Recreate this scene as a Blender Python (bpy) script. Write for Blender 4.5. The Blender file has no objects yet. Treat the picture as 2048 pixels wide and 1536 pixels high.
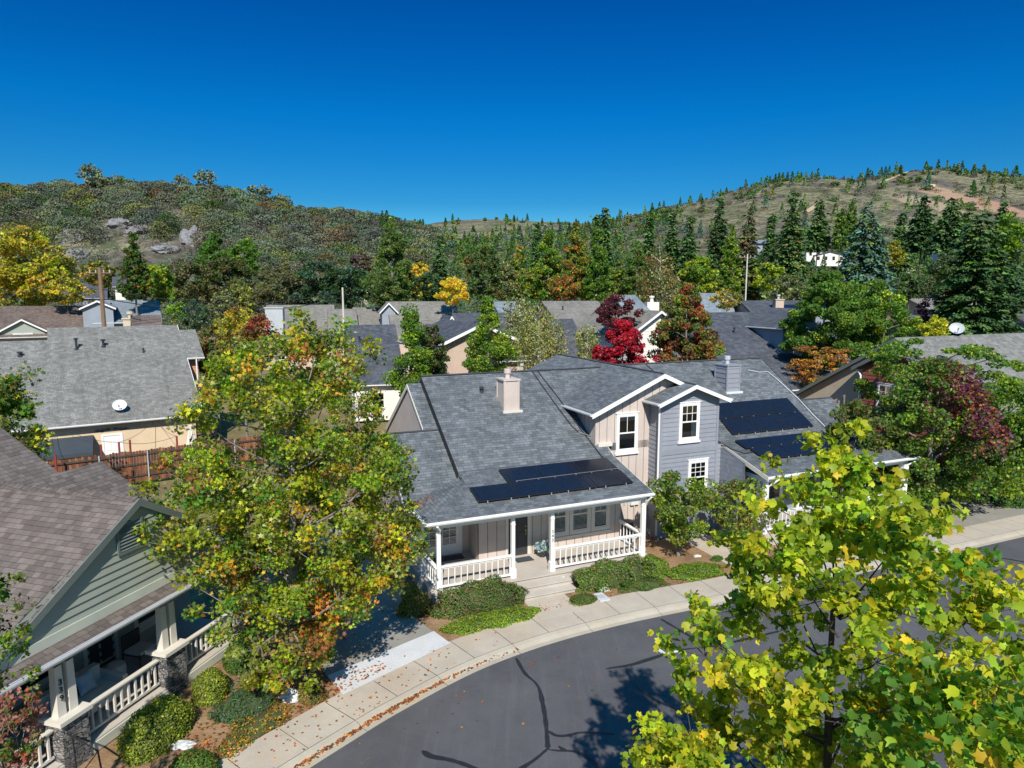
import bpy, math, random
import numpy as np
from math import radians as R, sin, cos, pi, sqrt, tan
random.seed(7); NR = np.random.default_rng(11)
S = bpy.context.scene; C = S.collection
# ---------------------------------------------------------------- camera survey (photo is 2048 x 1536)
F = 1380.0; PIT = R(7.72); H = 10.9
def ray(x, y):
    a = (x-1024)/F; b = (y-768)/F
    return np.array([a, cos(PIT)-b*sin(PIT), -b*cos(PIT)-sin(PIT)])
def G(x, y, z=0.0):
    r = ray(x, y); t = (z-H)/r[2]; return (float(r[0]*t), float(r[1]*t))
def D(x, y, d):
    r = ray(x, y); t = d/r[1]; return (float(r[0]*t), float(H+r[2]*t))
class Frame:
    def __init__(s, o, yaw):
        y = R(yaw); s.o = np.array(o, float); s.U = np.array([cos(y), sin(y)]); s.V = np.array([-sin(y), cos(y)]); s.yaw = y
    def W(s, u, v, z):
        q = s.o+s.U*u+s.V*v; return (float(q[0]), float(q[1]), float(z))
    def uv(s, x, y, z):
        q = np.array(G(x, y, z))-s.o; return (float(q@s.U), float(q@s.V))
    def uz(s, x, y, v):
        r = ray(x, y); t = (v+s.o@s.V)/(r[:2]@s.V); q = r[:2]*t-s.o; return (float(q@s.U), float(r[2]*t+H))
    def vz(s, x, y, u):
        r = ray(x, y); t = (u+s.o@s.U)/(r[:2]@s.U); q = r[:2]*t-s.o; return (float(q@s.V), float(r[2]*t+H))
WF = Frame((0, 0), 0)
# ---------------------------------------------------------------- naming / object helpers
def props(o, label=None, cat=None, group=None, kind=None):
    if label: o['label'] = label
    if cat: o['category'] = cat
    if group: o['group'] = group
    if kind: o['kind'] = kind
    return o
def empty(name, loc, label, cat, group=None):
    o = bpy.data.objects.new(name, None); C.objects.link(o); o.location = loc; o.empty_display_size = .2
    return props(o, label, cat, group)
def rootloc(p):
    l = np.zeros(3)
    while p is not None:
        l += np.array(p.location); p = p.parent
    return l
def link(name, me, mat, parent=None, label=None):
    o = bpy.data.objects.new(name, me); C.objects.link(o)
    if mat is not None: me.materials.append(mat)
    if parent is not None: o.parent = parent
    if label: o['label'] = label
    return o
class MB:
    """collects faces in world space; becomes ONE mesh object"""
    def __init__(s): s.v = []; s.f = []; s.uv = []
    def poly(s, pts):
        pts = [tuple(map(float, p)) for p in pts]
        n = np.zeros(3); P = [np.array(p) for p in pts]
        for i in range(len(P)):
            a, b = P[i], P[(i+1) % len(P)]
            n += np.cross(a, b)
        L = np.linalg.norm(n)
        if L < 1e-9: return
        n /= L
        h = np.cross((0, 0, 1.), n); hl = np.linalg.norm(h)
        h = h/hl if hl > .05 else np.array([1., 0, 0])
        k = np.cross(n, h)
        b = len(s.v); s.v += pts; s.f.append(tuple(range(b, b+len(pts)))); s.uv.append([(float(p@h), float(p@k)) for p in P])
    def box(s, fr, u0, u1, v0, v1, z0, z1):
        W = fr.W; c = [W(u0, v0, z0), W(u1, v0, z0), W(u1, v1, z0), W(u0, v1, z0), W(u0, v0, z1), W(u1, v0, z1), W(u1, v1, z1), W(u0, v1, z1)]
        for q in ((0, 1, 5, 4), (1, 2, 6, 5), (2, 3, 7, 6), (3, 0, 4, 7), (4, 5, 6, 7), (3, 2, 1, 0)): s.poly([c[i] for i in q])
    def slab(s, top, th, d=(0, 0, -1)):
        """extruded polygon; `top` counter-clockwise seen from outside"""
        d = np.array(d, float)*th; lo = [tuple(np.array(p)+d) for p in top]
        s.poly(top); s.poly(lo[::-1])
        n = len(top)
        for i in range(n): j = (i+1) % n; s.poly([top[i], lo[i], lo[j], top[j]])
    def tube(s, pts, rad, seg=6, cap=True):
        P = [np.array(p, float) for p in pts]; rs = rad if hasattr(rad, '__len__') else [rad]*len(P); rings = []
        for i, p in enumerate(P):
            t = P[min(i+1, len(P)-1)]-P[max(i-1, 0)]; t /= (np.linalg.norm(t)+1e-9)
            a = np.cross(t, (0, 0, 1.)) if abs(t[2]) < .9 else np.cross(t, (1., 0, 0)); a /= np.linalg.norm(a); b = np.cross(t, a)
            rings.append([tuple(p+rs[i]*(cos(2*pi*k/seg)*a+sin(2*pi*k/seg)*b)) for k in range(seg)])
        base = len(s.v)
        for r_ in rings: s.v += r_
        for i in range(len(P)-1):
            for k in range(seg):
                a = base+i*seg+k; b = base+i*seg+(k+1) % seg
                s.f.append((a, a+seg, b+seg, b)); s.uv.append([(k*.1, i*.3), (k*.1, i*.3+.3), (k*.1+.1, i*.3+.3), (k*.1+.1, i*.3)])
        if cap:
            s.f.append(tuple(base+k for k in range(seg))); s.uv.append([(0, 0)]*seg)
            s.f.append(tuple(base+(len(P)-1)*seg+k for k in range(seg))[::-1]); s.uv.append([(0, 0)]*seg)
    def lathe(s, c, prof, seg=16):
        base = len(s.v)
        for r_, z in prof: s.v += [(c[0]+r_*cos(2*pi*k/seg), c[1]+r_*sin(2*pi*k/seg), c[2]+z) for k in range(seg)]
        for i in range(len(prof)-1):
            for k in range(seg):
                a = base+i*seg+k; b = base+i*seg+(k+1) % seg
                s.f.append((a, b, b+seg, a+seg)); s.uv.append([(0, 0)]*4)
        s.f.append(tuple(base+k for k in range(seg))[::-1]); s.uv.append([(0, 0)]*seg)
        s.f.append(tuple(base+(len(prof)-1)*seg+k for k in range(seg))); s.uv.append([(0, 0)]*seg)
    def build(s, name, mat, parent=None, label=None, smooth=False, loc=None):
        off = rootloc(parent) if parent is not None else (np.array(loc, float) if loc is not None else np.zeros(3))
        me = bpy.data.meshes.new(name)
        me.from_pydata([tuple(np.array(p)-off) for p in s.v], [], s.f)
        ul = me.uv_layers.new(name='UVMap'); flat = [c for f in s.uv for p in f for c in p]
        if len(flat) == len(me.loops)*2: ul.data.foreach_set('uv', flat)
        if smooth:
            for p in me.polygons: p.use_smooth = True
        me.update()
        o = link(name, me, mat, parent, label)
        if parent is None and loc is not None: o.location = loc
        return o
def clip(poly, a, b, c):
    """keep a*x+b*y<=c of a 2-D convex polygon"""
    out = []
    for i in range(len(poly)):
        p, q = poly[i], poly[(i+1) % len(poly)]; dp = a*p[0]+b*p[1]-c; dq = a*q[0]+b*q[1]-c
        if dp <= 0: out.append(p)
        if dp*dq < 0: t = dp/(dp-dq); out.append((p[0]+t*(q[0]-p[0]), p[1]+t*(q[1]-p[1])))
    return out
def wallmap(fr, axis, k):
    """2-D wall coords -> world.  axis 'v': wall v=k seen from the street; 'u': wall u=k"""
    if axis == 'v': return lambda s, z, o: fr.W(s, k-o, z)
    if axis == '-v': return lambda s, z, o: fr.W(s, k+o, z)
    if axis == 'u': return lambda s, z, o: fr.W(k-o, s, z)
    return lambda s, z, o: fr.W(k+o, s, z)
def clad(mb, m, poly, style, step=.4, gap=.022, lip=.022, back=None):
    """real boards: 'batten' vertical boards with grooves, 'lap' overlapping courses, 'plain'"""
    xs = [p[0] for p in poly]; zs = [p[1] for p in poly]
    (back or mb).poly([m(x, z, -.012) for x, z in poly])
    if style == 'plain': mb.poly([m(x, z, 0) for x, z in poly]); return
    if style == 'batten':
        x = math.floor(min(xs)/step)*step
        while x < max(xs):
            q = clip(clip(poly, -1, 0, -(x+gap/2)), 1, 0, x+step-gap/2)
            if len(q) > 2: mb.poly([m(a, b, 0) for a, b in q])
            x += step
    if style == 'lap':
        z = math.floor(min(zs)/step)*step
        while z < max(zs):
            q = clip(clip(poly, 0, -1, -z), 0, 1, z+step)
            if len(q) > 2:
                mb.poly([m(a, b, lip*(1-(b-z)/step)) for a, b in q])
                e = [a for a, b in q if abs(b-z) < 1e-6]
                if len(e) >= 2: mb.poly([m(min(e), z, lip), m(min(e), z, -.01), m(max(e), z, -.01), m(max(e), z, lip)])
            z += step
# ---------------------------------------------------------------- fast leaf meshes
def npmesh(name, verts, nper, nf, cols, mat, parent=None, label=None, loc=None, smooth=False):
    """verts (N*nper,3), each leaf has polygon faces given by nf (list of index tuples)"""
    N = len(verts)//nper; off = rootloc(parent) if parent is not None else (np.array(loc, float) if loc is not None else np.zeros(3))
    me = bpy.data.meshes.new(name); me.vertices.add(len(verts)); me.vertices.foreach_set('co', (verts-off).astype(np.float32).ravel())
    tpl = np.concatenate([np.array(f) for f in nf]); ls = np.array([len(f) for f in nf]); nl = len(tpl)
    idx = (np.arange(N)[:, None]*nper+tpl[None, :]).ravel()
    st = (np.arange(N)[:, None]*nl+np.concatenate([[0], np.cumsum(ls)[:-1]])[None, :]).ravel()
    me.loops.add(len(idx)); me.loops.foreach_set('vertex_index', idx.astype(np.int32))
    me.polygons.add(N*len(nf)); me.polygons.foreach_set('loop_start', st.astype(np.int32))
    me.update(calc_edges=True)
    ca = me.attributes.new('Col', 'FLOAT_COLOR', 'FACE'); cc = np.ones((N*len(nf), 4), np.float32); cc[:, :3] = np.repeat(cols, len(nf), 0); ca.data.foreach_set('color', cc.ravel())
    if smooth: me.polygons.foreach_set('use_smooth', np.ones(N*len(nf), bool))
    o = link(name, me, mat, parent, label)
    if parent is None and loc is not None: o.location = loc
    return o
def rotmats(n, up=.5, rng=NR, down=0.):
    """random frames whose normal leans upward by `up`"""
    d = rng.normal(size=(n, 3)); d /= np.linalg.norm(d, axis=1)[:, None]
    d[:, 2] += up; d /= np.linalg.norm(d, axis=1)[:, None]
    a = rng.normal(size=(n, 3)); a[:, 2] -= down; a -= (a*d).sum(1)[:, None]*d; a /= np.linalg.norm(a, axis=1)[:, None]
    b = np.cross(d, a); return np.stack([a, b, d], 2)
DIAM = (np.array([(-.5, 0, 0), (0, -.36, .06), (.55, 0, -.05), (0, .36, .06)]), [(0, 1, 2), (0, 2, 3)])
QUAD = (np.array([(-.5, -.3, 0), (.4, -.42, .05), (.55, .3, -.02), (-.35, .42, .07)]), [(0, 1, 2, 3)])
def star(k, r0, r1, drop=.12, start=0):
    v = [(0, 0, 0)]; n = k*2
    for i in range(n):
        a = 2*pi*i/n+start; r = r0 if i % 2 == 0 else r1; v.append((r*cos(a), r*sin(a), -drop*r))
    return np.array(v), [(0, i+1, (i+1) % n+1) for i in range(n)]
MAPLE = star(5, .62, .33)
TULIP = (np.array([(-.5, 0, -.04), (-.36, -.3, .06), (-.05, -.48, .10), (.1, -.26, .07), (.46, -.34, -.02), (.34, 0, -.05), (.46, .34, -.02), (.1, .26, .07), (-.05, .48, .10), (-.36, .3, .06), (-.08, 0, .03)]),
         [(0, 1, 10), (1, 2, 3, 10), (3, 4, 5, 10), (10, 5, 6, 7), (10, 7, 8, 9), (10, 9, 0)])
NEEDLE = (np.array([(-.1, -.13, 0), (.9, -.05, -.16), (.9, .05, -.16), (-.1, .13, 0)]), [(0, 1, 2, 3)])
def leaves(pts, cols, size, tpl=DIAM, up=.5, var=.3, rng=NR, down=0., rot=None):
    n = len(pts); M = rotmats(n, up, rng, down) if rot is None else rot
    s = size*(1+var*(rng.random(n)*2-1)) if np.isscalar(size) else size
    V = np.einsum('nij,kj->nki', M, tpl[0])*s[:, None, None]+pts[:, None, :]
    return V.reshape(-1, 3)
def pal(names, n, rng=NR, w=None, jit=.22):
    P = np.array([PALC[k] for k in names]); i = rng.choice(len(P), n, p=(np.array(w)/sum(w) if w else None))
    c = P[i]*1.5*(1+jit*rng.normal(size=(n, 1)))*(1+.08*rng.normal(size=(n, 3))); return np.clip(c, .004, .9)
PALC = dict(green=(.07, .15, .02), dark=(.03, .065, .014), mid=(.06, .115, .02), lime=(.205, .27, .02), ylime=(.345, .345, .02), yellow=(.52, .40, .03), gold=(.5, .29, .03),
            orange=(.45, .17, .03), rust=(.24, .085, .03), red=(.35, .035, .03), crimson=(.36, .012, .035), maroon=(.085, .018, .022), plum=(.11, .03, .075),
            olive=(.115, .125, .035), brown=(.10, .07, .035), greyg=(.095, .115, .07), grey=(.15, .16, .12), blueg=(.06, .11, .08), pine=(.035, .075, .025), pinel=(.075, .13, .035), birch=(.24, .25, .09), straw=(.30, .24, .12),
            pinky=(.28, .12, .10), hedge=(.15, .19, .02), purple=(.13, .045, .07))
# ---------------------------------------------------------------- materials
def mk(name):
    m = bpy.data.materials.new(name); m.use_nodes = True; nt = m.node_tree
    return m, nt, nt.nodes['Principled BSDF']
def nd(nt, t, **k):
    n = nt.nodes.new(t)
    for a, b in k.items():
        if a.startswith('i_'):
            key = a[2:]; n.inputs[int(key) if key.isdigit() else key].default_value = b
        else: setattr(n, a, b)
    return n
def c4(c): return (c[0], c[1], c[2], 1)
def mixc(nt, fac, a, b, bt='MIX'):
    n = nd(nt, 'ShaderNodeMix', data_type='RGBA', blend_type=bt)
    for s, v in ((n.inputs[0], fac), (n.inputs[6], a), (n.inputs[7], b)):
        if hasattr(v, 'links'): nt.links.new(v, s)
        elif isinstance(v, (int, float)): s.default_value = v
        else: s.default_value = c4(v)
    return n.outputs[2]
def ramp(nt, fac, stops):
    n = nd(nt, 'ShaderNodeValToRGB'); e = n.color_ramp.elements
    e[0].position, e[0].color = stops[0][0], c4(stops[0][1]); e[1].position, e[1].color = stops[-1][0], c4(stops[-1][1])
    for p, c in stops[1:-1]: x = e.new(p); x.color = c4(c)
    nt.links.new(fac, n.inputs[0]); return n.outputs[0]
def geo(nt): return nd(nt, 'ShaderNodeNewGeometry').outputs['Position']
def noise(nt, vec, scale, det=3, rough=.55): 
    n = nd(nt, 'ShaderNodeTexNoise', i_Scale=scale, i_Detail=det, i_Roughness=rough)
    if vec is not None: nt.links.new(vec, n.inputs['Vector'])
    return n.outputs[0]
def bump(nt, b, h, st, dist=.02):
    n = nd(nt, 'ShaderNodeBump', i_Strength=st, i_Distance=dist); nt.links.new(h, n.inputs['Height']); nt.links.new(n.outputs[0], b.inputs['Normal'])
def paint(name, col, rough=.6, var=.10, scale=1.2, dirt=None):
    m, nt, b = mk(name); g = geo(nt); n = noise(nt, g, scale, 5)
    c = ramp(nt, n, [(.25, [x*(1-var) for x in col]), (.75, [min(1, x*(1+var)) for x in col])])
    if dirt: c = mixc(nt, ramp(nt, noise(nt, g, .5, 6, .7), [(.55, (0, 0, 0)), (.8, (.5, .5, .5))]), c, dirt)
    nt.links.new(c, b.inputs['Base Color']); b.inputs['Roughness'].default_value = rough
    bump(nt, b, noise(nt, g, 40, 3), .15, .004); return m
def shingle(name, lo, hi, w=.33, h=.15, contrast=1.0):
    m, nt, b = mk(name); uv = nd(nt, 'ShaderNodeUVMap').outputs[0]
    br = nd(nt, 'ShaderNodeTexBrick', i_Scale=1.0, offset=.43, offset_frequency=2, squash=.7, squash_frequency=3)
    br.inputs['Brick Width'].default_value = w; br.inputs['Row Height'].default_value = h; br.inputs['Mortar Size'].default_value = .004; br.inputs['Mortar Smooth'].default_value = .3; br.inputs['Bias'].default_value = -.1
    br.inputs['Color1'].default_value = c4(lo); br.inputs['Color2'].default_value = c4(hi); br.inputs['Mortar'].default_value = c4([x*.6 for x in lo])  # dark mortar: tab joints, with the butt shadow put into the colour
    nt.links.new(uv, br.inputs['Vector'])
    # course lines: butt step at the bottom of each course, for the bump
    sep = nd(nt, 'ShaderNodeSeparateXYZ'); nt.links.new(uv, sep.inputs[0])
    d = nd(nt, 'ShaderNodeMath', operation='DIVIDE'); d.inputs[1].default_value = h; nt.links.new(sep.outputs[1], d.inputs[0])
    f = nd(nt, 'ShaderNodeMath', operation='FRACT'); nt.links.new(d.outputs[0], f.inputs[0])
    g = geo(nt)
    tone = ramp(nt, noise(nt, g, .35, 4, .6), [(.3, (.84, .84, .84)), (.7, (1.14, 1.14, 1.14))])
    tone2 = ramp(nt, noise(nt, uv, 2.2, 2), [(.35, (.86, .86, .86)), (.65, (1.12, 1.12, 1.12))])
    c = mixc(nt, 1.0, br.outputs[0], tone, 'MULTIPLY'); c = mixc(nt, 1.0, c, tone2, 'MULTIPLY')
    mp = nd(nt, 'ShaderNodeMapping'); mp.inputs['Scale'].default_value = (2.2, .16, 1); nt.links.new(uv, mp.inputs[0])
    c = mixc(nt, 1.0, c, ramp(nt, noise(nt, mp.outputs[0], 1.0, 4, .7), [(.32, (.80, .81, .80)), (.5, (1, 1, 1)), (.75, (1.12, 1.11, 1.10))]), 'MULTIPLY')
    c = mixc(nt, ramp(nt, noise(nt, g, 90, 2), [(.4, (0, 0, 0)), (.7, (.25, .25, .25))]), c, [min(1, x*1.7) for x in hi])
    nt.links.new(c, b.inputs['Base Color']); b.inputs['Roughness'].default_value = .92; b.inputs['Specular IOR Level'].default_value = .25
    inv = nd(nt, 'ShaderNodeMath', operation='SUBTRACT'); inv.inputs[0].default_value = 1; nt.links.new(f.outputs[0], inv.inputs[1])
    add = nd(nt, 'ShaderNodeMath', operation='MULTIPLY_ADD'); nt.links.new(br.outputs[1], add.inputs[0]); add.inputs[1].default_value = -.5; nt.links.new(inv.outputs[0], add.inputs[2])
    bump(nt, b, add.outputs[0], 1, .022); return m
def brickwall(name, lo, hi, mortar, w, h, bumpd=.01, rough=.8, off=.5):
    m, nt, b = mk(name); uv = nd(nt, 'ShaderNodeUVMap').outputs[0]
    br = nd(nt, 'ShaderNodeTexBrick', i_Scale=1.0, offset=off); br.inputs['Brick Width'].default_value = w; br.inputs['Row Height'].default_value = h; br.inputs['Mortar Size'].default_value = .006
    br.inputs['Color1'].default_value = c4(lo); br.inputs['Color2'].default_value = c4(hi); br.inputs['Mortar'].default_value = c4(mortar); nt.links.new(uv, br.inputs['Vector'])
    nt.links.new(br.outputs[0], b.inputs['Base Color']); b.inputs['Roughness'].default_value = rough
    inv = nd(nt, 'ShaderNodeMath', operation='SUBTRACT'); inv.inputs[0].default_value = 1; nt.links.new(br.outputs[1], inv.inputs[1]); bump(nt, b, inv.outputs[0], .7, bumpd); return m
def foliage(name, trans=.35, rough=.5, spec=.35):
    m, nt, b = mk(name); a = nd(nt, 'ShaderNodeAttribute', attribute_name='Col')
    nt.links.new(a.outputs[0], b.inputs['Base Color']); b.inputs['Roughness'].default_value = rough; b.inputs['Specular IOR Level'].default_value = spec
    t = nd(nt, 'ShaderNodeBsdfTranslucent'); mul = mixc(nt, 1.0, a.outputs[0], (1.25, 1.3, .6), 'MULTIPLY'); nt.links.new(mul, t.inputs[0])
    mx = nd(nt, 'ShaderNodeMixShader'); mx.inputs[0].default_value = trans; nt.links.new(b.outputs[0], mx.inputs[1]); nt.links.new(t.outputs[0], mx.inputs[2])
    nt.links.new(mx.outputs[0], nt.nodes['Material Output'].inputs[0]); return m
def concrete(name, col, stain=(.34, .25, .16), sc=1.0, st=.35):
    m, nt, b = mk(name); g = geo(nt)
    c = ramp(nt, noise(nt, g, .8*sc, 6, .65), [(.3, [x*.86 for x in col]), (.7, [x*1.1 for x in col])])
    c = mixc(nt, ramp(nt, noise(nt, g, .45*sc, 5, .7), [(.48, (0, 0, 0)), (.72, (st, st, st))]), c, stain)
    c = mixc(nt, ramp(nt, noise(nt, g, 22, 4), [(.35, (0, 0, 0)), (.65, (.14, .14, .14))]), c, [x*.45 for x in col])
    nt.links.new(c, b.inputs['Base Color']); b.inputs['Roughness'].default_value = .9; b.inputs['Specular IOR Level'].default_value = .3
    bump(nt, b, noise(nt, g, 60, 3), .25, .004); return m
M = {}
M['slate'] = shingle('slate_shingle', (.080, .089, .096), (.160, .174, .182), .30, .14)
M['slate2'] = shingle('dark_slate_shingle', (.052, .057, .068), (.094, .101, .116), .5, .22)
M['greyr'] = shingle('weathered_shingle', (.15, .148, .132), (.245, .24, .215), .26, .15)
M['taupe'] = shingle('taupe_shingle', (.17, .158, .135), (.225, .21, .185), .5, .22)
M['brownr'] = shingle('brown_shingle', (.094, .077, .068), (.168, .140, .124), .27, .155)
M['brownr2'] = shingle('far_brown_shingle', (.10, .075, .064), (.17, .13, .11), .45, .2)
M['blueroof'] = shingle('blue_grey_shingle', (.16, .19, .21), (.24, .27, .29), .5, .22)
M['tan'] = paint('tan_paint', (.52, .44, .385), dirt=(.46, .385, .33)); M['groove'] = paint('groove', (.11, .09, .078), .9)
M['blue'] = paint('blue_grey_paint', (.245, .257, .288)); M['bgroove'] = paint('blue_groove', (.05, .06, .08), .9)
M['blueshake'] = brickwall('blue_shake', (.20, .22, .26), (.245, .27, .32), (.10, .11, .13), .16, .2)
M['white'] = paint('white_trim', (.78, .77, .74), .45, .05); M['cream'] = paint('cream_trim', (.62, .58, .50), .5, .05)
M['green'] = paint('sage_paint', (.315, .34, .285), .6, .06); M['greend'] = paint('sage_trim', (.135, .16, .15), .6)
M['paleg'] = paint('pale_sage_trim', (.52, .54, .45), .6)
M['stucco'] = paint('cream_stucco', (.64, .49, .32), .9, .07); M['beige'] = paint('beige_stucco', (.50, .42, .30), .9)
M['salmon'] = paint('salmon_siding', (.50, .25, .15), .8); M['redside'] = paint('red_siding', (.24, .075, .05), .7)
M['whitewall'] = paint('white_wall', (.72, .68, .60), .8); M['bluewall'] = paint('blue_wall', (.22, .30, .42), .8); M['pink'] = paint('pinkish_wall', (.50, .38, .30), .85)
M['dark'] = paint('dark_interior', (.02, .02, .02), .9); M['black'] = paint('black_rubber', (.012, .012, .013), .5); M['door'] = paint('charcoal_door', (.035, .037, .042), .4)  # near-black interior colour stands in for unlit rooms and recesses
M['metal'] = paint('galvanised', (.42, .44, .45), .4); M['brass'] = paint('brass', (.5, .33, .1), .3); M['awn'] = paint('awning_cloth', (.045, .055, .065), .8)
M['greyp'] = paint('grey_metal_box', (.62, .63, .64), .4)
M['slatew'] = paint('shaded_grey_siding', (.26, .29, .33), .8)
M['conc'] = concrete('concrete_walk', (.46, .40, .32), (.45, .30, .17), st=.45); M['curb'] = concrete('curb_concrete', (.42, .37, .29), (.42, .30, .15), 1.3, .5)
M['drive'] = concrete('driveway_concrete', (.27, .255, .22), (.22, .18, .13)); M['newc'] = concrete('new_concrete', (.55, .55, .54), (.5, .49, .46), 1, .2)
M['porchc'] = concrete('porch_concrete', (.47, .42, .36), (.42, .34, .24))
M['bark'] = paint('bark', (.19, .165, .14), .95, .35, 6); M['barkd'] = paint('dark_bark', (.06, .048, .038), .95, .35, 6); M['birchb'] = paint('birch_bark', (.62, .58, .50), .8, .2, 6)
M['leaf'] = foliage('leaf', .44); M['leafnear'] = foliage('leaf_broad', .5, .45, .25); M['needle'] = foliage('needle', .12, .6, .2); M['wood_far'] = foliage('far_leaf', .1, .8, .1)
M['redpost'] = paint('red_post', (.25, .035, .03), .6); M['ivory'] = paint('ivory_cloth', (.62, .58, .5), .9); M['bluecl'] = paint('blue_cloth', (.42, .48, .52), .9)
M['pole'] = paint('pole_wood', (.20, .12, .075), .9, .25, 3); M['polelite'] = paint('pale_pole', (.55, .52, .46), .8)
def m_fence():
    m, nt, b = mk('fence_boards'); uv = nd(nt, 'ShaderNodeUVMap').outputs[0]; s = nd(nt, 'ShaderNodeMapping'); s.inputs['Scale'].default_value = (6.6, .9, 1); nt.links.new(uv, s.inputs[0])
    w = nd(nt, 'ShaderNodeTexWhiteNoise', noise_dimensions='1D'); sp = nd(nt, 'ShaderNodeSeparateXYZ'); nt.links.new(s.outputs[0], sp.inputs[0])
    fl = nd(nt, 'ShaderNodeMath', operation='FLOOR'); nt.links.new(sp.outputs[0], fl.inputs[0]); nt.links.new(fl.outputs[0], w.inputs[1])
    c = ramp(nt, w.outputs[0], [(0, (.06, .03, .02)), (.35, (.16, .055, .025)), (.7, (.30, .10, .035)), (1, (.36, .17, .07))])
    c = mixc(nt, ramp(nt, noise(nt, s.outputs[0], 1.6, 5, .7), [(.42, (0, 0, 0)), (.62, (.85, .85, .85))]), c, (.05, .035, .03))
    nt.links.new(c, b.inputs['Base Color']); b.inputs['Roughness'].default_value = .9; return m
M['fence'] = m_fence()
def m_stone():
    m, nt, b = mk('ledge_stone'); uv = nd(nt, 'ShaderNodeUVMap').outputs[0]
    s = nd(nt, 'ShaderNodeMapping'); s.inputs['Scale'].default_value = (1, 2.6, 1); nt.links.new(uv, s.inputs[0])
    v = nd(nt, 'ShaderNodeTexVoronoi', i_Scale=6.0); nt.links.new(s.outputs[0], v.inputs[0])
    v2 = nd(nt, 'ShaderNodeTexVoronoi', i_Scale=6.0, feature='DISTANCE_TO_EDGE'); nt.links.new(s.outputs[0], v2.inputs[0])
    bw = nd(nt, 'ShaderNodeRGBToBW'); nt.links.new(v.outputs[1], bw.inputs[0])
    c = ramp(nt, bw.outputs[0], [(.2, (.12, .115, .11)), (.8, (.30, .285, .265))]); e = ramp(nt, v2.outputs[0], [(0, (.25, .25, .25)), (.06, (1, 1, 1))]); c = mixc(nt, 1, c, e, 'MULTIPLY')
    nt.links.new(c, b.inputs['Base Color']); b.inputs['Roughness'].default_value = .9
    bump(nt, b, ramp(nt, v2.outputs[0], [(0, (0, 0, 0)), (.12, (1, 1, 1))]), 1, .05); return m
M['stone'] = m_stone()
def m_soil(name, a, b_, c_, sc=1.):
    m, nt, b = mk(name); g = geo(nt)
    c = ramp(nt, noise(nt, g, .9*sc, 8, .7), [(.28, a), (.5, b_), (.74, c_)])
    c = mixc(nt, ramp(nt, noise(nt, g, 14*sc, 5, .8), [(.5, (0, 0, 0)), (.66, (.5, .5, .5))]), c, (.10, .07, .045))
    nt.links.new(c, b.inputs['Base Color']); b.inputs['Roughness'].default_value = 1; b.inputs['Specular IOR Level'].default_value = .1; bump(nt, b, noise(nt, g, 9, 7, .7), .8, .06); return m
M['soil'] = m_soil('bare_soil', (.16, .095, .055), (.30, .185, .10), (.40, .27, .16)); M['ground'] = m_soil('dry_ground', (.09, .10, .035), (.20, .16, .075), (.33, .24, .13), .2)
def m_asphalt():
    m, nt, b = mk('asphalt'); g = geo(nt)
    c = ramp(nt, noise(nt, g, .22, 6, .7), [(.3, (.056, .055, .058)), (.7, (.104, .101, .103))])
    c = mixc(nt, ramp(nt, noise(nt, g, 2.3, 6, .75), [(.56, (0, 0, 0)), (.74, (.4, .4, .4))]), c, (.045, .044, .045))
    c = mixc(nt, ramp(nt, noise(nt, g, 120, 2), [(.45, (0, 0, 0)), (.7, (.35, .35, .35))]), c, (.17, .165, .165))
    s = nd(nt, 'ShaderNodeMapping'); s.inputs['Rotation'].default_value = (0, 0, R(-55)); s.inputs['Scale'].default_value = (2.5, .15, 1); nt.links.new(g, s.inputs[0])
    c = mixc(nt, ramp(nt, noise(nt, s.outputs[0], 1.0, 5, .7), [(.52, (0, 0, 0)), (.7, (.22, .22, .22))]), c, (.16, .155, .165))
    nt.links.new(c, b.inputs['Base Color']); b.inputs['Roughness'].default_value = .85; b.inputs['Specular IOR Level'].default_value = .35; bump(nt, b, noise(nt, g, 150, 2), .5, .004); return m
M['asphalt'] = m_asphalt(); M['seal'] = paint('crack_sealant', (.018, .018, .02), .55, .2, 8); M['line'] = paint('road_paint', (.62, .62, .60), .7, .2, 9)
def m_glass():
    m, nt, b = mk('window_glass'); tr = nd(nt, 'ShaderNodeBsdfTransparent'); tr.inputs[0].default_value = (.85, .87, .88, 1); gl = nd(nt, 'ShaderNodeBsdfGlossy'); gl.inputs['Roughness'].default_value = .03
    fr = nd(nt, 'ShaderNodeFresnel'); fr.inputs[0].default_value = 1.5; mth = nd(nt, 'ShaderNodeMath', operation='MULTIPLY_ADD'); nt.links.new(fr.outputs[0], mth.inputs[0]); mth.inputs[1].default_value = 1.4; mth.inputs[2].default_value = .02
    mx = nd(nt, 'ShaderNodeMixShader'); nt.links.new(mth.outputs[0], mx.inputs[0]); nt.links.new(tr.outputs[0], mx.inputs[1]); nt.links.new(gl.outputs[0], mx.inputs[2]); nt.links.new(mx.outputs[0], nt.nodes['Material Output'].inputs[0]); return m
M['glass'] = m_glass()
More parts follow.
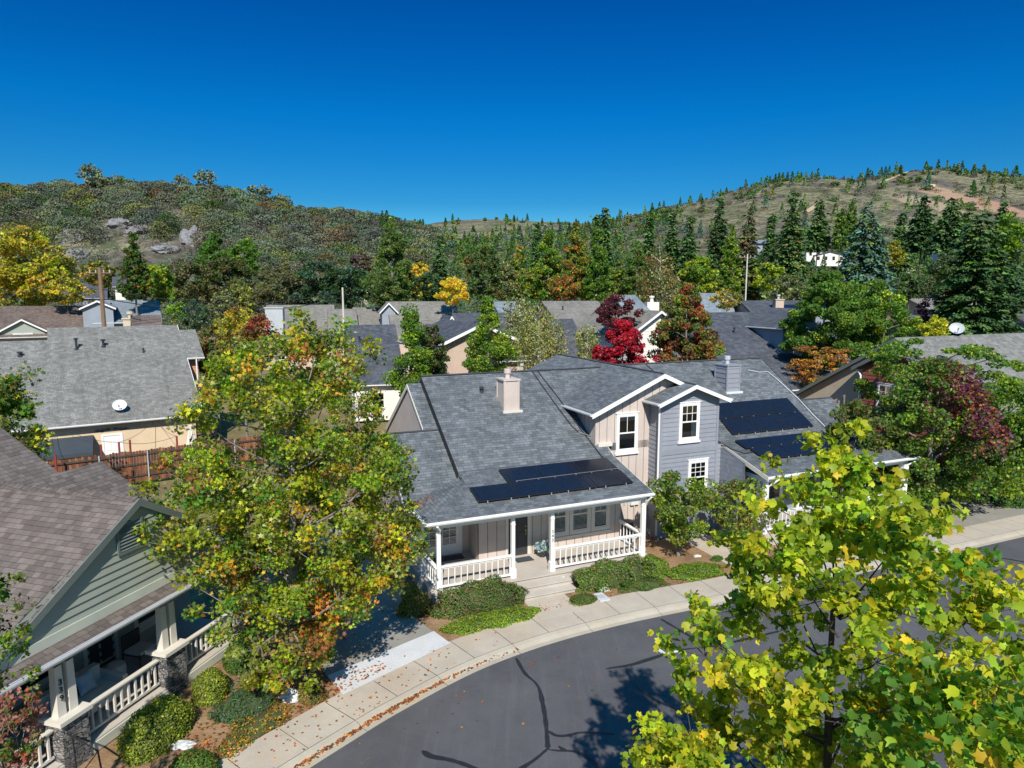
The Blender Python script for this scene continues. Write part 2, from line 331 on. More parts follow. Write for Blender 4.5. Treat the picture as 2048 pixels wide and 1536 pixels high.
def m_pv():
    m, nt, b = mk('solar_cells'); uv = nd(nt, 'ShaderNodeUVMap').outputs[0]
    br = nd(nt, 'ShaderNodeTexBrick', i_Scale=1.0, offset=0.0); br.inputs['Brick Width'].default_value = .166; br.inputs['Row Height'].default_value = .166; br.inputs['Mortar Size'].default_value = .0025
    br.inputs['Color1'].default_value = (.007, .009, .017, 1); br.inputs['Color2'].default_value = (.009, .012, .023, 1); br.inputs['Mortar'].default_value = (.02, .022, .03, 1); nt.links.new(uv, br.inputs['Vector'])
    nt.links.new(br.outputs[0], b.inputs['Base Color']); b.inputs['Roughness'].default_value = .12; b.inputs['IOR'].default_value = 1.4
    g = geo(nt); n = nd(nt, 'ShaderNodeMapRange'); nt.links.new(noise(nt, g, 1.2, 5), n.inputs[0]); n.inputs[3].default_value = .12; n.inputs[4].default_value = .35; nt.links.new(n.outputs[0], b.inputs['Roughness']); return m
M['pv'] = m_pv(); M['pvf'] = paint('panel_frame', (.02, .02, .022), .4); M['rail'] = paint('mount_metal', (.32, .32, .33), .35)
# ---------------------------------------------------------------- ground, road, pavement
def cat(pts, n=6):
    P = [np.array(p, float) for p in pts]; P = [2*P[0]-P[1]]+P+[2*P[-1]-P[-2]]; out = []
    for i in range(1, len(P)-2):
        for k in range(n):
            t = k/n; a, b, c, d = P[i-1:i+3]
            out.append(.5*((2*b)+(c-a)*t+(2*a-5*b+4*c-d)*t*t+(3*b-a-3*c+d)*t**3))
    out.append(P[-2]); return out
def resample(P, step):
    d = [0]
    for i in range(1, len(P)): d.append(d[-1]+np.linalg.norm(P[i]-P[i-1]))
    n = max(2, int(round(d[-1]/step))); X = np.array(P); q = np.linspace(0, d[-1], n+1)
    return np.stack([np.interp(q, d, X[:, k]) for k in range(X.shape[1])], 1)
def normals(P):
    T = np.gradient(P, axis=0); T /= np.linalg.norm(T, axis=1)[:, None]; return np.stack([-T[:, 1], T[:, 0]], 1)
CURB = [(-12.6, 2), (-9.6, 8), (-7.3, 12), (-5.42, 14.56), (-4.27, 16.03), (-3.33, 17.16), (-1.42, 19.11), (0.61, 20.59), (3.0, 21.87), (5.43, 22.91), (8.43, 24.05), (12.3, 25.75), (20.6, 29.34), (34, 35.2), (60, 46)]
CP = resample(cat(CURB), .35); CN = normals(CP)
def strip(name, P, N, prof, mat, kind, step=1, gap=0, i0=0):
    mb = MB(); n = len(P)
    segs = range(0, n-1, step)
    for a in segs:
        b = min(a+step, n-1); idx = list(range(a, b+1))
        Q = [P[i].copy() for i in idx]
        if gap:
            Q[0] = Q[0]+(P[a+1]-P[a])/np.linalg.norm(P[a+1]-P[a])*gap; Q[-1] = Q[-1]-(P[b]-P[b-1])/np.linalg.norm(P[b]-P[b-1])*gap
        for k in range(len(idx)-1):
            for j in range(len(prof)-1):
                (o0, z0), (o1, z1) = prof[j], prof[j+1]; i, i2 = idx[k], idx[k+1]
                p = lambda q, nn, o, z: (q[0]+nn[0]*o, q[1]+nn[1]*o, z)
                mb.poly([p(Q[k], N[i], o0, z0), p(Q[k], N[i], o1, z1), p(Q[k+1], N[i2], o1, z1), p(Q[k+1], N[i2], o0, z0)][::-1])
    return props(mb.build(name, mat), kind='structure')
strip('sidewalk', CP, CN, [(0.0, .0), (1.28, .006), (1.28, -.08)], M['conc'], 's', 4, .009)
strip('curb', CP, CN, [(-.5, -.105), (-.3, -.098), (-.16, -.035), (-.014, 0), (-.014, -.05)], M['curb'], 's', 8, .006)
strip('road', CP, CN, [(-11.5, -.10), (-9, -.06), (-5.5, -.03), (-3, -.05), (-.49, -.1), (-.45, -.14)], M['asphalt'], 's')
# far pavement on the camera's side of the street
strip('footpath', CP, CN, [(-13.2, .0), (-12.0, .0), (-11.86, -.035), (-11.5, -.105)], M['conc'], 's', 4, .009)
def roadz(p):
    d = np.linalg.norm(CP-np.array(p), axis=1); i = int(d.argmin()); o = float((np.array(p)-CP[i])@CN[i])
    return float(np.interp(o, [-11.5, -9, -5.5, -3, -.49], [-.10, -.06, -.03, -.05, -.1]))
def hillside(x, y):
    r = math.hypot(x, y); return 0 if r < 62 else (r-62)*.018*min(1, (r-62)/20)
mb = MB()   # the ground: one sheet reaching the horizon
xs = [-4000, -1500, -700, -300, -150, -90, -60, -40, -25, -10, 0, 10, 25, 40, 60, 90, 150, 300, 700, 1500, 4000]
ys = [-400, -60, -20, 0, 20, 40, 62, 75, 90, 110, 140, 180, 300, 700, 2000, 5000]
for i in range(len(xs)-1):
    for j in range(len(ys)-1):
        mb.poly([(x, y, -.2+min(3, hillside(x, y))) for x, y in ((xs[i], ys[j]), (xs[i+1], ys[j]), (xs[i+1], ys[j+1]), (xs[i], ys[j+1]))])
props(mb.build('ground', M['ground']), kind='structure')
# garden soil behind the pavement, gently uneven
mb = MB(); k = 0; Q = CP[18:150]; QN = CN[18:150]
offs = [1.27, 1.7, 2.3, 3, 4, 5.5, 7.5, 10, 13, 17]
hh = NR.normal(size=(len(Q), len(offs)))*.011; hh[:, 0] = 0
for i in range(0, len(Q)-1):
    for j in range(len(offs)-1):
        f = lambda a, b: (Q[a][0]+QN[a][0]*offs[b], Q[a][1]+QN[a][1]*offs[b], -.02+(0.018+hh[a, b] if 0 < b < 6 else 0))
        mb.poly([f(i, j), f(i, j+1), f(i+1, j+1), f(i+1, j)][::-1])
props(mb.build('garden_soil', M['soil'], smooth=True), kind='structure')
# driveway
z = .062
mb = MB(); mb.slab([(-2.53, 20.86, z), (-3.35, 21.94, z), (-3.75, 23.6, z), (-4.4, 26, z), (-6.2, 31, z), (-9.6, 31.5, z), (-8.6, 26, z), (-7.6, 22.5, z), (-5.25, 18.28, z)], .1); props(mb.build('driveway', M['drive']), kind='structure')
mb = MB(); mb.slab([(-1.93, 20.24, .012), (-2.51, 20.88, .07), (-5.23, 18.3, .07), (-4.6, 17.47, .012)], .1); props(mb.build('driveway_apron', M['newc']), kind='structure')
mb = MB(); a = G(1752, 1103); b = G(1985, 1050)
mb.slab([(17.1, 29.1, .03), (22.6, 31.55, .03), (19.5, 39, .03), (14.0, 36.6, .03)], .1)
mb.slab([(19.2, 30.05, .034), (26.5, 33.3, .034), (24.5, 38, .034), (17.4, 35, .034)], .09); props(mb.build('parking_path', M['drive']), kind='structure')
# crack sealant snakes and parking marks
def ribbon(pts, w, zo, n=5, jit=.0):
    P = resample(cat([np.array(p) for p in pts], 8), .12); N = normals(P); ws = w*(1+jit*np.convolve(NR.normal(size=len(P)+6), np.ones(7)/7, 'valid')*2.2); ws[0] *= .3; ws[-1] *= .3
    for i in range(len(P)-1):
        f = lambda a, s: (P[a][0]+N[a][0]*s*ws[a]/2, P[a][1]+N[a][1]*s*ws[a]/2, roadz(P[a])+zo)
        yield [f(i, -1), f(i+1, -1), f(i+1, 1), f(i, 1)]
cr = [([(1032, 1313), (1050, 1345), (1075, 1370), (1086, 1410), (1092, 1450), (1096, 1500)], .15), ([(1096, 1498), (1070, 1520), (1035, 1545), (980, 1600)], .12),
      ([(1096, 1462), (1112, 1472), (1135, 1472), (1165, 1466), (1230, 1470)], .11), ([(1095, 1500), (1120, 1503), (1150, 1505), (1185, 1525), (1240, 1580)], .12), ([(1117, 1493), (1125, 1500), (1136, 1503)], .17),
      ([(844, 1500), (862, 1512), (900, 1520), (945, 1536), (1000, 1570)], .15), ([(1321, 1235), (1345, 1250), (1375, 1268), (1400, 1285), (1440, 1297), (1500, 1330)], .12),
      ([(1211, 1337), (1260, 1330), (1300, 1318), (1360, 1300), (1440, 1290), (1560, 1262)], .13), ([(1270, 1370), (1290, 1388), (1325, 1408), (1400, 1440), (1500, 1490)], .10),
      ([(1985, 1112), (2020, 1118), (2060, 1126)], .10), ([(1945, 1152), (1960, 1155), (1975, 1148), (2000, 1138)], .09), ([(1950, 1156), (1970, 1170), (1978, 1182)], .1), ([(2030, 1200), (2060, 1212)], .1), ([(1252, 1338), (1258, 1352), (1264, 1362)], .03)]
mb = MB()
for pts, w in cr:
    for q in ribbon([G(x, y, -.05) for x, y in pts], w*.82, .005, jit=.3): mb.poly(q)
props(mb.build('crack_sealant', M['seal']), kind='structure')
mb = MB()
def mark(p, q, w):
    a, b = np.array(G(*p, -.05)), np.array(G(*q, -.05)); t = (b-a)/np.linalg.norm(b-a); n = np.array([-t[1], t[0]])*w/2; k = 6
    for i in range(k):
        c, d = a+(b-a)*i/k, a+(b-a)*(i+1)/k; mb.poly([(c[0]-n[0], c[1]-n[1], roadz(c)+.009), (d[0]-n[0], d[1]-n[1], roadz(d)+.009), (d[0]+n[0], d[1]+n[1], roadz(d)+.009), (c[0]+n[0], c[1]+n[1], roadz(c)+.009)])
mark((1311, 1295), (1332, 1309), .13); mark((1330, 1308), (1365, 1300), .10); mark((1826, 1168), (1848, 1175), .12); mark((1848, 1175), (1822, 1181), .10)
props(mb.build('parking_marks', M['line']), kind='structure')
# ---------------------------------------------------------------- the attached pair of houses in the middle
HF = Frame(G(853.5, 1047, 3.15), 23.25)
class Mir(Frame):           # same frame mirrored about u = 12 (the blue half)
    def __init__(s, f): s.f = f; s.yaw = f.yaw
    def W(s, u, v, z): return s.f.W(24-u, v, z)
S1, S2 = .27, .63
def A(v): return 3.96+S2*(v-3)
def B(v): return 3.15+S1*v
LO = .3
def window(parent, m, x0, x1, z0, z1, trim='white', mun=(2, 1), munlow=None, tw=.11, sash=True, blind=None, depth=.12, sill=True, label=None):
    """double-hung window: frame part with sub-parts pane, sill, blind"""
    T = lambda a, b, c, d, o0, o1, mb: [mb.poly([m(*p) for p in q]) for q in (
        [(a, c, o1), (b, c, o1), (b, d, o1), (a, d, o1)], [(a, c, o0), (a, c, o1), (a, d, o1), (a, d, o0)][::-1], [(b, c, o0), (b, d, o0), (b, d, o1), (b, c, o1)][::-1],
        [(a, d, o1), (b, d, o1), (b, d, o0), (a, d, o0)], [(a, c, o0), (b, c, o0), (b, c, o1), (a, c, o1)])]
    mb = MB(); t = tw
    T(x0-t, x0, z0-t, z1+t, 0, .062, mb); T(x1, x1+t, z0-t, z1+t, 0, .062, mb); T(x0, x1, z1, z1+t, 0, .062, mb); T(x0, x1, z0-t, z0, 0, .062, mb)
    T(x0-t-.04, x1+t+.04, z1+t, z1+t+.04, 0, .085, mb)
    zm = (z0+z1)/2
    if sash:
        s = .045
        T(x0, x0+s, z0, z1, .03, .05, mb); T(x1-s, x1, z0, z1, .03, .05, mb); T(x0+s, x1-s, z0, z0+s+.02, .03, .05, mb); T(x0+s, x1-s, z1-s, z1, .03, .05, mb); T(x0+s, x1-s, zm-.03, zm+.03, .03, .056, mb)
    def muns(nx, nz, a, b):
        for i in range(1, nx): x = x0+(x1-x0)*i/nx; T(x-.012, x+.012, a, b, .032, .046, mb)
        for i in range(1, nz): z = a+(b-a)*i/nz; T(x0+.04, x1-.04, z-.012, z+.012, .032, .047, mb)
    muns(*mun, zm+.03 if sash else z0, z1-.04)
    if munlow: muns(*munlow, z0+.06, zm-.03)
    w = mb.build('window', M[trim], parent, label)
    g = MB(); g.poly([m(x, z, .040) for x, z in ((x0, z0), (x1, z0), (x1, z1), (x0, z1))]); g.build('pane', M['glass'], w)
    d = MB(); d.poly([m(x, z, .026) for x, z in ((x0, z0), (x1, z0), (x1, z1), (x0, z1))])
    d.build('unlit_room_sheet', M['dark'], w)  # flat dark sheet on the wall, stands in for the unlit room
    if blind:
        b = MB(); z = z1-.05
        while z > z0+blind[1]*(z1-z0): T(x0+.05, x1-.05, z-.012, z+.018, .028, .033, b); z -= blind[0]
        b.build('blind', M['cream'], w)
    if sill:
        sl = MB(); T(x0-t-.05, x1+t+.05, z0-t-.09, z0-t, 0, .10, sl); sl.build('sill', M[trim], w)
    return w
def downspout(parent, pts, mat='white', r=.042):
    mb = MB(); mb.tube(pts, r, 6); return mb.build('downspout', M[mat], parent)
def gutter(parent, a, b, out, mat='white', h=.105, w=.11):
    """K-style gutter between two world points; out = outward 2-D unit vector"""
    mb = MB(); a = np.array(a, float); b = np.array(b, float); o = np.array([out[0], out[1], 0.])
    pr_ = [(0, 0), (0, -h), (w*.7, -h), (w, -h*.45), (w, 0), (w-.015, 0), (w-.015, -h*.4), (w*.66, -h+.015), (.015, -h+.015), (.015, 0)]
    A_ = [a+o*x+np.array([0, 0, z]) for x, z in pr_]; B_ = [b+o*x+np.array([0, 0, z]) for x, z in pr_]; n = len(pr_)
    for i in range(n): j = (i+1) % n; mb.poly([A_[i], B_[i], B_[j], A_[j]])
    mb.poly(A_[::-1]); mb.poly(B_); return mb.build('gutter', M[mat], parent)
def beam(mb, a, b, w, h, side=None):
    """board from a to b (world), its top edge on the line, thickness w along `side`"""
    a = np.array(a, float); b = np.array(b, float); t = b-a; s = np.array([side[0], side[1], 0.]) if side is not None else np.array([-t[1], t[0], 0])/np.hypot(t[0], t[1]); s = s*w; d = np.array([0, 0, -h])
    c = [a, b, b+d, a+d]; e = [p+s for p in c]
    mb.poly(c); mb.poly(e[::-1])
    for i in range(4): j = (i+1) % 4; mb.poly([c[i], e[i], e[j], c[j]])
def beams(par, name, mat, *bs):
    for b in bs: mb = MB(); beam(mb, *b[:4], side=b[4]); mb.build(name, M[mat], par)
def post(parent, fr, u, v, z0, z1, w=.13, base=.2, bh=.32, mat='white', label=None):
    mb = MB(); mb.box(fr, u-w/2, u+w/2, v-w/2, v+w/2, z0+bh, z1)
    mb.box(fr, u-base/2, u+base/2, v-base/2, v+base/2, z0, z0+bh); mb.box(fr, u-w/2-.025, u+w/2+.025, v-w/2-.025, v+w/2+.025, z0+bh, z0+bh+.04)
    mb.box(fr, u-w/2-.012, u+w/2+.012, v-w/2-.012, v+w/2+.012, z1-.26, z1-.22); return mb.build('porch_post', M[mat], parent, label)
def railing(parent, fr, p, q, z0, mat='white', n=None, top=.86, bw=.036, gap=.225):
    """railing between two local (u,v) points"""
    p = np.array(p, float); q = np.array(q, float); L = np.linalg.norm(q-p); t = (q-p)/L; nrm = np.array([-t[1], t[0]])
    P = lambda s, o, z: fr.W(*(p+t*s+nrm*o), z)
    mb = MB()
    def bx(mb, s0, s1, o, za, zb):
        c = [P(s0, -o, za), P(s1, -o, za), P(s1, o, za), P(s0, o, za), P(s0, -o, zb), P(s1, -o, zb), P(s1, o, zb), P(s0, o, zb)]
        for f in ((0, 1, 5, 4), (1, 2, 6, 5), (2, 3, 7, 6), (3, 0, 4, 7), (4, 5, 6, 7), (3, 2, 1, 0)): mb.poly([c[i] for i in f])
    bx(mb, 0, L, .07, z0+top-.04, z0+top); bx(mb, 0, L, .03, z0+top-.10, z0+top-.04); bx(mb, 0, L, .03, z0+.09, z0+.15)
    r = mb.build('porch_railing', M[mat], parent); n = int(L/gap)
    for i in range(n):
        s = (i+.5)*L/n; b = MB(); bx(b, s-bw/2, s+bw/2, bw/2, z0+.15, z0+top-.10); b.build('baluster', M[mat], r)
    return r
def text(parent, s, size, m4, mat, depth=.012, name='house_number'):
    cu = bpy.data.curves.new(name, 'FONT'); cu.body = s; cu.size = size; cu.extrude = depth; cu.align_x = 'CENTER'; cu.space_line = .95
    o = bpy.data.objects.new(name, cu); C.objects.link(o); dg = bpy.context.evaluated_depsgraph_get(); me = bpy.data.meshes.new_from_object(o.evaluated_get(dg)); bpy.data.objects.remove(o)
    o = link(name, me, mat, parent); 
    import mathutils
    me.transform(mathutils.Matrix(m4)); off = rootloc(parent); me.transform(mathutils.Matrix.Translation(-mathutils.Vector(off))); return o
def facem(fr, u, v, z):     # text plane facing the street
    U, V = fr.U, fr.V; return [(U[0], 0, -V[0], fr.W(u, v, z)[0]), (U[1], 0, -V[1], fr.W(u, v, z)[1]), (0, 1, 0, z), (0, 0, 0, 1)]
fr = HF
tan_h = empty('house', HF.W(5, 5, 0), 'tan board-and-batten porch house with dark shingle roof, solar panels and house number 343', 'house')
blue_h = empty('house', HF.W(18, 5, 0), 'blue-grey sided porch house attached to the right of the tan house', 'house')
for side, par, f in (('t', tan_h, HF), ('b', blue_h, Mir(HF))):
    t = side == 't'; W = f.W
    def pl(pts): return [W(*p) for p in (pts if t else pts[::-1])]
    rm = MB(); th = .13
    ur = 9.08 if t else 9.15
    rm.slab(pl([(0, 0, B(0)), (ur, 0, B(0)), (ur, 3, B(3)), (2.14, 3, B(3)), (2.14, 2.14, B(2.14))]), th)                       # porch slope
    rm.slab(pl([(0, 0, B(0)), (2.14, 2.14, B(2.14)), (2.14, 4.0, B(2.14)), (0, 4.0, B(0))]), th)                                # hipped end
    if t: rm.slab(pl([(2.14, 3, A(3)), (ur, 3, A(3)), (ur, 3.6, A(3.6)), (12, 3.6, A(3.6)), (12, 8, A(8)), (2.14, 8, A(8))]), th+.2)
    else: rm.slab(pl([(2.35, 3, A(3)), (ur, 3, A(3)), (9.6, 2.8, A(2.8)), (9.6, 3.6, A(3.6)), (12, 3.6, A(3.6)), (12, 8.1, A(8.1)), (2.35, 8.1, A(8.1))]), th+.2)
    uu = 2.14 if t else 2.35; vr = 8 if t else 8.1; k = A(vr)
    rm.slab(pl([(uu, vr, k), (12, vr, k), (12, 14, k-S2*(14-vr)), (uu, 14, k-S2*(14-vr))]), th)
    q = lambda v: A(v)-LO
    rm.slab(pl([(-.19, 2.15, q(2.15)), (uu, 3.1, q(3.1)), (uu, 5.4, q(5.4)), (-.19, 5.4, q(5.4))]), th)                         # low side wing
    rm.slab(pl([(-.19, 5.4, q(5.4)), (uu, 5.4, q(5.4)), (uu, 8.4, q(2.4)), (-.19, 8.4, q(2.4))]), th)
    if t:
        rm.slab(pl([(1.5, 5.4, q(5.4)), (uu, 5.4, q(5.4)), (uu, 8.0, q(8)), (1.5, 8.0, q(8))]), th-.004)
        rm.slab(pl([(1.5, 8, q(8)), (uu, 8, q(8)), (uu, 13, q(3)), (1.5, 13, q(3))]), th-.004)
    roof = rm.build('roof', M['slate'], par)
    # ridge caps
    cp = MB(); beam(cp, W(uu, vr-.09, k+.035), W(12, vr-.09, k+.035), .18 if t else .18, .03, side=HF.V); beam(cp, W(-.19, 5.33, q(5.4)+.03), W(uu, 5.33, q(5.4)+.03), .15, .03, side=HF.V)
    cp.build('ridge_cap', M['slate2'], roof)
    # gutters and fascia
    gutter(par, W(0 if t else -.05, 0, 3.14), W(ur, 0, 3.14), -HF.V); gutter(par, W(0, 0, 3.14), W(0, 2.2, 3.14), -HF.U if t else HF.U)
    nn = -HF.U if t else HF.U
    L_ = [(W(-.19, 5.4, q(5.4)-.02), W(-.19, 2.15, q(2.15)-.02), .03, .2, nn), (W(-.19, 5.4, q(5.4)-.02), W(-.19, 8.4, q(2.4)-.02), .03, .2, nn),
          (W(ur, 0, B(0)-.01), W(ur, 3, B(3)-.01), .03, .2, -nn), (W(ur, 3, B(3)-.01), W(ur, 3.55, A(3.55)-.01), .03, .2, -nn)]
    if t: L_ += [(W(1.5, 8, q(8)-.02), W(1.5, 5.55, q(5.55)-.02), .03, .14, nn), (W(1.5, 8, q(8)-.02), W(1.5, 13, q(3)-.02), .03, .22, nn)]
    beams(par, 'rake_board', 'cream', *L_)
    ft = MB(); d0 = A(3)-B(3)+.02
    beam(ft, W(uu, 3, A(3)+.004), W(uu, vr, k+.004), .04, .34, side=nn); ft.build('step_shade_board', M['black'], par)  # black board at the roof step: shade of its unlit side put into colour
    # walls ---------------------------------------------------------------
    wall = MB(); bk = MB(); st, stp = ('batten', .38) if t else ('lap', .2); wm, gm = (M['tan'], M['groove']) if t else (M['blue'], M['bgroove'])
    def cl(axis, kk, poly, style=st, step=stp):
        if not t: poly = [(24-x, z) for x, z in poly][::-1] if axis in ('v', '-v') else poly
        fk = kk if (t or axis in ('v', '-v')) else 24-kk
        ax = axis if t or axis in ('v', '-v') else {'u': '-u', '-u': 'u'}[axis]
        clad(wall, wallmap(HF, ax, fk), poly, style, step, back=bk)
    fl = .55
    cl('v', 2.2, [(2.65, 0), (9.0, 0), (9.0, 3.62), (2.65, 3.62)], st, stp)
    cl('v', 3.3, [(.25, 0), (2.65, 0), (2.65, 3.6), (.25, 3.15)]); cl('u', 2.65, [(2.2, 0), (3.3, 0), (3.3, 3.7), (2.2, 3.6)])
    cl('u', .25, [(3.3, 0), (8.2, 0), (8.2, 3.35), (5.4, q(5.4)-.2), (3.3, q(3.3)-.15)]); cl('-u', 9.0, [(2.2, 0), (3.6, 0), (3.6, 4.1), (2.2, 3.6)])
    if t: cl('u', 1.55, [(5.0, 4.4), (12.5, 3.0), (12.5, q(3.5)-.15), (8, q(8)-.16), (5.4, q(5.4)-.16)], 'plain')
    cl('-v', 13.4, [(.25, 0), (12, 0), (12, 4), (.25, 3.4)], 'plain')
    if t:
        cl('v', 3.6, [(8.55, 0), (12.9, 0), (12.9, 6.62), (11.75, 7.14), (8.55, 5.78)]); cl('u', 8.55, [(3.6, 0), (13, 0), (13, 5.8), (3.6, 5.8)])
    else:
        cl('v', 2.8, [(9.6, 2.6), (12.7, 2.6), (12.7, 6.13), (11.15, 6.8), (9.6, 6.13)][::1], 'lap', .2)
        cl('v', 2.8, [(9.36, 0), (9.62, 0), (9.62, 4.0), (9.36, 4.0)], 'lap', .2); cl('-u', 12.7, [(2.8, 0), (3.8, 0), (3.8, 6.2), (2.8, 6.13)], 'lap', .2); cl('u', 9.6, [(2.8, 0), (9, 0), (9, 6.2), (2.8, 6.13)], 'lap', .2)
        sh = MB(); m_ = wallmap(HF, 'v', 2.8); sh.poly([m_(x, z_, .006) for x, z_ in ((11.3, 0), (14.4, 0), (14.4, 3.75), (11.3, 3.75))])
        m_ = wallmap(HF, 'u', 14.62); sh.poly([m_(x, z_, 0) for x, z_ in ((2.8, 2.0), (2.8, 3.85), (1.3, 3.42), (1.3, 2.0))]); sh.poly([m_(x, z_, -.12) for x, z_ in ((2.8, 0), (2.8, 3.85), (1.3, 3.42), (1.3, 0))][::-1])
        sh.build('shingle_wall', M['blueshake'], par)
        clad(wall, m_, [(2.8, 0), (2.8, 2.0), (1.3, 2.0), (1.3, 0)], 'lap', .2, back=bk)
        tb = MB(); tb.box(HF, 11.3, 14.42, 2.765, 2.795, 3.75, 4.0); tb.box(HF, 11.28, 11.4, 2.76, 2.8, 0, 6.1); tb.box(HF, 14.32, 14.43, 2.76, 2.8, 0, 6.1); tb.box(HF, 11.25, 11.3, 2.8, 2.92, 0, 6.1); tb.build('corner_board', M['blue'], par)
    wall.build('wall', wm, par); bk.build('wall_backing', gm, par)
    # porch
    pf = MB()
    if t:
        pf.box(HF, .2, 9.1, .12, 3.32, .02, fl); 
        pf.box(HF, 3.25, 5.35, -.24, .12, .02, .32); pf.box(HF, 3.25, 5.35, -.6, -.24, .02, .14); pf.box(HF, 3.22, 5.38, -.28, .1, .325, .37); pf.box(HF, 3.22, 5.38, -.64, -.242, .145, .19); pf.box(HF, .2, 9.1, .07, .118, fl-.05, fl+.002)
        pf.build('porch_floor', M['porchc'], par)
        wk = MB(); wk.slab([HF.W(3.3, -2.0, .012), HF.W(4.9, -1.97, .012), HF.W(4.9, -.6, .05), HF.W(3.3, -.6, .05)], .12); wk.build('entry_walk', M['conc'], par)
    else:
        pf.box(HF, 14.9, 23.8, .12, 3.32, .02, fl); pf.build('porch_floor', M['porchc'], par)
        wk = MB(); wk.slab([HF.W(12.2, -2.0, .012), HF.W(13.6, -1.9, .012), HF.W(13.6, 2.6, .05), HF.W(12.2, 2.6, .05)], .12); wk.build('entry_walk', M['conc'], par)
    sf = MB(); sf.poly(pl([(.1, .1, 2.99), (9, .1, 2.99), (9, 3.2, 2.99), (.1, 3.2, 2.99)])[::-1]); sf.build('porch_ceiling', M['white'], par)
    bmm = MB(); a, b = (.3, 9.0)
    beam(bmm, W(a, .42, 2.99), W(b, .42, 2.99), .12, .2, side=-HF.V); beam(bmm, W(a, .42, 2.99), W(a, 3.2, 2.99), .12, .2, side=nn); beam(bmm, W(b, .42, 2.99), W(b, 2.2, 2.99), .12, .2, side=nn); bmm.build('porch_beam', M['white'], par)
# tan half details
pts_ = [.5, 3.3, 4.88, 8.85]
for i, u in enumerate(pts_):
    o = post(tan_h, HF, u, .36, .55, 2.8)
    if i == 2:
        text(o, '3\n4\n3', .17, facem(HF, u, .36-.066, 2.02), M['black'])
post(tan_h, HF, .36, 1.9, .55, 2.8)
railing(tan_h, HF, (.5, .36), (3.3, .36), .55); railing(tan_h, HF, (4.88, .36), (8.85, .36), .55); railing(tan_h, HF, (.42, .42), (.36, 1.9), .55); railing(tan_h, HF, (8.85, .42), (8.92, 2.15), .55)
m = wallmap(HF, 'v', 2.2)
for i, (a, b) in enumerate(((5.72, 6.42), (6.70, 7.42), (7.70, 8.32))): window(tan_h, m, a, b, 1.2, 2.62, 'cream', (2, 1), tw=.13, blind=(.05, .08), sill=(i == -1))
sl = MB(); sl.box(HF, 5.5, 8.5, 2.11, 2.19, .96, 1.06); sl.build('window_ledge', M['cream'], tan_h)
def door(parent, m, x0, x1, z0, z1, trim='white', mat='door', lite=None, name='door', handle='brass', hx=None):
    T = lambda mb, a, b, c, d, o0, o1: [mb.poly([m(*p) for p in q]) for q in ([(a, c, o1), (b, c, o1), (b, d, o1), (a, d, o1)], [(a, c, o0), (a, d, o0), (a, d, o1), (a, c, o1)], [(b, c, o0), (b, c, o1), (b, d, o1), (b, d, o0)], [(a, d, o1), (b, d, o1), (b, d, o0), (a, d, o0)])]
    d = MB(); T(d, x0, x1, z0, z1, -.02, .01)
    if lite is None:
        for a, b in ((.08, .42), (.5, .92)):
            for c, e in ((.1, .45), (.55, .92)): T(d, x0+a*(x1-x0), x0+b*(x1-x0), z0+c*(z1-z0), z0+e*(z1-z0), .01, .022)
    o = d.build(name, M[mat], parent)
    f = MB(); T(f, x0-.12, x0, z0, z1+.12, 0, .035); T(f, x1, x1+.12, z0, z1+.12, 0, .035); T(f, x0, x1, z1, z1+.12, 0, .035); f.build('door_frame', M[trim], o)
    if lite:
        a, b, c, e = x0+.13, x1-.13, z0+lite[2], z1-.13; g = MB(); g.poly([m(x, z, .016) for x, z in ((a, c), (b, c), (b, e), (a, e))]); g.build('pane', M['glass'], o)
        g = MB(); g.poly([m(x, z, .012) for x, z in ((a, c), (b, c), (b, e), (a, e))]); g.build('unlit_lite_sheet', M['dark'], o)  # dark sheet in place of the unlit room behind the door glass
        g = MB()
        for i in range(1, lite[0]): x = a+(b-a)*i/lite[0]; T(g, x-.012, x+.012, c, e, .012, .03)
        for i in range(1, lite[1]): z = c+(e-c)*i/lite[1]; T(g, a, b, z-.012, z+.012, .012, .031)
        z = e-.02
        while z > c: T(g, a, b, z-.008, z+.008, .0125, .0145); z -= .05
        g.build('muntins', M['white'], o)
    hx = hx if hx is not None else x1-.09; h = MB(); p = m(hx, z0+1.0, .01); q = m(hx, z0+1.0, .07); h.tube([p, q], .028, 8); h.tube([m(hx, z0+1.15, .01), m(hx, z0+1.15, .03)], .025, 8); h.tube([m(hx, z0+.8, .03), m(hx, z0+.9, .05), m(hx, z0+.98, .05)], .012, 6); h.build('handle', M[handle], o)
    return o
door(tan_h, m, 3.9, 4.72, .56, 2.6, 'cream'); m3 = wallmap(HF, 'v', 3.3)
door(tan_h, m3, .62, 1.42, .58, 2.6, 'white', 'white', (2, 5, .42), 'french_door', 'black', 1.36); door(tan_h, m3, 1.45, 2.25, .58, 2.6, 'white', 'white', (2, 5, .42), 'french_door', 'black', 1.52)
mt = MB(); mt.box(HF, 4.0, 4.7, 1.5, 1.95, .552, .57); props(mt.build('doormat', M['awn']), 'dark doormat lying before the charcoal front door of the tan house', 'doormat')
mt = MB(); mt.box(HF, .7, 2.3, 2.75, 3.2, .552, .57); props(mt.build('doormat', M['black']), 'long black mat lying before the white french doors', 'doormat')
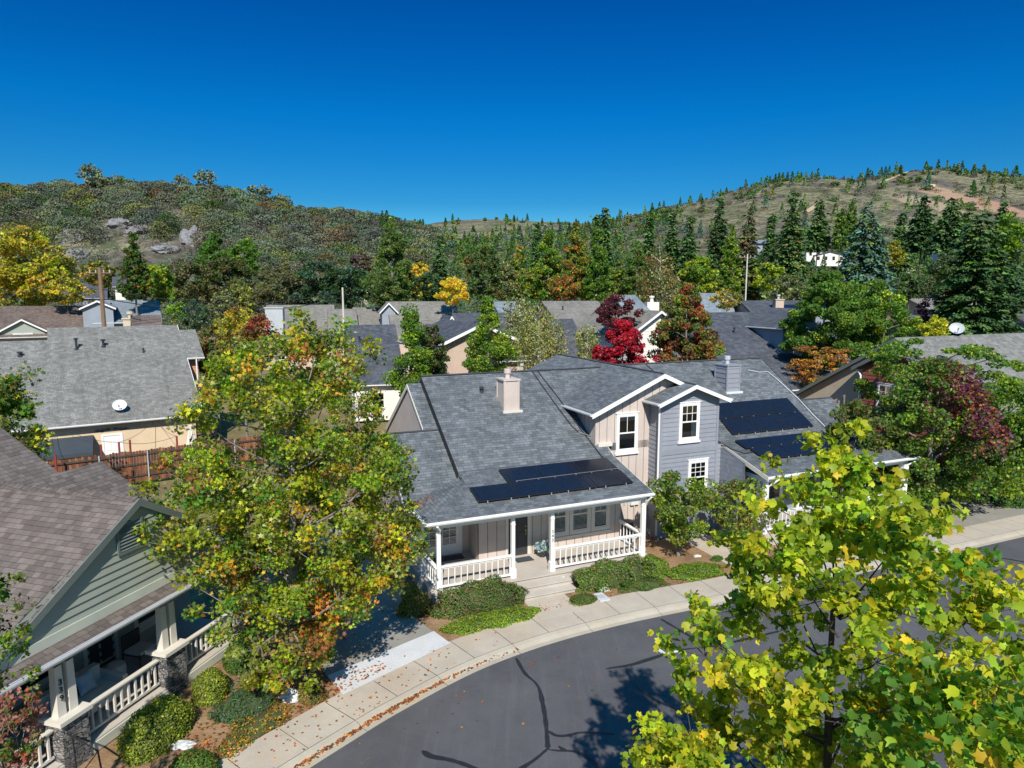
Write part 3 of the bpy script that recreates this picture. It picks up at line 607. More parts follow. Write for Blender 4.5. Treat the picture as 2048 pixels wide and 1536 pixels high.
# dormer roof of the tan half
dm = MB(); zl, za = 5.75, 7.30
dm.slab([HF.W(8.15, 3.2, zl), HF.W(11.75, 3.2, za), HF.W(11.75, 13.5, za), HF.W(8.15, 13.5, zl)][::1], .12); dm.slab([HF.W(11.75, 3.2, za), HF.W(12.95, 3.2, za-.43*1.2), HF.W(12.95, 13.5, za-.43*1.2), HF.W(11.75, 13.5, za)], .12)
dr = dm.build('dormer_roof', M['slate'], tan_h)
cp = MB(); beam(cp, HF.W(11.67, 3.2, za+.03), HF.W(11.67, 13.5, za+.03), .16, .03, side=HF.U); cp.build('ridge_cap', M['slate2'], dr)
ff = MB(); beam(ff, HF.W(8.15, 3.2, zl-.01), HF.W(11.75, 3.2, za-.01), .03, .19, side=-HF.V); beam(ff, HF.W(11.75, 3.2, za-.01), HF.W(12.95, 3.2, za-.53), .03, .19, side=-HF.V); ff.build('fascia', M['white'], dr)
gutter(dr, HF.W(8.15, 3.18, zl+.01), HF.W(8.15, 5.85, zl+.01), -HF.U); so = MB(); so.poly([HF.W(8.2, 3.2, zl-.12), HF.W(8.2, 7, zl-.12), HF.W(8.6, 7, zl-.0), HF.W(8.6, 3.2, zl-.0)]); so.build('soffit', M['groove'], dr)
window(tan_h, wallmap(HF, 'v', 3.6), 9.68, 10.55, 3.98, 5.5, 'white', (2, 1), blind=(.05, .86))
cb = MB(); cb.box(HF, 8.53, 8.6, 3.565, 3.6, 4.2, 5.75); cb.build('corner_board', M['tan'], tan_h)
fl_ = MB(); fl_.box(HF, 8.62, 9.3, 3.42, 3.6, A(3.5)-.02, A(3.5)+.12); fl_.build('flashing', M['cream'], tan_h)
# bump-out roof of the blue half
dm = MB(); zl, za = 6.13, 6.86
dm.slab([HF.W(10.95, 2.4, zl), HF.W(12.85, 2.4, za), HF.W(12.85, 8, za), HF.W(10.95, 8, zl)], .1); dm.slab([HF.W(12.85, 2.4, za), HF.W(14.75, 2.4, zl), HF.W(14.75, 8, zl), HF.W(12.85, 8, za)], .1)
dr = dm.build('dormer_roof', M['slate'], blue_h); cp = MB(); beam(cp, HF.W(12.78, 2.4, za+.03), HF.W(12.78, 7.8, za+.03), .14, .03, side=HF.U); cp.build('ridge_cap', M['slate2'], dr)
ff = MB(); beam(ff, HF.W(10.95, 2.4, zl-.01), HF.W(12.85, 2.4, za-.01), .03, .17, side=-HF.V); beam(ff, HF.W(12.85, 2.4, za-.01), HF.W(14.75, 2.4, zl-.01), .03, .17, side=-HF.V); ff.build('fascia', M['white'], dr)
gutter(dr, HF.W(10.95, 2.38, zl+.01), HF.W(10.95, 3.58, zl+.01), -HF.U); gutter(dr, HF.W(14.75, 2.38, zl+.01), HF.W(14.75, 5.2, zl+.01), HF.U)
mb_ = wallmap(HF, 'v', 2.8)
w = window(blue_h, mb_, 12.38, 13.24, 4.42, 5.92, 'white', (3, 2), depth=.3); w2 = window(blue_h, mb_, 12.95, 13.8, 1.9, 3.3, 'white', (3, 3))
cu = MB(); cu.box(HF, 12.93, 13.18, 2.766, 2.772, 4.5, 5.15); cu.build('curtain', M['ivory'], w); cu = MB(); cu.box(HF, 12.42, 13.2, 2.766, 2.772, 5.5, 5.9); cu.build('roman_shade', paint('straw_shade', (.5, .3, .1)), w)
ds = downspout(blue_h, [HF.W(11.0, 2.42, 6.0), HF.W(11.18, 2.72, 5.82), HF.W(11.2, 2.74, 5.7), HF.W(11.2, 2.74, .2)])
downspout(tan_h, [HF.W(.35, -.06, 3.0), HF.W(.5, .12, 2.78), HF.W(.52, .25, 2.62), HF.W(.52, .25, .3)])
downspout(tan_h, [HF.W(8.95, -.06, 3.0), HF.W(8.9, .12, 2.8), HF.W(8.88, .25, 2.62), HF.W(8.88, .25, .1)])
downspout(blue_h, [HF.W(15.4, -.06, 3.0), HF.W(15.2, .12, 2.78), HF.W(15.08, .25, 2.62), HF.W(15.08, .25, .1)])
downspout(blue_h, [HF.W(23.9, -.06, 3.0), HF.W(23.6, .2, 2.75), HF.W(23.6, .25, 2.6), HF.W(23.6, .25, .1)])
for u in (15.05, 18.9, 20.5, 23.5): post(blue_h, HF, u, .36, .55, 2.8, w=.16 if u < 23 else .3)
railing(blue_h, HF, (15.05, .36), (18.9, .36), .55); railing(blue_h, HF, (20.5, .36), (23.5, .36), .55); railing(blue_h, HF, (15.05, .42), (14.75, 1.3), .55)
mw = wallmap(HF, 'v', 2.2)
window(blue_h, mw, 15.5, 16.3, 1.25, 2.62, 'white', (3, 3), munlow=(1, 1)); window(blue_h, mw, 16.9, 17.7, 1.25, 2.62, 'white', (3, 3)); door(blue_h, mw, 18.9, 19.8, .56, 2.6); window(blue_h, mw, 20.7, 21.5, 1.25, 2.62, 'white', (3, 3)); window(blue_h, mw, 22.0, 22.8, 1.25, 2.62, 'white', (3, 3))
for (x_, y_) in ((1.1, 5.0),): pass
# electrical boxes, lanterns, conduits
eb = MB(); eb.box(HF, 10.35, 10.75, 3.47, 3.6, 1.45, 1.95); e = eb.build('meter_box', M['greyp'], tan_h); eb = MB(); eb.tube([HF.W(10.55, 3.52, .2), HF.W(10.55, 3.52, 1.45)], .03, 6); eb.tube([HF.W(9.75, 3.54, 2.9), HF.W(10.0, 3.54, 2.9), HF.W(10.05, 3.54, 2.6), HF.W(10.05, 3.54, 1.5)], .02, 6); eb.build('conduit', M['tan'], e)
for par, u, v in ((tan_h, 3.1, 2.2), (tan_h, 5.2, 2.2), (blue_h, 18.4, 2.2)):
    lb = MB(); c = HF.W(u, v-.1, 2.45); lb.lathe((c[0], c[1], c[2]), [(.03, 0), (.06, .05), (.075, .22), (.10, .24), (.02, .31)], 8); lb.tube([HF.W(u, v, 2.6), HF.W(u, v-.1, 2.72)], .012, 5); lb.build('porch_lantern', M['brass'], par)
def chim(par, wallmat, cap, u0, v0, w, d, z0, z1, lap=False, capmat='tan'):
    c = MB(); bkm = MB()
    for ax, kk, a, b in (('v', v0, u0, u0+w), ('u', u0, v0, v0+d), ('-u', u0+w, v0, v0+d), ('-v', v0+d, u0, u0+w)): clad(c, wallmap(HF, ax, kk), [(a, z0), (b, z0), (b, z1), (a, z1)], 'lap' if lap else 'plain', .24, back=bkm)
    c.box(HF, u0-.05, u0+w+.05, v0-.05, v0+d+.05, z1, z1+.07)
    for a in (u0-.01, u0+w-.06): c.box(HF, a, a+.07, v0-.03, v0, z0, z1); 
    for a in (v0-.01, v0+d-.06): c.box(HF, u0-.03, u0, a, a+.07, z0, z1)
    o = c.build('chimney', wallmat, par); bkm.build('chimney_core', M['groove'], o)
    f = MB(); f.box(HF, u0-.1, u0+w+.12, v0-.14, v0-.02, z0+.0, z0+.10); f.build('flashing', M['cream'] if not lap else M['greyp'], o)
    p = HF.W(u0+w*.5, v0+d*.55, z1+.05); k = MB(); k.lathe(p, [(.11, 0), (.11, .22), (.16, .24), (.16, .42), (.15, .43)], 14); k.build('flue_cap', cap, o); return o
chim(tan_h, M['tan'], M['tan'], 5.22, 5.75, .70, .85, 5.6, 7.0); chim(blue_h, M['blue'], M['metal'], 17.5, 5.9, .82, .95, 5.7, 7.1, True)
def vent(par, fr, u, v, z, h=.3, r=.05, hat=True, mat='metal'):
    p = fr.W(u, v, z); k = MB(); k.lathe(p, [(r*2, -.1), (r*1.8, .04), (r, .06), (r, h)]+([(r*2, h+.02), (r*2, h+.1), (r*1.2, h+.13)] if hat else []), 10); return k.build('vent_pipe', M[mat], par)
vent(tan_h, HF, 4.6, 6.9, A(6.9), .12, .05, True, 'door'); vent(tan_h, HF, 7.5, 9.0, A(7.0), .75, .05, True); vent(tan_h, HF, 9.6, 9.4, 6.4, .5, .05, False, 'door')
# roof conduits
def onroof(u, v, zz=.05, a=0): return HF.W(u, v, (A(v) if v > 3 else B(v))+zz)
cd = MB()
for o_, p_ in ((0, [(7.55, 8.0), (7.75, 6), (7.95, 4.6), (8.1, 4.25), (8.7, 3.9)]), (.28, [(7.55, 8.0), (7.85, 6), (8.0, 4.4), (8.15, 3.4), (8.2, 2.7)])): cd.tube([onroof(u+o_, v, .05) for u, v in p_], .022, 5)
cd.build('roof_conduit', M['door'], tan_h)
cd = MB(); cd.tube([onroof(u, v) for u, v in ((14.0, 8.05), (14.5, 6.5), (15.0, 5.5))], .022, 5); cd.tube([onroof(u, v) for u, v in ((14.5, 3.7), (14.7, 3.1), (14.9, 2.4), (15.2, 1.9), (15.7, 1.9))], .022, 5); cd.build('roof_conduit', M['door'], blue_h)
cd = MB(); cd.tube([onroof(u, v, .06) for u, v in ((20.0, 7.2), (20.6, 7.0), (21.2, 7.0), (21.35, 6.4), (21.5, 5), (21.45, 4), (21.5, 3.1), (21.6, 2.5))], .03, 6); cd.build('roof_conduit', M['metal'], blue_h)
# solar panels: each is a part of its house
def panel(par, fr, u, v0, pw, plen, zf, s, lift=.12):
    """v0 lower edge, runs up-slope"""
    c = sqrt(1+s*s); dv = plen/c; g = .012
    P = lambda uu, vv, o=0: fr.W(uu, vv-o*s/c, zf(vv)+lift+o/c)
    f = MB(); top = [P(u+g, v0+g), P(u+pw-g, v0+g), P(u+pw-g, v0+dv-g), P(u+g, v0+dv-g)]; nrm = np.cross(np.array(top[1])-np.array(top[0]), np.array(top[3])-np.array(top[0])); nrm /= np.linalg.norm(nrm)
    f.slab(top, .04, -nrm); o = f.build('solar_panel', M['pvf'], par)
    k = .02; q = [np.array(P(u+g+k, v0+g+k))+nrm*.003, np.array(P(u+pw-g-k, v0+g+k))+nrm*.003, np.array(P(u+pw-g-k, v0+dv-g-k))+nrm*.003, np.array(P(u+g+k, v0+dv-g-k))+nrm*.003]
    c_ = MB(); c_.poly(q); c_.build('cells', M['pv'], o)
    m_ = MB()
    for a in (u+.35, u+pw-.35): m_.box(fr, a-.014, a+.014, v0-.02, v0+.01, zf(v0)+.03, zf(v0)+lift+.004)
    m_.build('mount_clip', M['rail'], o); return o
for i in range(4): panel(tan_h, HF, 2.1+i*1.625, .66, 1.62, 1.03, B, S1)
for i in range(3): panel(tan_h, HF, 3.68+i*1.625, 1.68, 1.62, 1.03, B, S1)
for i in range(4): panel(blue_h, HF, 15.7+i*1.69, 1.12, 1.68, 1.05, B, S1)
for i in range(3): panel(blue_h, HF, 15.55+i*1.69, 2.16, 1.68, .82, B, S1)
for j in range(2):
    for i in range(3): panel(blue_h, HF, 15.72+i*1.69, 3.28+j*.93, 1.68, 1.08, A, S2)
for j in range(2): rl = MB(); rl.tube([onroof(3.7+j*.3, 1.675, .14), onroof(8.55, 1.675, .165)], .006, 4); 
rl.build('panel_rail', M['rail'], tan_h)
# little things on the tan porch
fp = empty('flower_pot', HF.W(5.15, 1.75, .55), 'round pot of pale blue hydrangeas on the tan porch beside the front door', 'flower pot')
c = HF.W(5.15, 1.75, .55); k = MB(); k.lathe(c, [(.13, 0), (.2, .18), (.22, .22), (.19, .22)], 14); k.build('pot', M['door'], fp)
n = 260; d = NR.normal(size=(n, 3)); d /= np.linalg.norm(d, axis=1)[:, None]; p = np.array(c)+np.array([0, 0, .38])+d*np.array([.3, .3, .2])*NR.uniform(.75, 1, (n, 1))
npmesh('blossoms', leaves(p, None, .11, MAPLE, .6), len(MAPLE[0]), MAPLE[1], np.clip(np.array([(.40, .52, .60), (.55, .66, .66), (.22, .34, .55), (.10, .2, .05)])[NR.choice(4, n, p=[.4, .3, .15, .15])], 0, 1), M['leaf'], fp)
tr = empty('side_table', HF.W(8.5, 2.9, 0), 'small dark barrel bin standing behind the right end of the tan porch railing', 'bin')
c = HF.W(9.75, 2.8, 0); k = MB(); k.lathe(c, [(.22, 0), (.28, .1), (.3, .8), (.25, .95), (.26, 1.0)], 14); k.build('barrel', M['door'], tr); k = MB(); k.lathe((c[0], c[1], 1.0), [(.28, 0), (.28, .04), (.05, .1)], 14); k.build('lid', M['door'], tr); tr.name = 'bin'
# ---------------------------------------------------------------- sage green house at the lower left ("339")
BF = Frame(G(0, 1381, 2.85), 73.6)
gh = empty('house', BF.W(4, 5, 0), 'sage green lap-sided house with brown shingle gable, stone porch piers and number 339', 'house')
W = BF.W; rm = MB(); zr, sg = 5.62, .59; ur = 4.16
zg = lambda u: zr-sg*abs(u-ur)
rm.slab([W(-4.5, .36, zg(-4.5)), W(ur, .36, zr), W(ur, 6, zr), W(-4.5, 6, zg(-4.5))][::-1], .14, (0, 0, -1)); rm.slab([W(ur, .36, zr), W(8.2, .36, zg(8.2)), W(8.2, 6, zg(8.2)), W(ur, 6, zr)][::-1], .14)
zm = lambda v: 5.5+sg*(v-5.0)
rm.slab([W(-9, 2.8, zm(2.8)), W(5.86, 2.8, zm(2.8)), W(5.86, 8.2, zm(8.2)), W(-9, 8.2, zm(8.2))], .14)
rm.slab([W(-9, 8.2, zm(8.2)), W(5.86, 8.2, zm(8.2)), W(5.86, 13, zm(3.4)), W(-9, 13, zm(3.4))], .14)
rm.slab([W(5.86, 2.8, zm(2.8)), W(7.36, 2.8, zm(2.8)), W(7.36, 5.0, zm(5)), W(5.86, 5.0, zm(5))], .138); rm.slab([W(5.86, 5, zm(5)), W(7.36, 5, zm(5)), W(7.36, 8.2, zm(1.8)), W(5.86, 8.2, zm(1.8))], .138)
rm.slab([W(-4.5, 0, 2.86), W(8.6, 0, 2.86), W(8.6, .62, 3.06), W(-4.5, .62, 3.06)], .09)
roof = rm.build('roof', M['brownr'], gh)
# individual ridge cap shingles
cp = MB(); v = .38
while v < 6:
    for s in (-1, 1): cp.slab([W(ur, v, zr+.045), W(ur+s*.15, v+.05, zg(ur+s*.15)+.035), W(ur+s*.15, v+.3, zg(ur+s*.15)+.02), W(ur, v+.25, zr+.02)][::s], .02)
    v += .19
cp.build('ridge_cap', M['brownr'], roof)
gutter(gh, W(-4.5, 0, 2.87), W(8.6, 0, 2.87), -BF.V, 'greyp')
fb = MB(); beam(fb, W(-4.5, .36, zg(-4.5)-.0), W(ur, .36, zr-.0), .035, .2, side=-BF.V); beam(fb, W(ur, .36, zr), W(8.2, .36, zg(8.2)), .035, .2, side=-BF.V); fb.build('fascia', M['greend'], gh)
w = MB(); bk = MB(); m = wallmap(BF, 'v', .47)
clad(w, m, [(-4, 2.9), (8.0, 2.9), (8.0, 3.3), (ur, zr-.17), (-1, 2.9)], 'lap', .2, lip=.032, back=bk)
for ax, kk, poly in (('v', 2.6, [(-4, 0), (8.1, 0), (8.1, 3), (-4, 3)]), ('u', -.6, [(.6, 0), (12.5, 0), (12.5, 2.7), (.6, 2.7)]), ('-u', 8.0, [(2.6, 0), (12, 0), (12, 3.2), (2.6, 3.2)]), ('-v', 12.4, [(-4, 0), (8, 0), (8, 3.6), (-4, 3.6)])): clad(w, wallmap(BF, ax, kk), poly, 'lap', .235, back=bk)
w.build('wall', M['green'], gh); bk.build('wall_backing', M['groove'], gh)
tb = MB(); tb.box(BF, -4, 8.0, .40, .43, 2.98, 3.22); tb.build('trim_board', M['paleg'], gh)
cs = MB(); cs.box(BF, -4, 8.2, .1, 2.6, 2.72, 2.75); cs.build('porch_ceiling', M['green'], gh)
bb = MB(); bb.box(BF, -4, 8.2, .30, .52, 2.52, 2.72); bb.build('porch_beam', M['green'], gh)
vn = MB(); m = wallmap(BF, 'v', .43)
for a, b, c, d in ((3.45, 3.52, 4.38, 5.1), (4.2, 4.27, 4.38, 5.1), (3.45, 4.27, 4.31, 4.38)): vn.slab([m(a, c, .03), m(b, c, .03), m(b, d, .03), m(a, d, .03)], .03, (BF.V[0], BF.V[1], 0))
for i in range(8): z = 4.4+i*.085; vn.poly([m(3.52, z, .03), m(4.2, z, .03), m(4.2, z+.07, -.02), m(3.52, z+.07, -.02)])
vo = vn.build('gable_vent', M['greend'], gh); vn = MB(); vn.poly([m(a, b, -.021) for a, b in ((3.5, 4.36), (4.22, 4.36), (4.22, 5.02), (3.86, 5.12), (3.5, 5.1))]); vn.build('vent_dark_sheet', M['dark'], vo)  # flat dark sheet paints the shade behind the louvres
pf = MB(); pf.box(BF, -4, 8.0, .12, 2.6, .0, .3); pf.build('porch_floor', M['porchc'], gh)
sk = MB(); sk.box(BF, -4, 8.02, .085, .12, .02, .26); sk.build('porch_skirt', M['paleg'], gh)
for u in (1.62, 4.72, 7.85, -1.6):
    s = MB(); s.box(BF, u-.34, u+.34, .06, .62, 0, 1.22); so_ = s.build('stone_pier', M['stone'], gh)
    s = MB(); s.box(BF, u-.42, u+.42, -.01, .69, 1.22, 1.32); s.build('pier_cap', M['cream'], so_)
    for du in (-.15, .15):
        s = MB(); zt = 2.52; a = .105; b = .088
        lo = [W(u+du-a, .34-a, 1.32), W(u+du+a, .34-a, 1.32), W(u+du+a, .34+a, 1.32), W(u+du-a, .34+a, 1.32)]; hi = [W(u+du-b, .34-b, zt), W(u+du+b, .34-b, zt), W(u+du+b, .34+b, zt), W(u+du-b, .34+b, zt)]
        for i in range(4): j = (i+1) % 4; s.poly([lo[i], lo[j], hi[j], hi[i]])
        pc = s.build('porch_post', M['cream'], gh)
        if u == 1.62 and du < 0: text(pc, '3\n3\n9', .2, facem(BF, u+du, .34-.128, 2.08), M['black'])
railing(gh, BF, (1.98, .36), (4.36, .36), .3, 'cream', gap=.2, top=.8, bw=.05); railing(gh, BF, (5.08, .36), (7.5, .36), .3, 'cream', gap=.2, top=.8, bw=.05); railing(gh, BF, (-1.2, .36), (1.26, .36), .3, 'cream', gap=.2, top=.8, bw=.05)
m = wallmap(BF, 'v', 2.6)
for a in (.2, 2.2, 5.9): window(gh, m, a, a+.95, .95, 2.35, 'cream', (3, 2))
door(gh, m, 4.2, 5.1, .32, 2.35, 'cream', 'door')
window(gh, wallmap(BF, '-u', 7.99), 2.9, 3.9, .9, 2.3, 'cream', (2, 2))
# porch furniture of the green house (sits in the shade behind the railing)
def cushion(name, c, sx, sy, sz, yaw, tilt, mat, label, catg, stripes=False):
    import mathutils
    bm_v = []; n = 10; mb = MB(); pts = {}
    Mx = mathutils.Matrix.Rotation(yaw, 3, 'Z') @ mathutils.Matrix.Rotation(tilt, 3, 'X')
    for s in (1, -1):
        for i in range(n+1):
            for j in range(n+1):
                x = i/n*2-1; y = j/n*2-1; h = (1-abs(x)**3)*(1-abs(y)**3); pts[(s, i, j)] = tuple(np.array(Mx @ mathutils.Vector((x*sx/2*(1-.08*(1-abs(y))), y*sy/2*(1-.08*(1-abs(x))), s*(.15+.85*h**.6)*sz/2)))+np.array(c))
    for s in (1, -1):
        for i in range(n):
            for j in range(n): q = [pts[(s, i, j)], pts[(s, i+1, j)], pts[(s, i+1, j+1)], pts[(s, i, j+1)]]; mb.poly(q if s > 0 else q[::-1])
    return props(mb.build(name, M[mat], smooth=True, loc=c), label, catg)
sofa = empty('sofa', W(2.6, 1.2, .3), 'pale upholstered sofa on the shaded stone-pier porch behind the railing', 'sofa')
k = MB(); k.box(BF, 1.9, 3.7, .85, 1.6, .45, .72); k.build('seat', M['ivory'], sofa); k = MB(); k.box(BF, 1.9, 3.7, 1.6, 1.8, .45, 1.15); k.build('backrest', M['ivory'], sofa)
for a in (1.75, 3.7): k = MB(); k.box(BF, a, a+.15, .85, 1.8, .3, .92); k.build('armrest', M['ivory'], sofa)
cushion('pillow', W(3.1, 1.42, .98), .5, .5, .2, BF.yaw, R(68), 'bluecl', 'blue and white striped pillow propped in the middle of the porch sofa', 'pillow')
cushion('pillow', W(2.5, 1.42, .96), .46, .46, .2, BF.yaw+.3, R(66), 'ivory', 'pale pillow leaning at the left of the striped one on the porch sofa', 'pillow')
st = empty('stool', W(4.15, 1.75, .3), 'white patterned drum stool standing between the sofa and the armchair on the porch', 'stool')
k = MB(); c = W(4.3, 1.7, .3); k.lathe(c, [(.2, 0), (.23, .1), (.24, .35), (.22, .48), (.1, .5)], 18); k.build('drum', M['ivory'], st)
ch = empty('armchair', W(5.3, 1.9, .3), 'dark framed armchair with white seat cushion on the shaded porch', 'armchair')
for a, b in ((4.9, 1.5), (5.5, 1.5), (4.9, 2.1), (5.5, 2.1)): k = MB(); p = W(a, b, .3); k.tube([p, (p[0], p[1], .75 if b < 2 else 1.2)], .022, 6); k.build('leg', M['barkd'], ch)
k = MB(); k.box(BF, 4.9, 5.5, 1.5, 2.1, .66, .70); k.build('seat', M['barkd'], ch); k = MB(); k.box(BF, 4.92, 5.48, 1.5, 2.05, .70, .80); k.build('seat_cushion', M['ivory'], ch); k = MB(); k.box(BF, 4.9, 5.5, 2.08, 2.13, .75, 1.2); k.build('backrest', M['barkd'], ch)
# entry handrail and walk of the green house
hr = MB(); P0, P1, P2 = np.array(W(1.9, -.1, 1.1)), np.array(W(2.0, -1.4, .75)), np.array(W(2.0, -1.5, 0))
hr.tube([W(1.3, -.05, 1.05), W(1.3, -.9, .8), W(1.3, -1.0, 0)], .022, 6); hr.tube([W(1.3, -.2, .98), W(1.3, -.25, 0)], .018, 6); props(hr.build('handrail', M['black']), 'black steel handrail curving down beside the lower stone pier', 'handrail')
# ---------------------------------------------------------------- grey-roofed stucco house on the left
CF = Frame(G(59, 859, 3.0), 33)
hc = empty('house', CF.W(3, 5, 0), 'cream stucco house with long weathered grey roof and satellite dish on the left', 'house'); W = CF.W
s = .55; z = lambda v: 3.0+s*v
rm = MB(); rm.slab([W(-14, 0, z(0)), W(9.25, 0, z(0)), W(9.25, 9.7, z(9.7)), W(1.1, 9.7, z(9.7)), W(1.1, 8.35, z(8.35)), W(-14, 8.35, z(8.35))], .14)
rm.slab([W(1.1, 9.7, z(9.7)), W(9.25, 9.7, z(9.7)), W(9.25, 17, z(2.4)), W(1.1, 17, z(2.4))], .14); rm.slab([W(-14, 8.35, z(8.35)), W(1.1, 8.35, z(8.35)), W(1.1, 15, z(1.7)), W(-14, 15, z(1.7))], .14)
rm.slab([W(9.25, 5.75, z(5.75)), W(10.4, 5.75, z(5.75)), W(10.4, 9.06, z(9.06)), W(9.25, 9.06, z(9.06))], .14); rm.slab([W(9.25, 9.06, z(9.06)), W(10.4, 9.06, z(9.06)), W(10.4, 14, z(4.1)), W(9.25, 14, z(4.1))], .14)
roof = rm.build('roof', M['greyr'], hc)
gutter(hc, W(-14, 0, 3.0), W(9.25, 0, 3.0), -CF.V); gutter(hc, W(9.25, 5.75, z(5.75)), W(10.4, 5.75, z(5.75)), -CF.V)
w = MB(); w.poly([W(-14, .45, 0), W(8.8, .45, 0), W(8.8, .45, 3.1), W(-14, .45, 3.1)]); w.poly([W(8.8, .45, 0), W(8.8, 16, 0), W(8.8, 9.7, z(9.7)-.15), W(8.8, .45, 3.1)]); w.build('wall', M['stucco'], hc)
w = MB(); bk = MB(); clad(w, wallmap(CF, 'v', 6.2), [(8.82, 0), (10.0, 0), (10.0, 6.2), (8.82, 6.2)], 'lap', .2, back=bk); clad(w, wallmap(CF, '-u', 10.0), [(6.2, 0), (13, 0), (13, 6.2), (9, 7.8), (6.2, 6.2)], 'lap', .2, back=bk); w.build('side_wall', M['salmon'], hc); bk.build('wall_backing', M['groove'], hc)
downspout(hc, [W(9.85, 5.7, 6.05), W(9.85, 5.72, 3), W(9.85, 5.72, .2)], r=.05)
fb = MB(); beam(fb, W(9.25, 0, z(0)), W(9.25, 9.7, z(9.7)), .03, .18, side=CF.U); fb.build('fascia', M['white'], hc)
door(hc, wallmap(CF, 'v', .45), 3.62, 4.52, .05, 2.1, 'white', 'white')
sc = MB(); m = wallmap(CF, 'v', .45)
for k in range(-1, 2, 2):
    pts = [m(4.07+k*(.08+t*.85), 2.42+.12*sin(t*9)*(1-t)+.05*(1-t), .03) for t in np.linspace(0, 1, 16)]; sc.tube(pts, .02, 5)
    for t in (.2, .5, .75): c = np.array([4.07+k*t, 2.46]); sc.tube([m(c[0]+.09*(1-a/9)*cos(a), c[1]+.09*(1-a/9)*sin(a), .03) for a in np.linspace(0, 7, 14)], .014, 4)
sc.build('scroll_ornament', M['door'], hc)
def dish(parent, base, aim, size, mat, label=None, name='satellite_dish'):
    """aim = direction the dish faces (3-D)"""
    a = np.array(aim, float); a /= np.linalg.norm(a); x = np.cross((0, 0, 1.), a); x /= np.linalg.norm(x); y = np.cross(a, x); base = np.array(base, float); c = base+np.array([0, 0, .42]); mb = MB()
    rows = []; nr, ns = 5, 22
    for i in range(nr+1):
        r_ = size*i/nr; rows.append([tuple(c+x*r_*1.12*cos(2*pi*k/ns)+y*r_*cos(2*pi*k/ns+pi/2-pi)*0+y*r_*sin(2*pi*k/ns)+a*(.28*r_*r_/size)) for k in range(ns)])
    for i in range(nr):
        for k in range(ns): q = [rows[i][k], rows[i+1][k], rows[i+1][(k+1) % ns], rows[i][(k+1) % ns]]; mb.poly(q); mb.poly([tuple(np.array(p)-a*.02) for p in q][::-1])
    o = mb.build(name, M[mat], parent, label); k = MB(); k.tube([base, base+np.array([0, 0, .3]), c-a*.04], .028, 6); k.tube([c-y*size*.9, c-y*size*.5+a*size*1.0], .015, 5); k.build('mast', M['door'], o)
    k = MB(); q = c-y*size*.5+a*size*1.0; k.tube([q-a*.05, q+a*.08], .05, 8); k.build('receiver', M['door'], o); return o
dd = dish(hc, W(4.62, .8, z(.8)), (.35, -.8, .55), .36, 'greyp')
for u, v, h, r in ((2.7, 7.25, .62, .07), (4.28, 7.42, .38, .08), (6.62, 6.57, .2, .04), (-.42, 6.76, .16, .08)): vent(hc, CF, u, v, z(v), h, r, True, 'door')
aw = MB(); aw.slab([W(-4.0, -2.0, 1.72), W(2.95, -2.0, 1.72), W(3.1, .42, 2.25), W(-4.0, .42, 2.25)], .04); aw.box(CF, -4, 2.95, -2.03, -2.0, 1.5, 1.71); aw_e = empty('awning', W(0, -1, 0), 'dark grey cloth patio awning against the cream stucco wall', 'awning'); aw.build('canopy', M['awn'], aw_e)
for u in (-2, .4, 2.8): k = MB(); k.box(CF, u-.04, u+.04, -1.96, -1.88, 0, 1.7); k.build('leg', M['barkd'], aw_e)
um = empty('parasol', W(8.35, -.6, 0), 'closed white patio umbrella standing by the cream wall', 'parasol'); c = W(8.35, -.6, 0)
k = MB(); k.tube([c, (c[0], c[1], 2.5)], .025, 6); k.build('pole', M['barkd'], um); mb = MB(); seg = 16
mb.lathe((c[0], c[1], 0), [(.42, .75), (.34, 1.2), (.2, 1.9), (.08, 2.4), (.02, 2.5)], seg); 
mb.v = [(p[0]+(c[0]-p[0])*(.28 if i % 2 else 0), p[1]+(c[1]-p[1])*(.28 if i % 2 else 0), p[2]) for i, p in enumerate(mb.v)]; mb.build('canopy', M['ivory'], um)
# string light posts
SP = [(352, 990, .9), (760, 910, 1.0), (830, 895, 1.2), (1130, 870, 1.2), (645, 925, 1.0)]
posts = []
for i, (cx, cy, h_) in enumerate(SP):
    px, py = cx/3.2, 600+cy/3.2; g = G(px, py+0, 2.3); mb = MB(); mb.tube([(g[0], g[1], 0), (g[0], g[1], 2.3)], .055, 6)
    lab = ['red post in front of the dark awning', 'red post rising in front of the white door', 'red post between white door and scrolled wall cord', 'tall red post nearest the closed white umbrella', 'brownish post at the right end of the dark awning'][i]
    props(mb.build('post', M['redpost']), lab, 'post', 'red posts carrying the string lights'); posts.append((g[0], g[1], 2.3))
wl = MB()
def sag(a, b, s, n=14): a = np.array(a); b = np.array(b); return [tuple(a+(b-a)*t+np.array([0, 0, -4*s*t*(1-t)])) for t in np.linspace(0, 1, n)]
for a, b in ((posts[1], posts[3]), (posts[1], W(6.5, .44, 2.9)), (posts[3], W(6.5, .44, 2.9)), (posts[0], W(1, .44, 2.9)), (posts[1], W(1.5, .44, 2.9))): wl.tube(sag(a, b, .25), .012, 4)
props(wl.build('string_lights', M['door']), 'thin dark string light wires sagging between red posts and the cream wall', 'string lights')
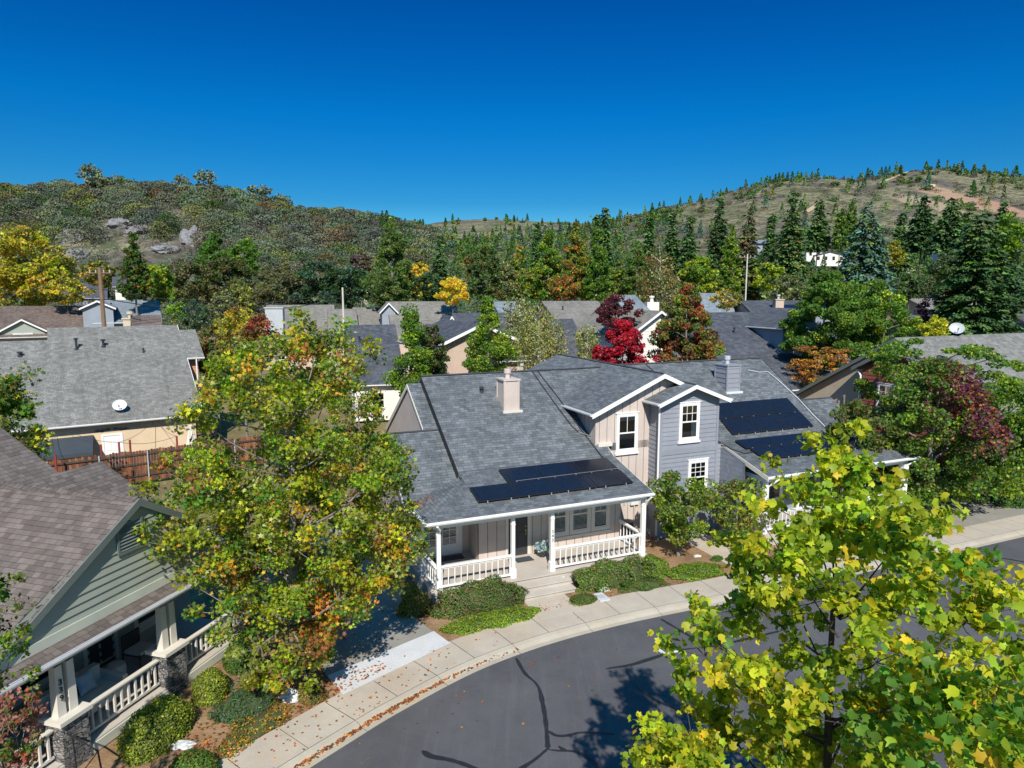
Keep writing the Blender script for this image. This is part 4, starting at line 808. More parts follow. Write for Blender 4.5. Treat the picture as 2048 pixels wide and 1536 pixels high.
# ---------------------------------------------------------------- wooden fence
def fence(p, q, h, label, rails='metal', name='fence', gr=None):
    p = np.array(p, float); q = np.array(q, float); L = np.linalg.norm(q-p); yw = math.degrees(math.atan2(q[1]-p[1], q[0]-p[0])); f = Frame(p, yw)
    e = empty(name, (p[0], p[1], 0), label, 'fence', gr); mb = MB(); u = 0
    while u < L:
        w_ = .14; dz = random.uniform(-.04, .04); t = f.W
        zt = h+dz; pts = [(u, 0), (u+w_, 0), (u+w_, zt-.04), (u+w_-.03, zt), (u+.03, zt), (u, zt-.04)]; o = random.uniform(-.006, .006)
        mb.slab([t(a, o, b) for a, b in pts], .02, (f.V[0], f.V[1], 0)); u += w_+.008
    mb.build('boards', M['fence'], e); mb = MB()
    for z_ in (.35, h*.55, h-.28): mb.box(f, 0, L, -.07, -.03, z_, z_+.09)
    mb.build('rails', M['barkd'], e); u = .3
    while u < L: mb = MB(); c = f.W(u, -.06, 0); mb.tube([c, (c[0], c[1], h-.05)], .035, 8); mb.build('post', M['metal'], e); u += 2.4
    return e
fence((-29, 33.0), (-12.6, 44.9), 1.85, 'rusty brown board fence with steel posts in front of the cream stucco house')
fence((-12.6, 44.9), (-6.5, 39.5), 1.8, 'dark board fence closing the yard behind the left autumn tree')
fence(HF.W(24.5, 15, 0)[:2], HF.W(31.5, 16, 0)[:2], 1.8, 'board fence behind the right end of the blue house')
# ---------------------------------------------------------------- house on the right (grey roof, beige side wall)
JF = HF
hj = empty('house', JF.W(40, 8, 0), 'beige house with grey shingle roof, red siding corner and dish on the ridge, far right', 'house'); W = JF.W
zj = lambda v: 8.0-.58*abs(v-8.3)
rm = MB(); rm.slab([W(32.5, 0, zj(0)), W(60, 0, zj(0)), W(60, 8.3, 8.0), W(32.5, 8.3, 8.0)], .2); rm.slab([W(32.5, 8.3, 8), W(60, 8.3, 8), W(60, 16.2, zj(16.2)), W(32.5, 16.2, zj(16.2))], .2)
pkv, pkz = JF.vz(1786, 691, 31.9); lov, loz = JF.vz(1703, 734, 31.9)
rm.slab([W(31.9, pkv-6, pkz-3.4), W(33.2, pkv-6, pkz-3.4), W(33.2, pkv, pkz), W(31.9, pkv, pkz)], .18); rm.slab([W(31.9, pkv, pkz), W(33.2, pkv, pkz), W(33.2, lov, loz), W(31.9, lov, loz)], .18)
rm.build('roof', M['greyr'], hj)
fb = MB(); beam(fb, W(32.5, 8.3, 8), W(32.5, 16.2, zj(16.2)), .04, .24, side=-JF.U); beam(fb, W(32.5, 8.3, 8), W(32.5, 0, zj(0)), .04, .24, side=-JF.U); beam(fb, W(31.9, pkv, pkz), W(31.9, lov, loz), .04, .24, side=-JF.U); beam(fb, W(31.9, pkv, pkz), W(31.9, pkv-6, pkz-3.4), .04, .24, side=-JF.U); fb.build('fascia', M['greend'], hj)
w = MB(); w.poly([W(32.9, .5, 0), W(32.9, .5, zj(.5)-.2), W(32.9, 8.3, 7.8), W(32.9, 16, zj(16)-.2), W(32.9, 16, 0)]); w.poly([W(32.9, .6, 0), W(60, .6, 0), W(60, .6, zj(.6)), W(32.9, .6, zj(.6))]); w.build('wall', M['beige'], hj)
w = MB(); bk = MB(); clad(w, wallmap(JF, 'u', 32.25), [(lov-.6, 0), (lov-.6, loz-.1), (pkv, pkz-.2), (pkv-5.5, pkz-3.3), (pkv-5.5, 0)][::-1], 'lap', .24, back=bk); w.build('side_wall', M['redside'], hj); bk.build('wall_backing', M['groove'], hj)
downspout(hj, [W(32.1, lov-.2, loz-.1), W(32.18, lov-.5, loz-.5), W(32.18, lov-.5, .2)], r=.06)
window(hj, wallmap(JF, 'u', 32.22), lov-2.9, lov-1.9, 3.4, 5.0, 'white', (2, 2))
dish(hj, W(38.2, 8.3, 8.0), (-.3, -.8, .5), .40, 'metal')
# ---------------------------------------------------------------- simple but complete houses of the blocks behind
def bighouse(label, rl, rr, zr, run, drop, roofm, wallm, back=None, lpx=None, gables=(), trim='white', group='houses of the blocks behind', z0=0., win=True, over=.4, chimney=None, vents=0, yaw=15, fasc='groove'):
    """rl, rr: the two ends of the ridge in the photo, zr its height; slopes both ways"""
    a, b = np.array(G(*rl, zr)), np.array(G(*rr, zr)); f = Frame(a, yaw); L = max(2.5, f.uz(rr[0], rr[1], 0)[0]); W = f.W
    h = empty('house', W(L/2, 0, z0), label, 'house', group); rm = MB(); ze = zr-drop
    bk_ = back or run
    rm.slab([W(0, -run, ze), W(L, -run, ze), W(L, 0, zr), W(0, 0, zr)], .2); rm.slab([W(0, 0, zr), W(L, 0, zr), W(L, bk_, zr-drop*bk_/run), W(0, bk_, zr-drop*bk_/run)], .2)
    r_ = rm.build('roof', M[roofm], h)
    gutter(h, W(0, -run, ze), W(L, -run, ze), -f.V, trim)
    for u, s_ in ((0, -1), (L, 1)): fb = MB(); beam(fb, W(u, 0, zr), W(u, -run, ze), .05, .2, side=f.U*s_); fb.build('rake_board', M[fasc], h); fb = MB(); beam(fb, W(u, 0, zr), W(u, bk_, zr-drop*bk_/run), .05, .2, side=f.U*s_); fb.build('rake_board', M[fasc], h)
    w = MB(); o = over; sl = drop/run; q0 = [( -run+o, z0), (-run+o, ze+sl*o-.1), (0, zr-.2), (bk_-o, zr-sl*(bk_-o)-.2), (bk_-o, z0)]
    w.poly([W(o, v, z) for v, z in q0]); w.poly([W(L-o, v, z) for v, z in q0][::-1]); w.poly([W(o, -run+o, z0), W(L-o, -run+o, z0), W(L-o, -run+o, ze+sl*o), W(o, -run+o, ze+sl*o)]); w.poly([W(o, bk_-o, z0), W(L-o, bk_-o, z0), W(L-o, bk_-o, ze), W(o, bk_-o, ze)][::-1])
    w.build('wall', M[wallm], h)
    if win:
        n = max(1, int(L/4)); mm = wallmap(f, 'v', -run+o)
        for i in range(n): c = (i+.5)*L/n; window(h, mm, c-.5, c+.5, z0+1.1, z0+2.4, trim, (2, 1), sill=False)
        mm = wallmap(f, 'u', o); window(h, mm, -run*.45, -run*.45+1, z0+1.1, z0+2.4, trim, (2, 1), sill=False)
    if chimney: u, v, hh_ = chimney; c = MB(); zc = zr-sl*abs(v); c.box(f, u-.45, u+.45, v-.4, v+.4, zc-.5, zc+hh_); c.box(f, u-.52, u+.52, v-.47, v+.47, zc+hh_, zc+hh_+.12); co = c.build('chimney', M[wallm], h); k = MB(); k.lathe(W(u, v, zc+hh_+.1), [(.13, 0), (.13, .3), (.2, .32), (.2, .5)], 10); k.build('flue_cap', M['metal'], co)
    for i in range(vents): vent(h, f, L*(.25+.5*i), -run*.3, zr-sl*run*.3, .35, .07, True, 'door')
    return h, f
def gable(h, f, u0, u1, vf, vb, ze, za, roofm, wallm, trim='white', z0=0., over=.35, win=None):
    """front-facing gable on house h"""
    W = f.W; um_ = (u0+u1)/2; rm = MB(); rm.slab([W(u0, vf, ze), W(um_, vf, za), W(um_, vb, za), W(u0, vb, ze)][::-1][::-1], .15); rm.slab([W(um_, vf, za), W(u1, vf, ze), W(u1, vb, ze), W(um_, vb, za)], .15); r_ = rm.build('dormer_roof', M[roofm], h)
    fb = MB(); beam(fb, W(u0, vf, ze), W(um_, vf, za), .05, .2, side=-f.V); fb.build('rake_board', M[trim], r_); fb = MB(); beam(fb, W(um_, vf, za), W(u1, vf, ze), .05, .2, side=-f.V); fb.build('rake_board', M[trim], r_)
    o = over; k = (za-ze)/(um_-u0); w = MB(); w.poly([W(u0+o, vf+o, z0), W(u1-o, vf+o, z0), W(u1-o, vf+o, ze+k*o-.1), W(um_, vf+o, za-.17), W(u0+o, vf+o, ze+k*o-.1)]); w.poly([W(u0+o, vf+o, z0), W(u0+o, vb, z0), W(u0+o, vb, ze+k*o-.1), W(u0+o, vf+o, ze+k*o-.1)][::-1]); w.poly([W(u1-o, vf+o, z0), W(u1-o, vb, z0), W(u1-o, vb, ze+k*o-.1), W(u1-o, vf+o, ze+k*o-.1)]); w.build('gable_wall', M[wallm], h)
    if win: window(h, wallmap(f, 'v', vf+o), *win, trim, (2, 2), sill=False)
bh = bighouse
# brown roofed house just behind the grey one
h, f = bh('brown-roofed sage house with a small white-trimmed gable and twin dark windows, behind the grey roof', (-160, 614), (270, 621), 8.9, 7.5, 3.6, 'brownr2', 'green', chimney=None, win=False, yaw=30)
gL = f.uz(-20, 676, -6.0); 
u0 = f.uz(-6, 678, -7)[0]; u1 = f.uz(98, 676, -7)[0]; zz = f.uz(98, 662, -7)[1]; zp = f.uz(45, 638, -7)[1]; gable(h, f, u0, u1, -7.2, -1, zz, zp, 'brownr2', 'green')
g_ = wallmap(f, 'v', -6.85); a = f.uz(28, 672, -6.9)[0]; b = f.uz(43, 672, -6.9)[0]; c = f.uz(48, 672, -6.9)[0]; d = f.uz(64, 672, -6.9)[0]; window(h, g_, a, b, zz-1.4, zz-.35, 'white', (2, 2), sill=False); window(h, g_, c, d, zz-1.4, zz-.35, 'white', (2, 2), sill=False)
h2, f2 = bh('small brown roof section stepping down at the right end of the sage house', (262, 631), (312, 632), 8.5, 5, 2.4, 'brownr2', 'green', win=False, yaw=30)
c = G(262, 650, 7.3); k = MB(); k.box(Frame(c, 0), -.6, .6, -.4, .4, 5.5, 7.9); k.box(Frame(c, 0), -.7, .7, -.5, .5, 7.9, 8.05); k.lathe((c[0], c[1], 8.0), [(.22, 0), (.22, .4), (.34, .45), (.34, .7)], 10); props(k.build('chimney', M['beige'], h))
# far left hip-roofed and blue-grey houses
h, f = bh('pale blue-grey roofed house with white-trimmed gable between yellow trees and dark oaks', (190, 600), (318, 599), 9.6, 9, 2.8, 'blueroof', 'slatew', chimney=None, vents=2, yaw=28)
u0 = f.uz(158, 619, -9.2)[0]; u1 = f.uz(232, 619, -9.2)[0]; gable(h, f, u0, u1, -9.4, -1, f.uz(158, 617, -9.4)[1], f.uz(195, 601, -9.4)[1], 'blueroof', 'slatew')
h, f = bh('low dark hip-roofed house behind the yellow tree at far left', (135, 566), (215, 563), 12.6, 9, 3.4, 'slate2', 'slatew', z0=1.5, yaw=28)
h, f = bh('small white gabled house with dark windows beside the dark cypress', (225, 553), (250, 553), 13.6, 5, 2.0, 'slate2', 'whitewall', z0=2, yaw=28)
# taupe row behind the middle
h, f = bh('wide taupe-roofed house behind the big autumn tree, grey chimney at its left corner', (533, 610), (668, 609), 8.8, 11, 4.8, 'taupe', 'pink', vents=1)
k = MB(); cc = G(551, 650, 7.2); k.box(Frame(cc, 10), -.9, .9, -.7, .7, 5.2, 9.0); k.box(Frame(cc, 10), -1.0, 1.0, -.8, .8, 9.0, 9.12); ko = k.build('chimney', M['metal'], h); 
h, f = bh('lower taupe roof right of the wide one, ending in a dark raked edge', (655, 618), (712, 618), 8.4, 9, 4.2, 'taupe', 'pink', win=False)
h, f = bh('taupe-roofed house behind the green pear trees with a small front gable', (705, 615), (778, 614), 8.5, 9, 4, 'taupe', 'pink')
h, f = bh('taupe-roofed house in front of the tall conifer, chimney frame at its right end', (772, 603), (908, 604), 9.4, 10, 4.6, 'taupe', 'pink', vents=1)
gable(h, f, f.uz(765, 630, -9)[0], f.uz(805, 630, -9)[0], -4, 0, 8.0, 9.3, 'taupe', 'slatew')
# dark slate houses of the second row
h, f = bh('dark slate house directly behind the left autumn tree', (690, 650), (790, 651), 7.7, 8.5, 4.6, 'slate2', 'whitewall', vents=1)
h, f = bh('dark slate two-storey house with pinkish side wall between the two green pear trees', (852, 648), (950, 646), 7.8, 5.5, 2.5, 'slate2', 'pink', win=False)
cc = D(908, 697, 49.0); zc = cc[1]; ff_ = Frame((cc[0], 49.0), 22)
w = MB(); w.box(ff_, -1.2, 3.6, .0, 7, 0, zc-.1); w.build('side_wall', M['pink'], h); rm = MB(); rm.slab([ff_.W(-2.0, -.5, zc), ff_.W(1.9, -.5, zc+1.75), ff_.W(1.9, 9, zc+1.75), ff_.W(-2.0, 9, zc)], .14); rm.slab([ff_.W(1.9, -.5, zc+1.75), ff_.W(5, -.5, zc+.5), ff_.W(5, 9, zc+.5), ff_.W(1.9, 9, zc+1.75)], .14); rm.build('front_roof', M['slate2'], h)
w = MB(); w.poly([ff_.W(-1.2, -.005, zc-.2), ff_.W(3.6, -.005, zc-.2), ff_.W(3.6, -.005, zc+.8), ff_.W(1.9, -.005, zc+1.55), ff_.W(-1.2, -.005, zc+.2)]); w.build('gable_wall', M['pink'], h)
fb = MB(); beam(fb, ff_.W(-2, -.5, zc), ff_.W(1.9, -.5, zc+1.75), .05, .22, side=-ff_.V); beam(fb, ff_.W(1.9, -.5, zc+1.75), ff_.W(5, -.5, zc+.5), .05, .22, side=-ff_.V); fb.build('fascia', M['white'], h); gutter(h, ff_.W(-2, -.5, zc), ff_.W(-2, 9, zc), -ff_.U)
h, f = bh('dark slate roof with a small front gable behind the narrow pear tree', (905, 626), (1040, 628), 8.7, 8.5, 4.0, 'slate2', 'pink', vents=1)
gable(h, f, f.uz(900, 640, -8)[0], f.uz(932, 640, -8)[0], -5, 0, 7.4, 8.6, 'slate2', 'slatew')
h, f = bh('dark slate house between the weeping birch and the crimson maple', (1092, 638), (1145, 637), 8.0, 10, 6.2, 'slate2', 'stucco', vents=1)
h, f = bh('taupe-roofed house behind the birches with a recessed pinkish entry', (1083, 602), (1195, 599), 9.6, 9, 3.4, 'taupe', 'pink', vents=1)
h, f = bh('taupe-roofed cream house behind the crimson maple, bright gable end on its right', (1195, 612), (1288, 611), 8.9, 7, 3.0, 'taupe', 'whitewall', chimney=None)
# cream gable
cc = D(1262, 672, 62.0); ff_ = Frame((cc[0], 62), 24); zc = cc[1]; rm = MB(); za = D(1322, 622, 62)[1]
rm.slab([ff_.W(-.6, -.5, zc), ff_.W(2.9, -.5, za), ff_.W(2.9, 10, za), ff_.W(-.6, 10, zc)], .14); rm.slab([ff_.W(2.9, -.5, za), ff_.W(6.4, -.5, zc), ff_.W(6.4, 10, zc), ff_.W(2.9, 10, za)], .14)
hh_ = empty('house', ff_.W(2.5, 4, 0), 'cream lap-sided house showing a sunlit raked wall between the crimson and the multicoloured tree', 'house', 'houses of the blocks behind'); rm.build('roof', M['taupe'], hh_)
w = MB(); bk = MB(); clad(w, wallmap(ff_, 'v', 0), [(-.2, 0), (6, 0), (6, zc), (2.9, za-.15), (-.2, zc)], 'lap', .3, back=bk); clad(w, wallmap(ff_, 'u', -.2), [(0, 0), (10, 0), (10, zc), (0, zc)], 'lap', .3, back=bk); w.build('wall', M['whitewall'], hh_); bk.build('wall_backing', M['groove'], hh_); fb = MB(); beam(fb, ff_.W(-.6, -.5, zc), ff_.W(2.9, -.5, za), .05, .22, side=-ff_.V); beam(fb, ff_.W(2.9, -.5, za), ff_.W(6.4, -.5, zc), .05, .22, side=-ff_.V); fb.build('fascia', M['white'], hh_)
c = G(1303, 615, 9.0); k = MB(); k.box(Frame(c, 10), -.7, .7, -.5, .5, 7.2, 9.6); k.lathe((c[0], c[1], 9.6), [(.2, 0), (.2, .5), (.3, .5), (.3, .7)], 10); k.build('chimney', M['whitewall'], hh_)
# big dark slate house behind the blue one
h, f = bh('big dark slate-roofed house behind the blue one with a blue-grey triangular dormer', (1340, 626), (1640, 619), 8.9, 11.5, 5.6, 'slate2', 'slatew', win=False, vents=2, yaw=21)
sl_ = 5.6/11.5
def onpl(x, y):
    r = ray(x, y); t = (8.9-sl_*(f.o@f.V)-H)/(r[2]-sl_*(r[:2]@f.V)); q = r[:2]*t-f.o; return float(q@f.U), float(q@f.V)
uD, vB = onpl(1497, 652); zE = 8.9+sl_*vB; vF = f.vz(1567, 656, uD)[0]
rm = MB(); rm.slab([f.W(uD-.3, vF-.3, zE), f.W(uD+3.5, vF-.3, zE+1.6), f.W(uD+3.5, vB+3, zE+1.6), f.W(uD-.3, vB+.2, zE)], .15); rm.slab([f.W(uD+3.5, vF-.3, zE+1.6), f.W(uD+7.3, vF-.3, zE), f.W(uD+7.3, vB, zE), f.W(uD+3.5, vB+3, zE+1.6)], .15); rm.build('dormer_roof', M['slate2'], h)
gutter(h, f.W(uD-.3, vF-.3, zE), f.W(uD-.3, vB, zE), -f.U)
w = MB(); w.poly([f.W(uD, vB, zE-.1), f.W(uD, vF, zE+sl_*(vF-vB)-.1), f.W(uD, vF, zE-.1)]); w.poly([f.W(uD, vF, 0), f.W(uD+7, vF, 0), f.W(uD+7, vF, zE), f.W(uD+3.5, vF, zE+1.4), f.W(uD, vF, zE)]); w.build('dormer_wall', M['slatew'], h)
h, f = bh('dark slate house carrying a long solar array on its ridge, behind the big one', (1480, 601), (1625, 599), 9.8, 7, 2.6, 'slate2', 'pink', win=False, chimney=(3.2, -2.5, 1.0), yaw=4)
for i in range(5):
    s_ = 2.6/7; panel(h, f, 3.9+i*1.72, -3.2, 1.7, 1.9, lambda v: 9.8+s_*v, s_, .1)
h, f = bh('pale blue-grey roofed house behind the multicoloured tree', (1400, 586), (1462, 586), 10.6, 7, 3.0, 'blueroof', 'whitewall', z0=.5, yaw=-12)
h, f = bh('blue walled house glimpsed between the pines with a lit window', (1392, 569), (1440, 568), 13.2, 5, 2.0, 'slate2', 'bluewall', z0=2)
h, f = bh('small white house with pale roof half hidden behind the crimson maple top', (1222, 590), (1270, 588), 10.4, 6, 2.5, 'blueroof', 'whitewall', z0=1)
h, f = bh('pale roofed white house behind the yellow tree', (985, 603), (1030, 604), 9.7, 6, 2.5, 'blueroof', 'whitewall', z0=.5)
h, f = bh('grey-taupe roofed house behind the purple plum on the right', (1815, 597), (1935, 600), 9.6, 8, 3.0, 'taupe', 'pink', z0=.5)
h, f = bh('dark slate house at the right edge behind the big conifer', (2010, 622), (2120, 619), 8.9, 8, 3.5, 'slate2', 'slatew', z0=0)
h, f = bh('orange-roofed house at the right edge above the dark slate one', (1998, 602), (2060, 600), 9.8, 5, 1.6, 'salmonroof' if 'salmonroof' in M else 'brownr2', 'pink', z0=.5)
h, f = bh('dark slate roof glimpsed below the purple plum tree', (1815, 630), (1862, 630), 8.2, 6, 3, 'slate2', 'slatew', z0=0)
# ---------------------------------------------------------------- poles and wires
def pole(px, ptop, pbot, d, mat, label, arm=True, r=.15):
    x, zt = D(px, ptop, d); zb = hillside(x, d)-.5; e = empty('utility_pole', (x, d, zb), label, 'utility pole'); k = MB(); k.tube([(x, d, zb), (x, d, zt)], [r*1.2, r*.8], 8); k.build('pole', M[mat], e)
    if arm:
        k = MB(); k.tube([(x-1.1, d+.2, zt-.5), (x+1.1, d-.2, zt-.5)], .06, 5); k.build('crossarm', M['pole'], e)
        for s_ in (-1, -.4, .4, 1): k = MB(); k.tube([(x+s_, d-.19*s_, zt-.45), (x+s_, d-.19*s_, zt-.2)], .05, 6); k.build('insulator', M['metal'], e)
    return (x, d, zt-.4)
p1 = pole(199, 535, 617, 62, 'pole', 'dark wooden utility pole rising above the brown roof on the left', r=.2); p2 = pole(685, 575, 617, 85, 'polelite', 'short pale utility pole behind the taupe roofs', arm=False, r=.13)
p3 = pole(1495, 508, 600, 100, 'polelite', 'pale slender utility pole beside the dark pines', r=.11); p4 = pole(1248, 527, 590, 120, 'pole', 'thin grey utility pole left of the weeping birch', r=.12)
wires = MB()
for dz in (0, -.8): wires.tube(sag((p1[0], p1[1], p1[2]+dz-1.5), (p2[0], p2[1], p2[2]+dz), 1.4, 20), .04, 4)
wires.tube(sag(p1, (p1[0]-25, p1[1]-12, 6.5), .8), .02, 4)
props(wires.build('power_line', M['door']), 'thin power lines sagging from the dark wooden pole to the pale short pole', 'power line')
# ---------------------------------------------------------------- vegetation
def env(kind, t):
    t = np.clip(t, 0, 1)
    if kind == 'round': return np.sqrt(np.clip(1-(2*t-1)**2, 0, 1))
    if kind == 'oval': return np.clip(np.sin(pi*np.clip(t*.93+.06, 0, 1))**.7, 0, 1)
    if kind == 'pear': return np.clip(np.minimum(1, (t+.12)*3.2)*(1-t)**.62*1.15, 0, 1)
    if kind == 'cone': return np.clip(np.minimum(1, (t+.1)*6)*(1-t)**.85, 0, 1)+.02
    if kind == 'column': return np.clip(np.minimum(1, (t+.15)*4)*(1-t**3)**.8, 0, 1)*(1-.35*t)
    if kind == 'spread': return np.clip(np.sqrt(np.clip(1-((t-.6)/.62)**2, 0, 1)), 0, 1)
    if kind == 'flame': return np.clip(np.minimum(1, (t+.1)*3.5)*(1-t**2.2), 0, 1)*(1-.2*t)
def sph(n, rng): d = rng.normal(size=(n, 3)); return d/np.linalg.norm(d, axis=1)[:, None]
def limb(mb, a, b, r0, r1, rng, sagk=.12, seg=5, n=5, up=0.):
    a = np.array(a, float); b = np.array(b, float); L = np.linalg.norm(b-a); off = rng.normal(size=3)*L*sagk; off[2] = abs(off[2])*.3-up*L
    pts = [a+(b-a)*t+off*4*t*(1-t)*.5 for t in np.linspace(0, 1, n)]; mb.tube(pts, list(np.linspace(r0, r1, n)), seg, cap=False); return pts
def clusters_env(kind, x, y, z0, z1, w, n, rng, cs, dw=1.):
    t = rng.random(n*6); keep = rng.random(n*6) < env(kind, t)**1.1+.04; t = t[keep][:n]; n = len(t); a = rng.random(n)*2*pi
    ph = rng.random(4)*6; lump = 1+.14*np.sin(3*a+ph[0]+t*5)+.10*np.sin(5*a+ph[1]-t*9)+.10*np.sin(t*17+ph[2])
    r = env(kind, t)*w/2*lump*(.35+.65*np.sqrt(rng.random(n))); r = np.maximum(0, r-cs*.45)
    c = np.stack([x+r*np.cos(a), y+r*np.sin(a)*dw, z0+(z1-z0)*(t*.94+.02)], 1); return c, t
def leafcloud(c, rad, per, rng, squash=.75, spread=.45):
    """leaf points on the shells of clusters"""
    n = len(c); per = max(1, int(per)); d = sph(n*per, rng); rr = np.repeat(rad, per)*(1-spread*rng.random(n*per)**1.6)
    p = np.repeat(c, per, 0)+d*rr[:, None]*np.array([1, 1, squash]); return p, d, np.repeat(np.arange(n), per)
def tree(name, label, pos, z0, z1, w, kind, colors, wt=None, n=None, s=None, cat_='tree', group=None, tpl=DIAM, mat='leaf', barkm='bark', seed=None, cs=None, trunk_r=None, zb=0., limbs=12, dens=5., cvar=.17, ccol=.38, weep=0., dw=1., accent=None, flat=.75):
    rng = np.random.default_rng(seed if seed is not None else (abs(hash((round(pos[0], 1), round(pos[1], 1)))) % 99991)); x, y = pos; h = z1-z0
    d = math.hypot(x, y); s = s or max(.11, d*.0031); cs = cs or max(.32, min(w, h)*.105)
    nc = int(np.clip(w*h*.8/(cs*cs)*.9, 14, 420)); e = empty(name, (x, y, zb), label, cat_, group)
    c, t = clusters_env(kind, x, y, z0, z1, w, nc, rng, cs, dw); nc = len(c); rad = cs*rng.uniform(.65, 1.3, nc)
    N = n or int(w*h*.75*dens*1.45/(.42*s*s)); p, dd, ci = leafcloud(c, rad, N/nc, rng, flat)
    if weep: k = rng.random(len(p))**1.5; p[:, 2] -= k*weep; p[:, 2] = np.maximum(p[:, 2], zb+.2)
    cc = pal(colors, nc, rng, wt, .10); lc = pal(colors, len(p), rng, wt, .10); m_ = (rng.random(len(p)) < ccol)[:, None]; col = np.where(m_, cc[ci], lc)*(1+cvar*rng.normal(size=(len(p), 1)))
    if accent:   # (colour names, axis function)
        k = accent[1](p, t[ci]) > rng.random(len(p)); col[k] = pal(accent[0], int(k.sum()), rng)
    V = leaves(p, None, s, tpl, .45, .35, rng, down=1.2 if weep else 0.)
    npmesh('crown', V, len(tpl[0]), tpl[1], np.clip(col, .004, .9), M[mat], e)
    tr = MB(); r0 = trunk_r or max(.06, h*.018); top = z0+h*.72; k = 7; ph = rng.normal(size=2)*.1
    pts = [(x+ph[0]*sin(i*1.3)*h*.08, y+ph[1]*sin(i*1.1)*h*.08, zb-.1+(top-zb+.1)*i/(k-1)) for i in range(k)]; tr.tube(pts, list(np.linspace(r0*1.25, r0*.3, k)), 8, cap=False)
    o = rng.permutation(nc)[:limbs]
    for i in o:
        q = c[i]; hz = max(zb+.6, min(top, q[2]-.35*math.hypot(q[0]-x, q[1]-y)-.2)); u = (hz-zb)/(top-zb) if top > zb else .5; j = int(np.clip(u*(k-1), 0, k-1)); a = (pts[j][0], pts[j][1], hz); limb(tr, a, q, r0*.38, r0*.1, rng)
    tr.build('trunk', M[barkm], e, smooth=True); return e
def conifer(name, label, pos, z0, z1, w, colors, wt=None, s=None, group=None, seed=1, zb=0., dens=1., droop=.25, mat='needle', layers=None, gap=.0, wpow=.85):
    rng = np.random.default_rng(seed); x, y = pos; h = z1-z0; d = math.hypot(x, y); s = s or max(.2, d*.0034); e = empty(name, (x, y, zb), label, 'tree', group)
    nl = layers or int(np.clip(h/(.34+w*.022), 18, 46)); P = []; R_ = []; Ci = []; bi = 0; tr = MB(); k = 6; tr.tube([(x, y, zb-.2+(z1-zb)*i/(k-1)) for i in range(k)], list(np.linspace(max(.12, h*.02), .03, k)), 7, cap=False)
    for L in range(nl):
        t = (L+.5)/nl; z = z0+h*t; R0 = w/2*((1-t)**wpow+.03)*min(1, (t+.12)*5)
        nb = max(5, int(R0*2*pi/(.5+s*1.0)*1.2))
        for b in range(nb):
            if rng.random() < gap: continue
            a = rng.random()*2*pi; R1 = R0*rng.uniform(.62, 1.14); m = max(4, int(R1/s*3.4*dens)); u = rng.random(m)**.6; rr = R1*(.18+.82*u)
            wob = rng.normal(size=(m, 3))*s*np.array([.55, .55, .3]); q = np.stack([x+rr*cos(a), y+rr*sin(a), z-droop*rr*rr/max(R1, .1)*.6+rng.uniform(-.2, .2)*h/nl*np.ones(m)], 1)+wob; P.append(q); ang = a+rng.normal(size=m)*.55
            R_.append(np.stack([np.cos(ang), np.sin(ang), -.25+rng.normal(size=m)*.25], 1)); Ci += [bi]*m; bi += 1
            if L % 3 == 0 and b % 3 == 0: tr.tube([(x, y, z+.1), (x+R1*.8*cos(a), y+R1*.8*sin(a), z-droop*R1*.4)], [.05, .015], 4, cap=False)
    P = np.concatenate(P); A_ = np.concatenate(R_); A_ /= np.linalg.norm(A_, axis=1)[:, None]; Ci = np.array(Ci); Nn = rng.normal(size=P.shape)*.6; Nn[:, 2] += 1; Nn -= (Nn*A_).sum(1)[:, None]*A_; Nn /= np.linalg.norm(Nn, axis=1)[:, None]
    Mx = np.stack([A_, np.cross(Nn, A_), Nn], 2); cc = pal(colors, bi, rng, wt, .18)[Ci]*(1+.15*rng.normal(size=(len(P), 1)))
    tp = (NEEDLE[0]*np.array([1.15, 3.1, 1]), NEEDLE[1]); V = leaves(P, None, s, tp, rot=Mx, rng=rng, var=.35); npmesh('crown', V, 4, tp[1], np.clip(cc, .004, .9), M[mat], e); tr.build('trunk', M['barkd'], e, smooth=True); return e
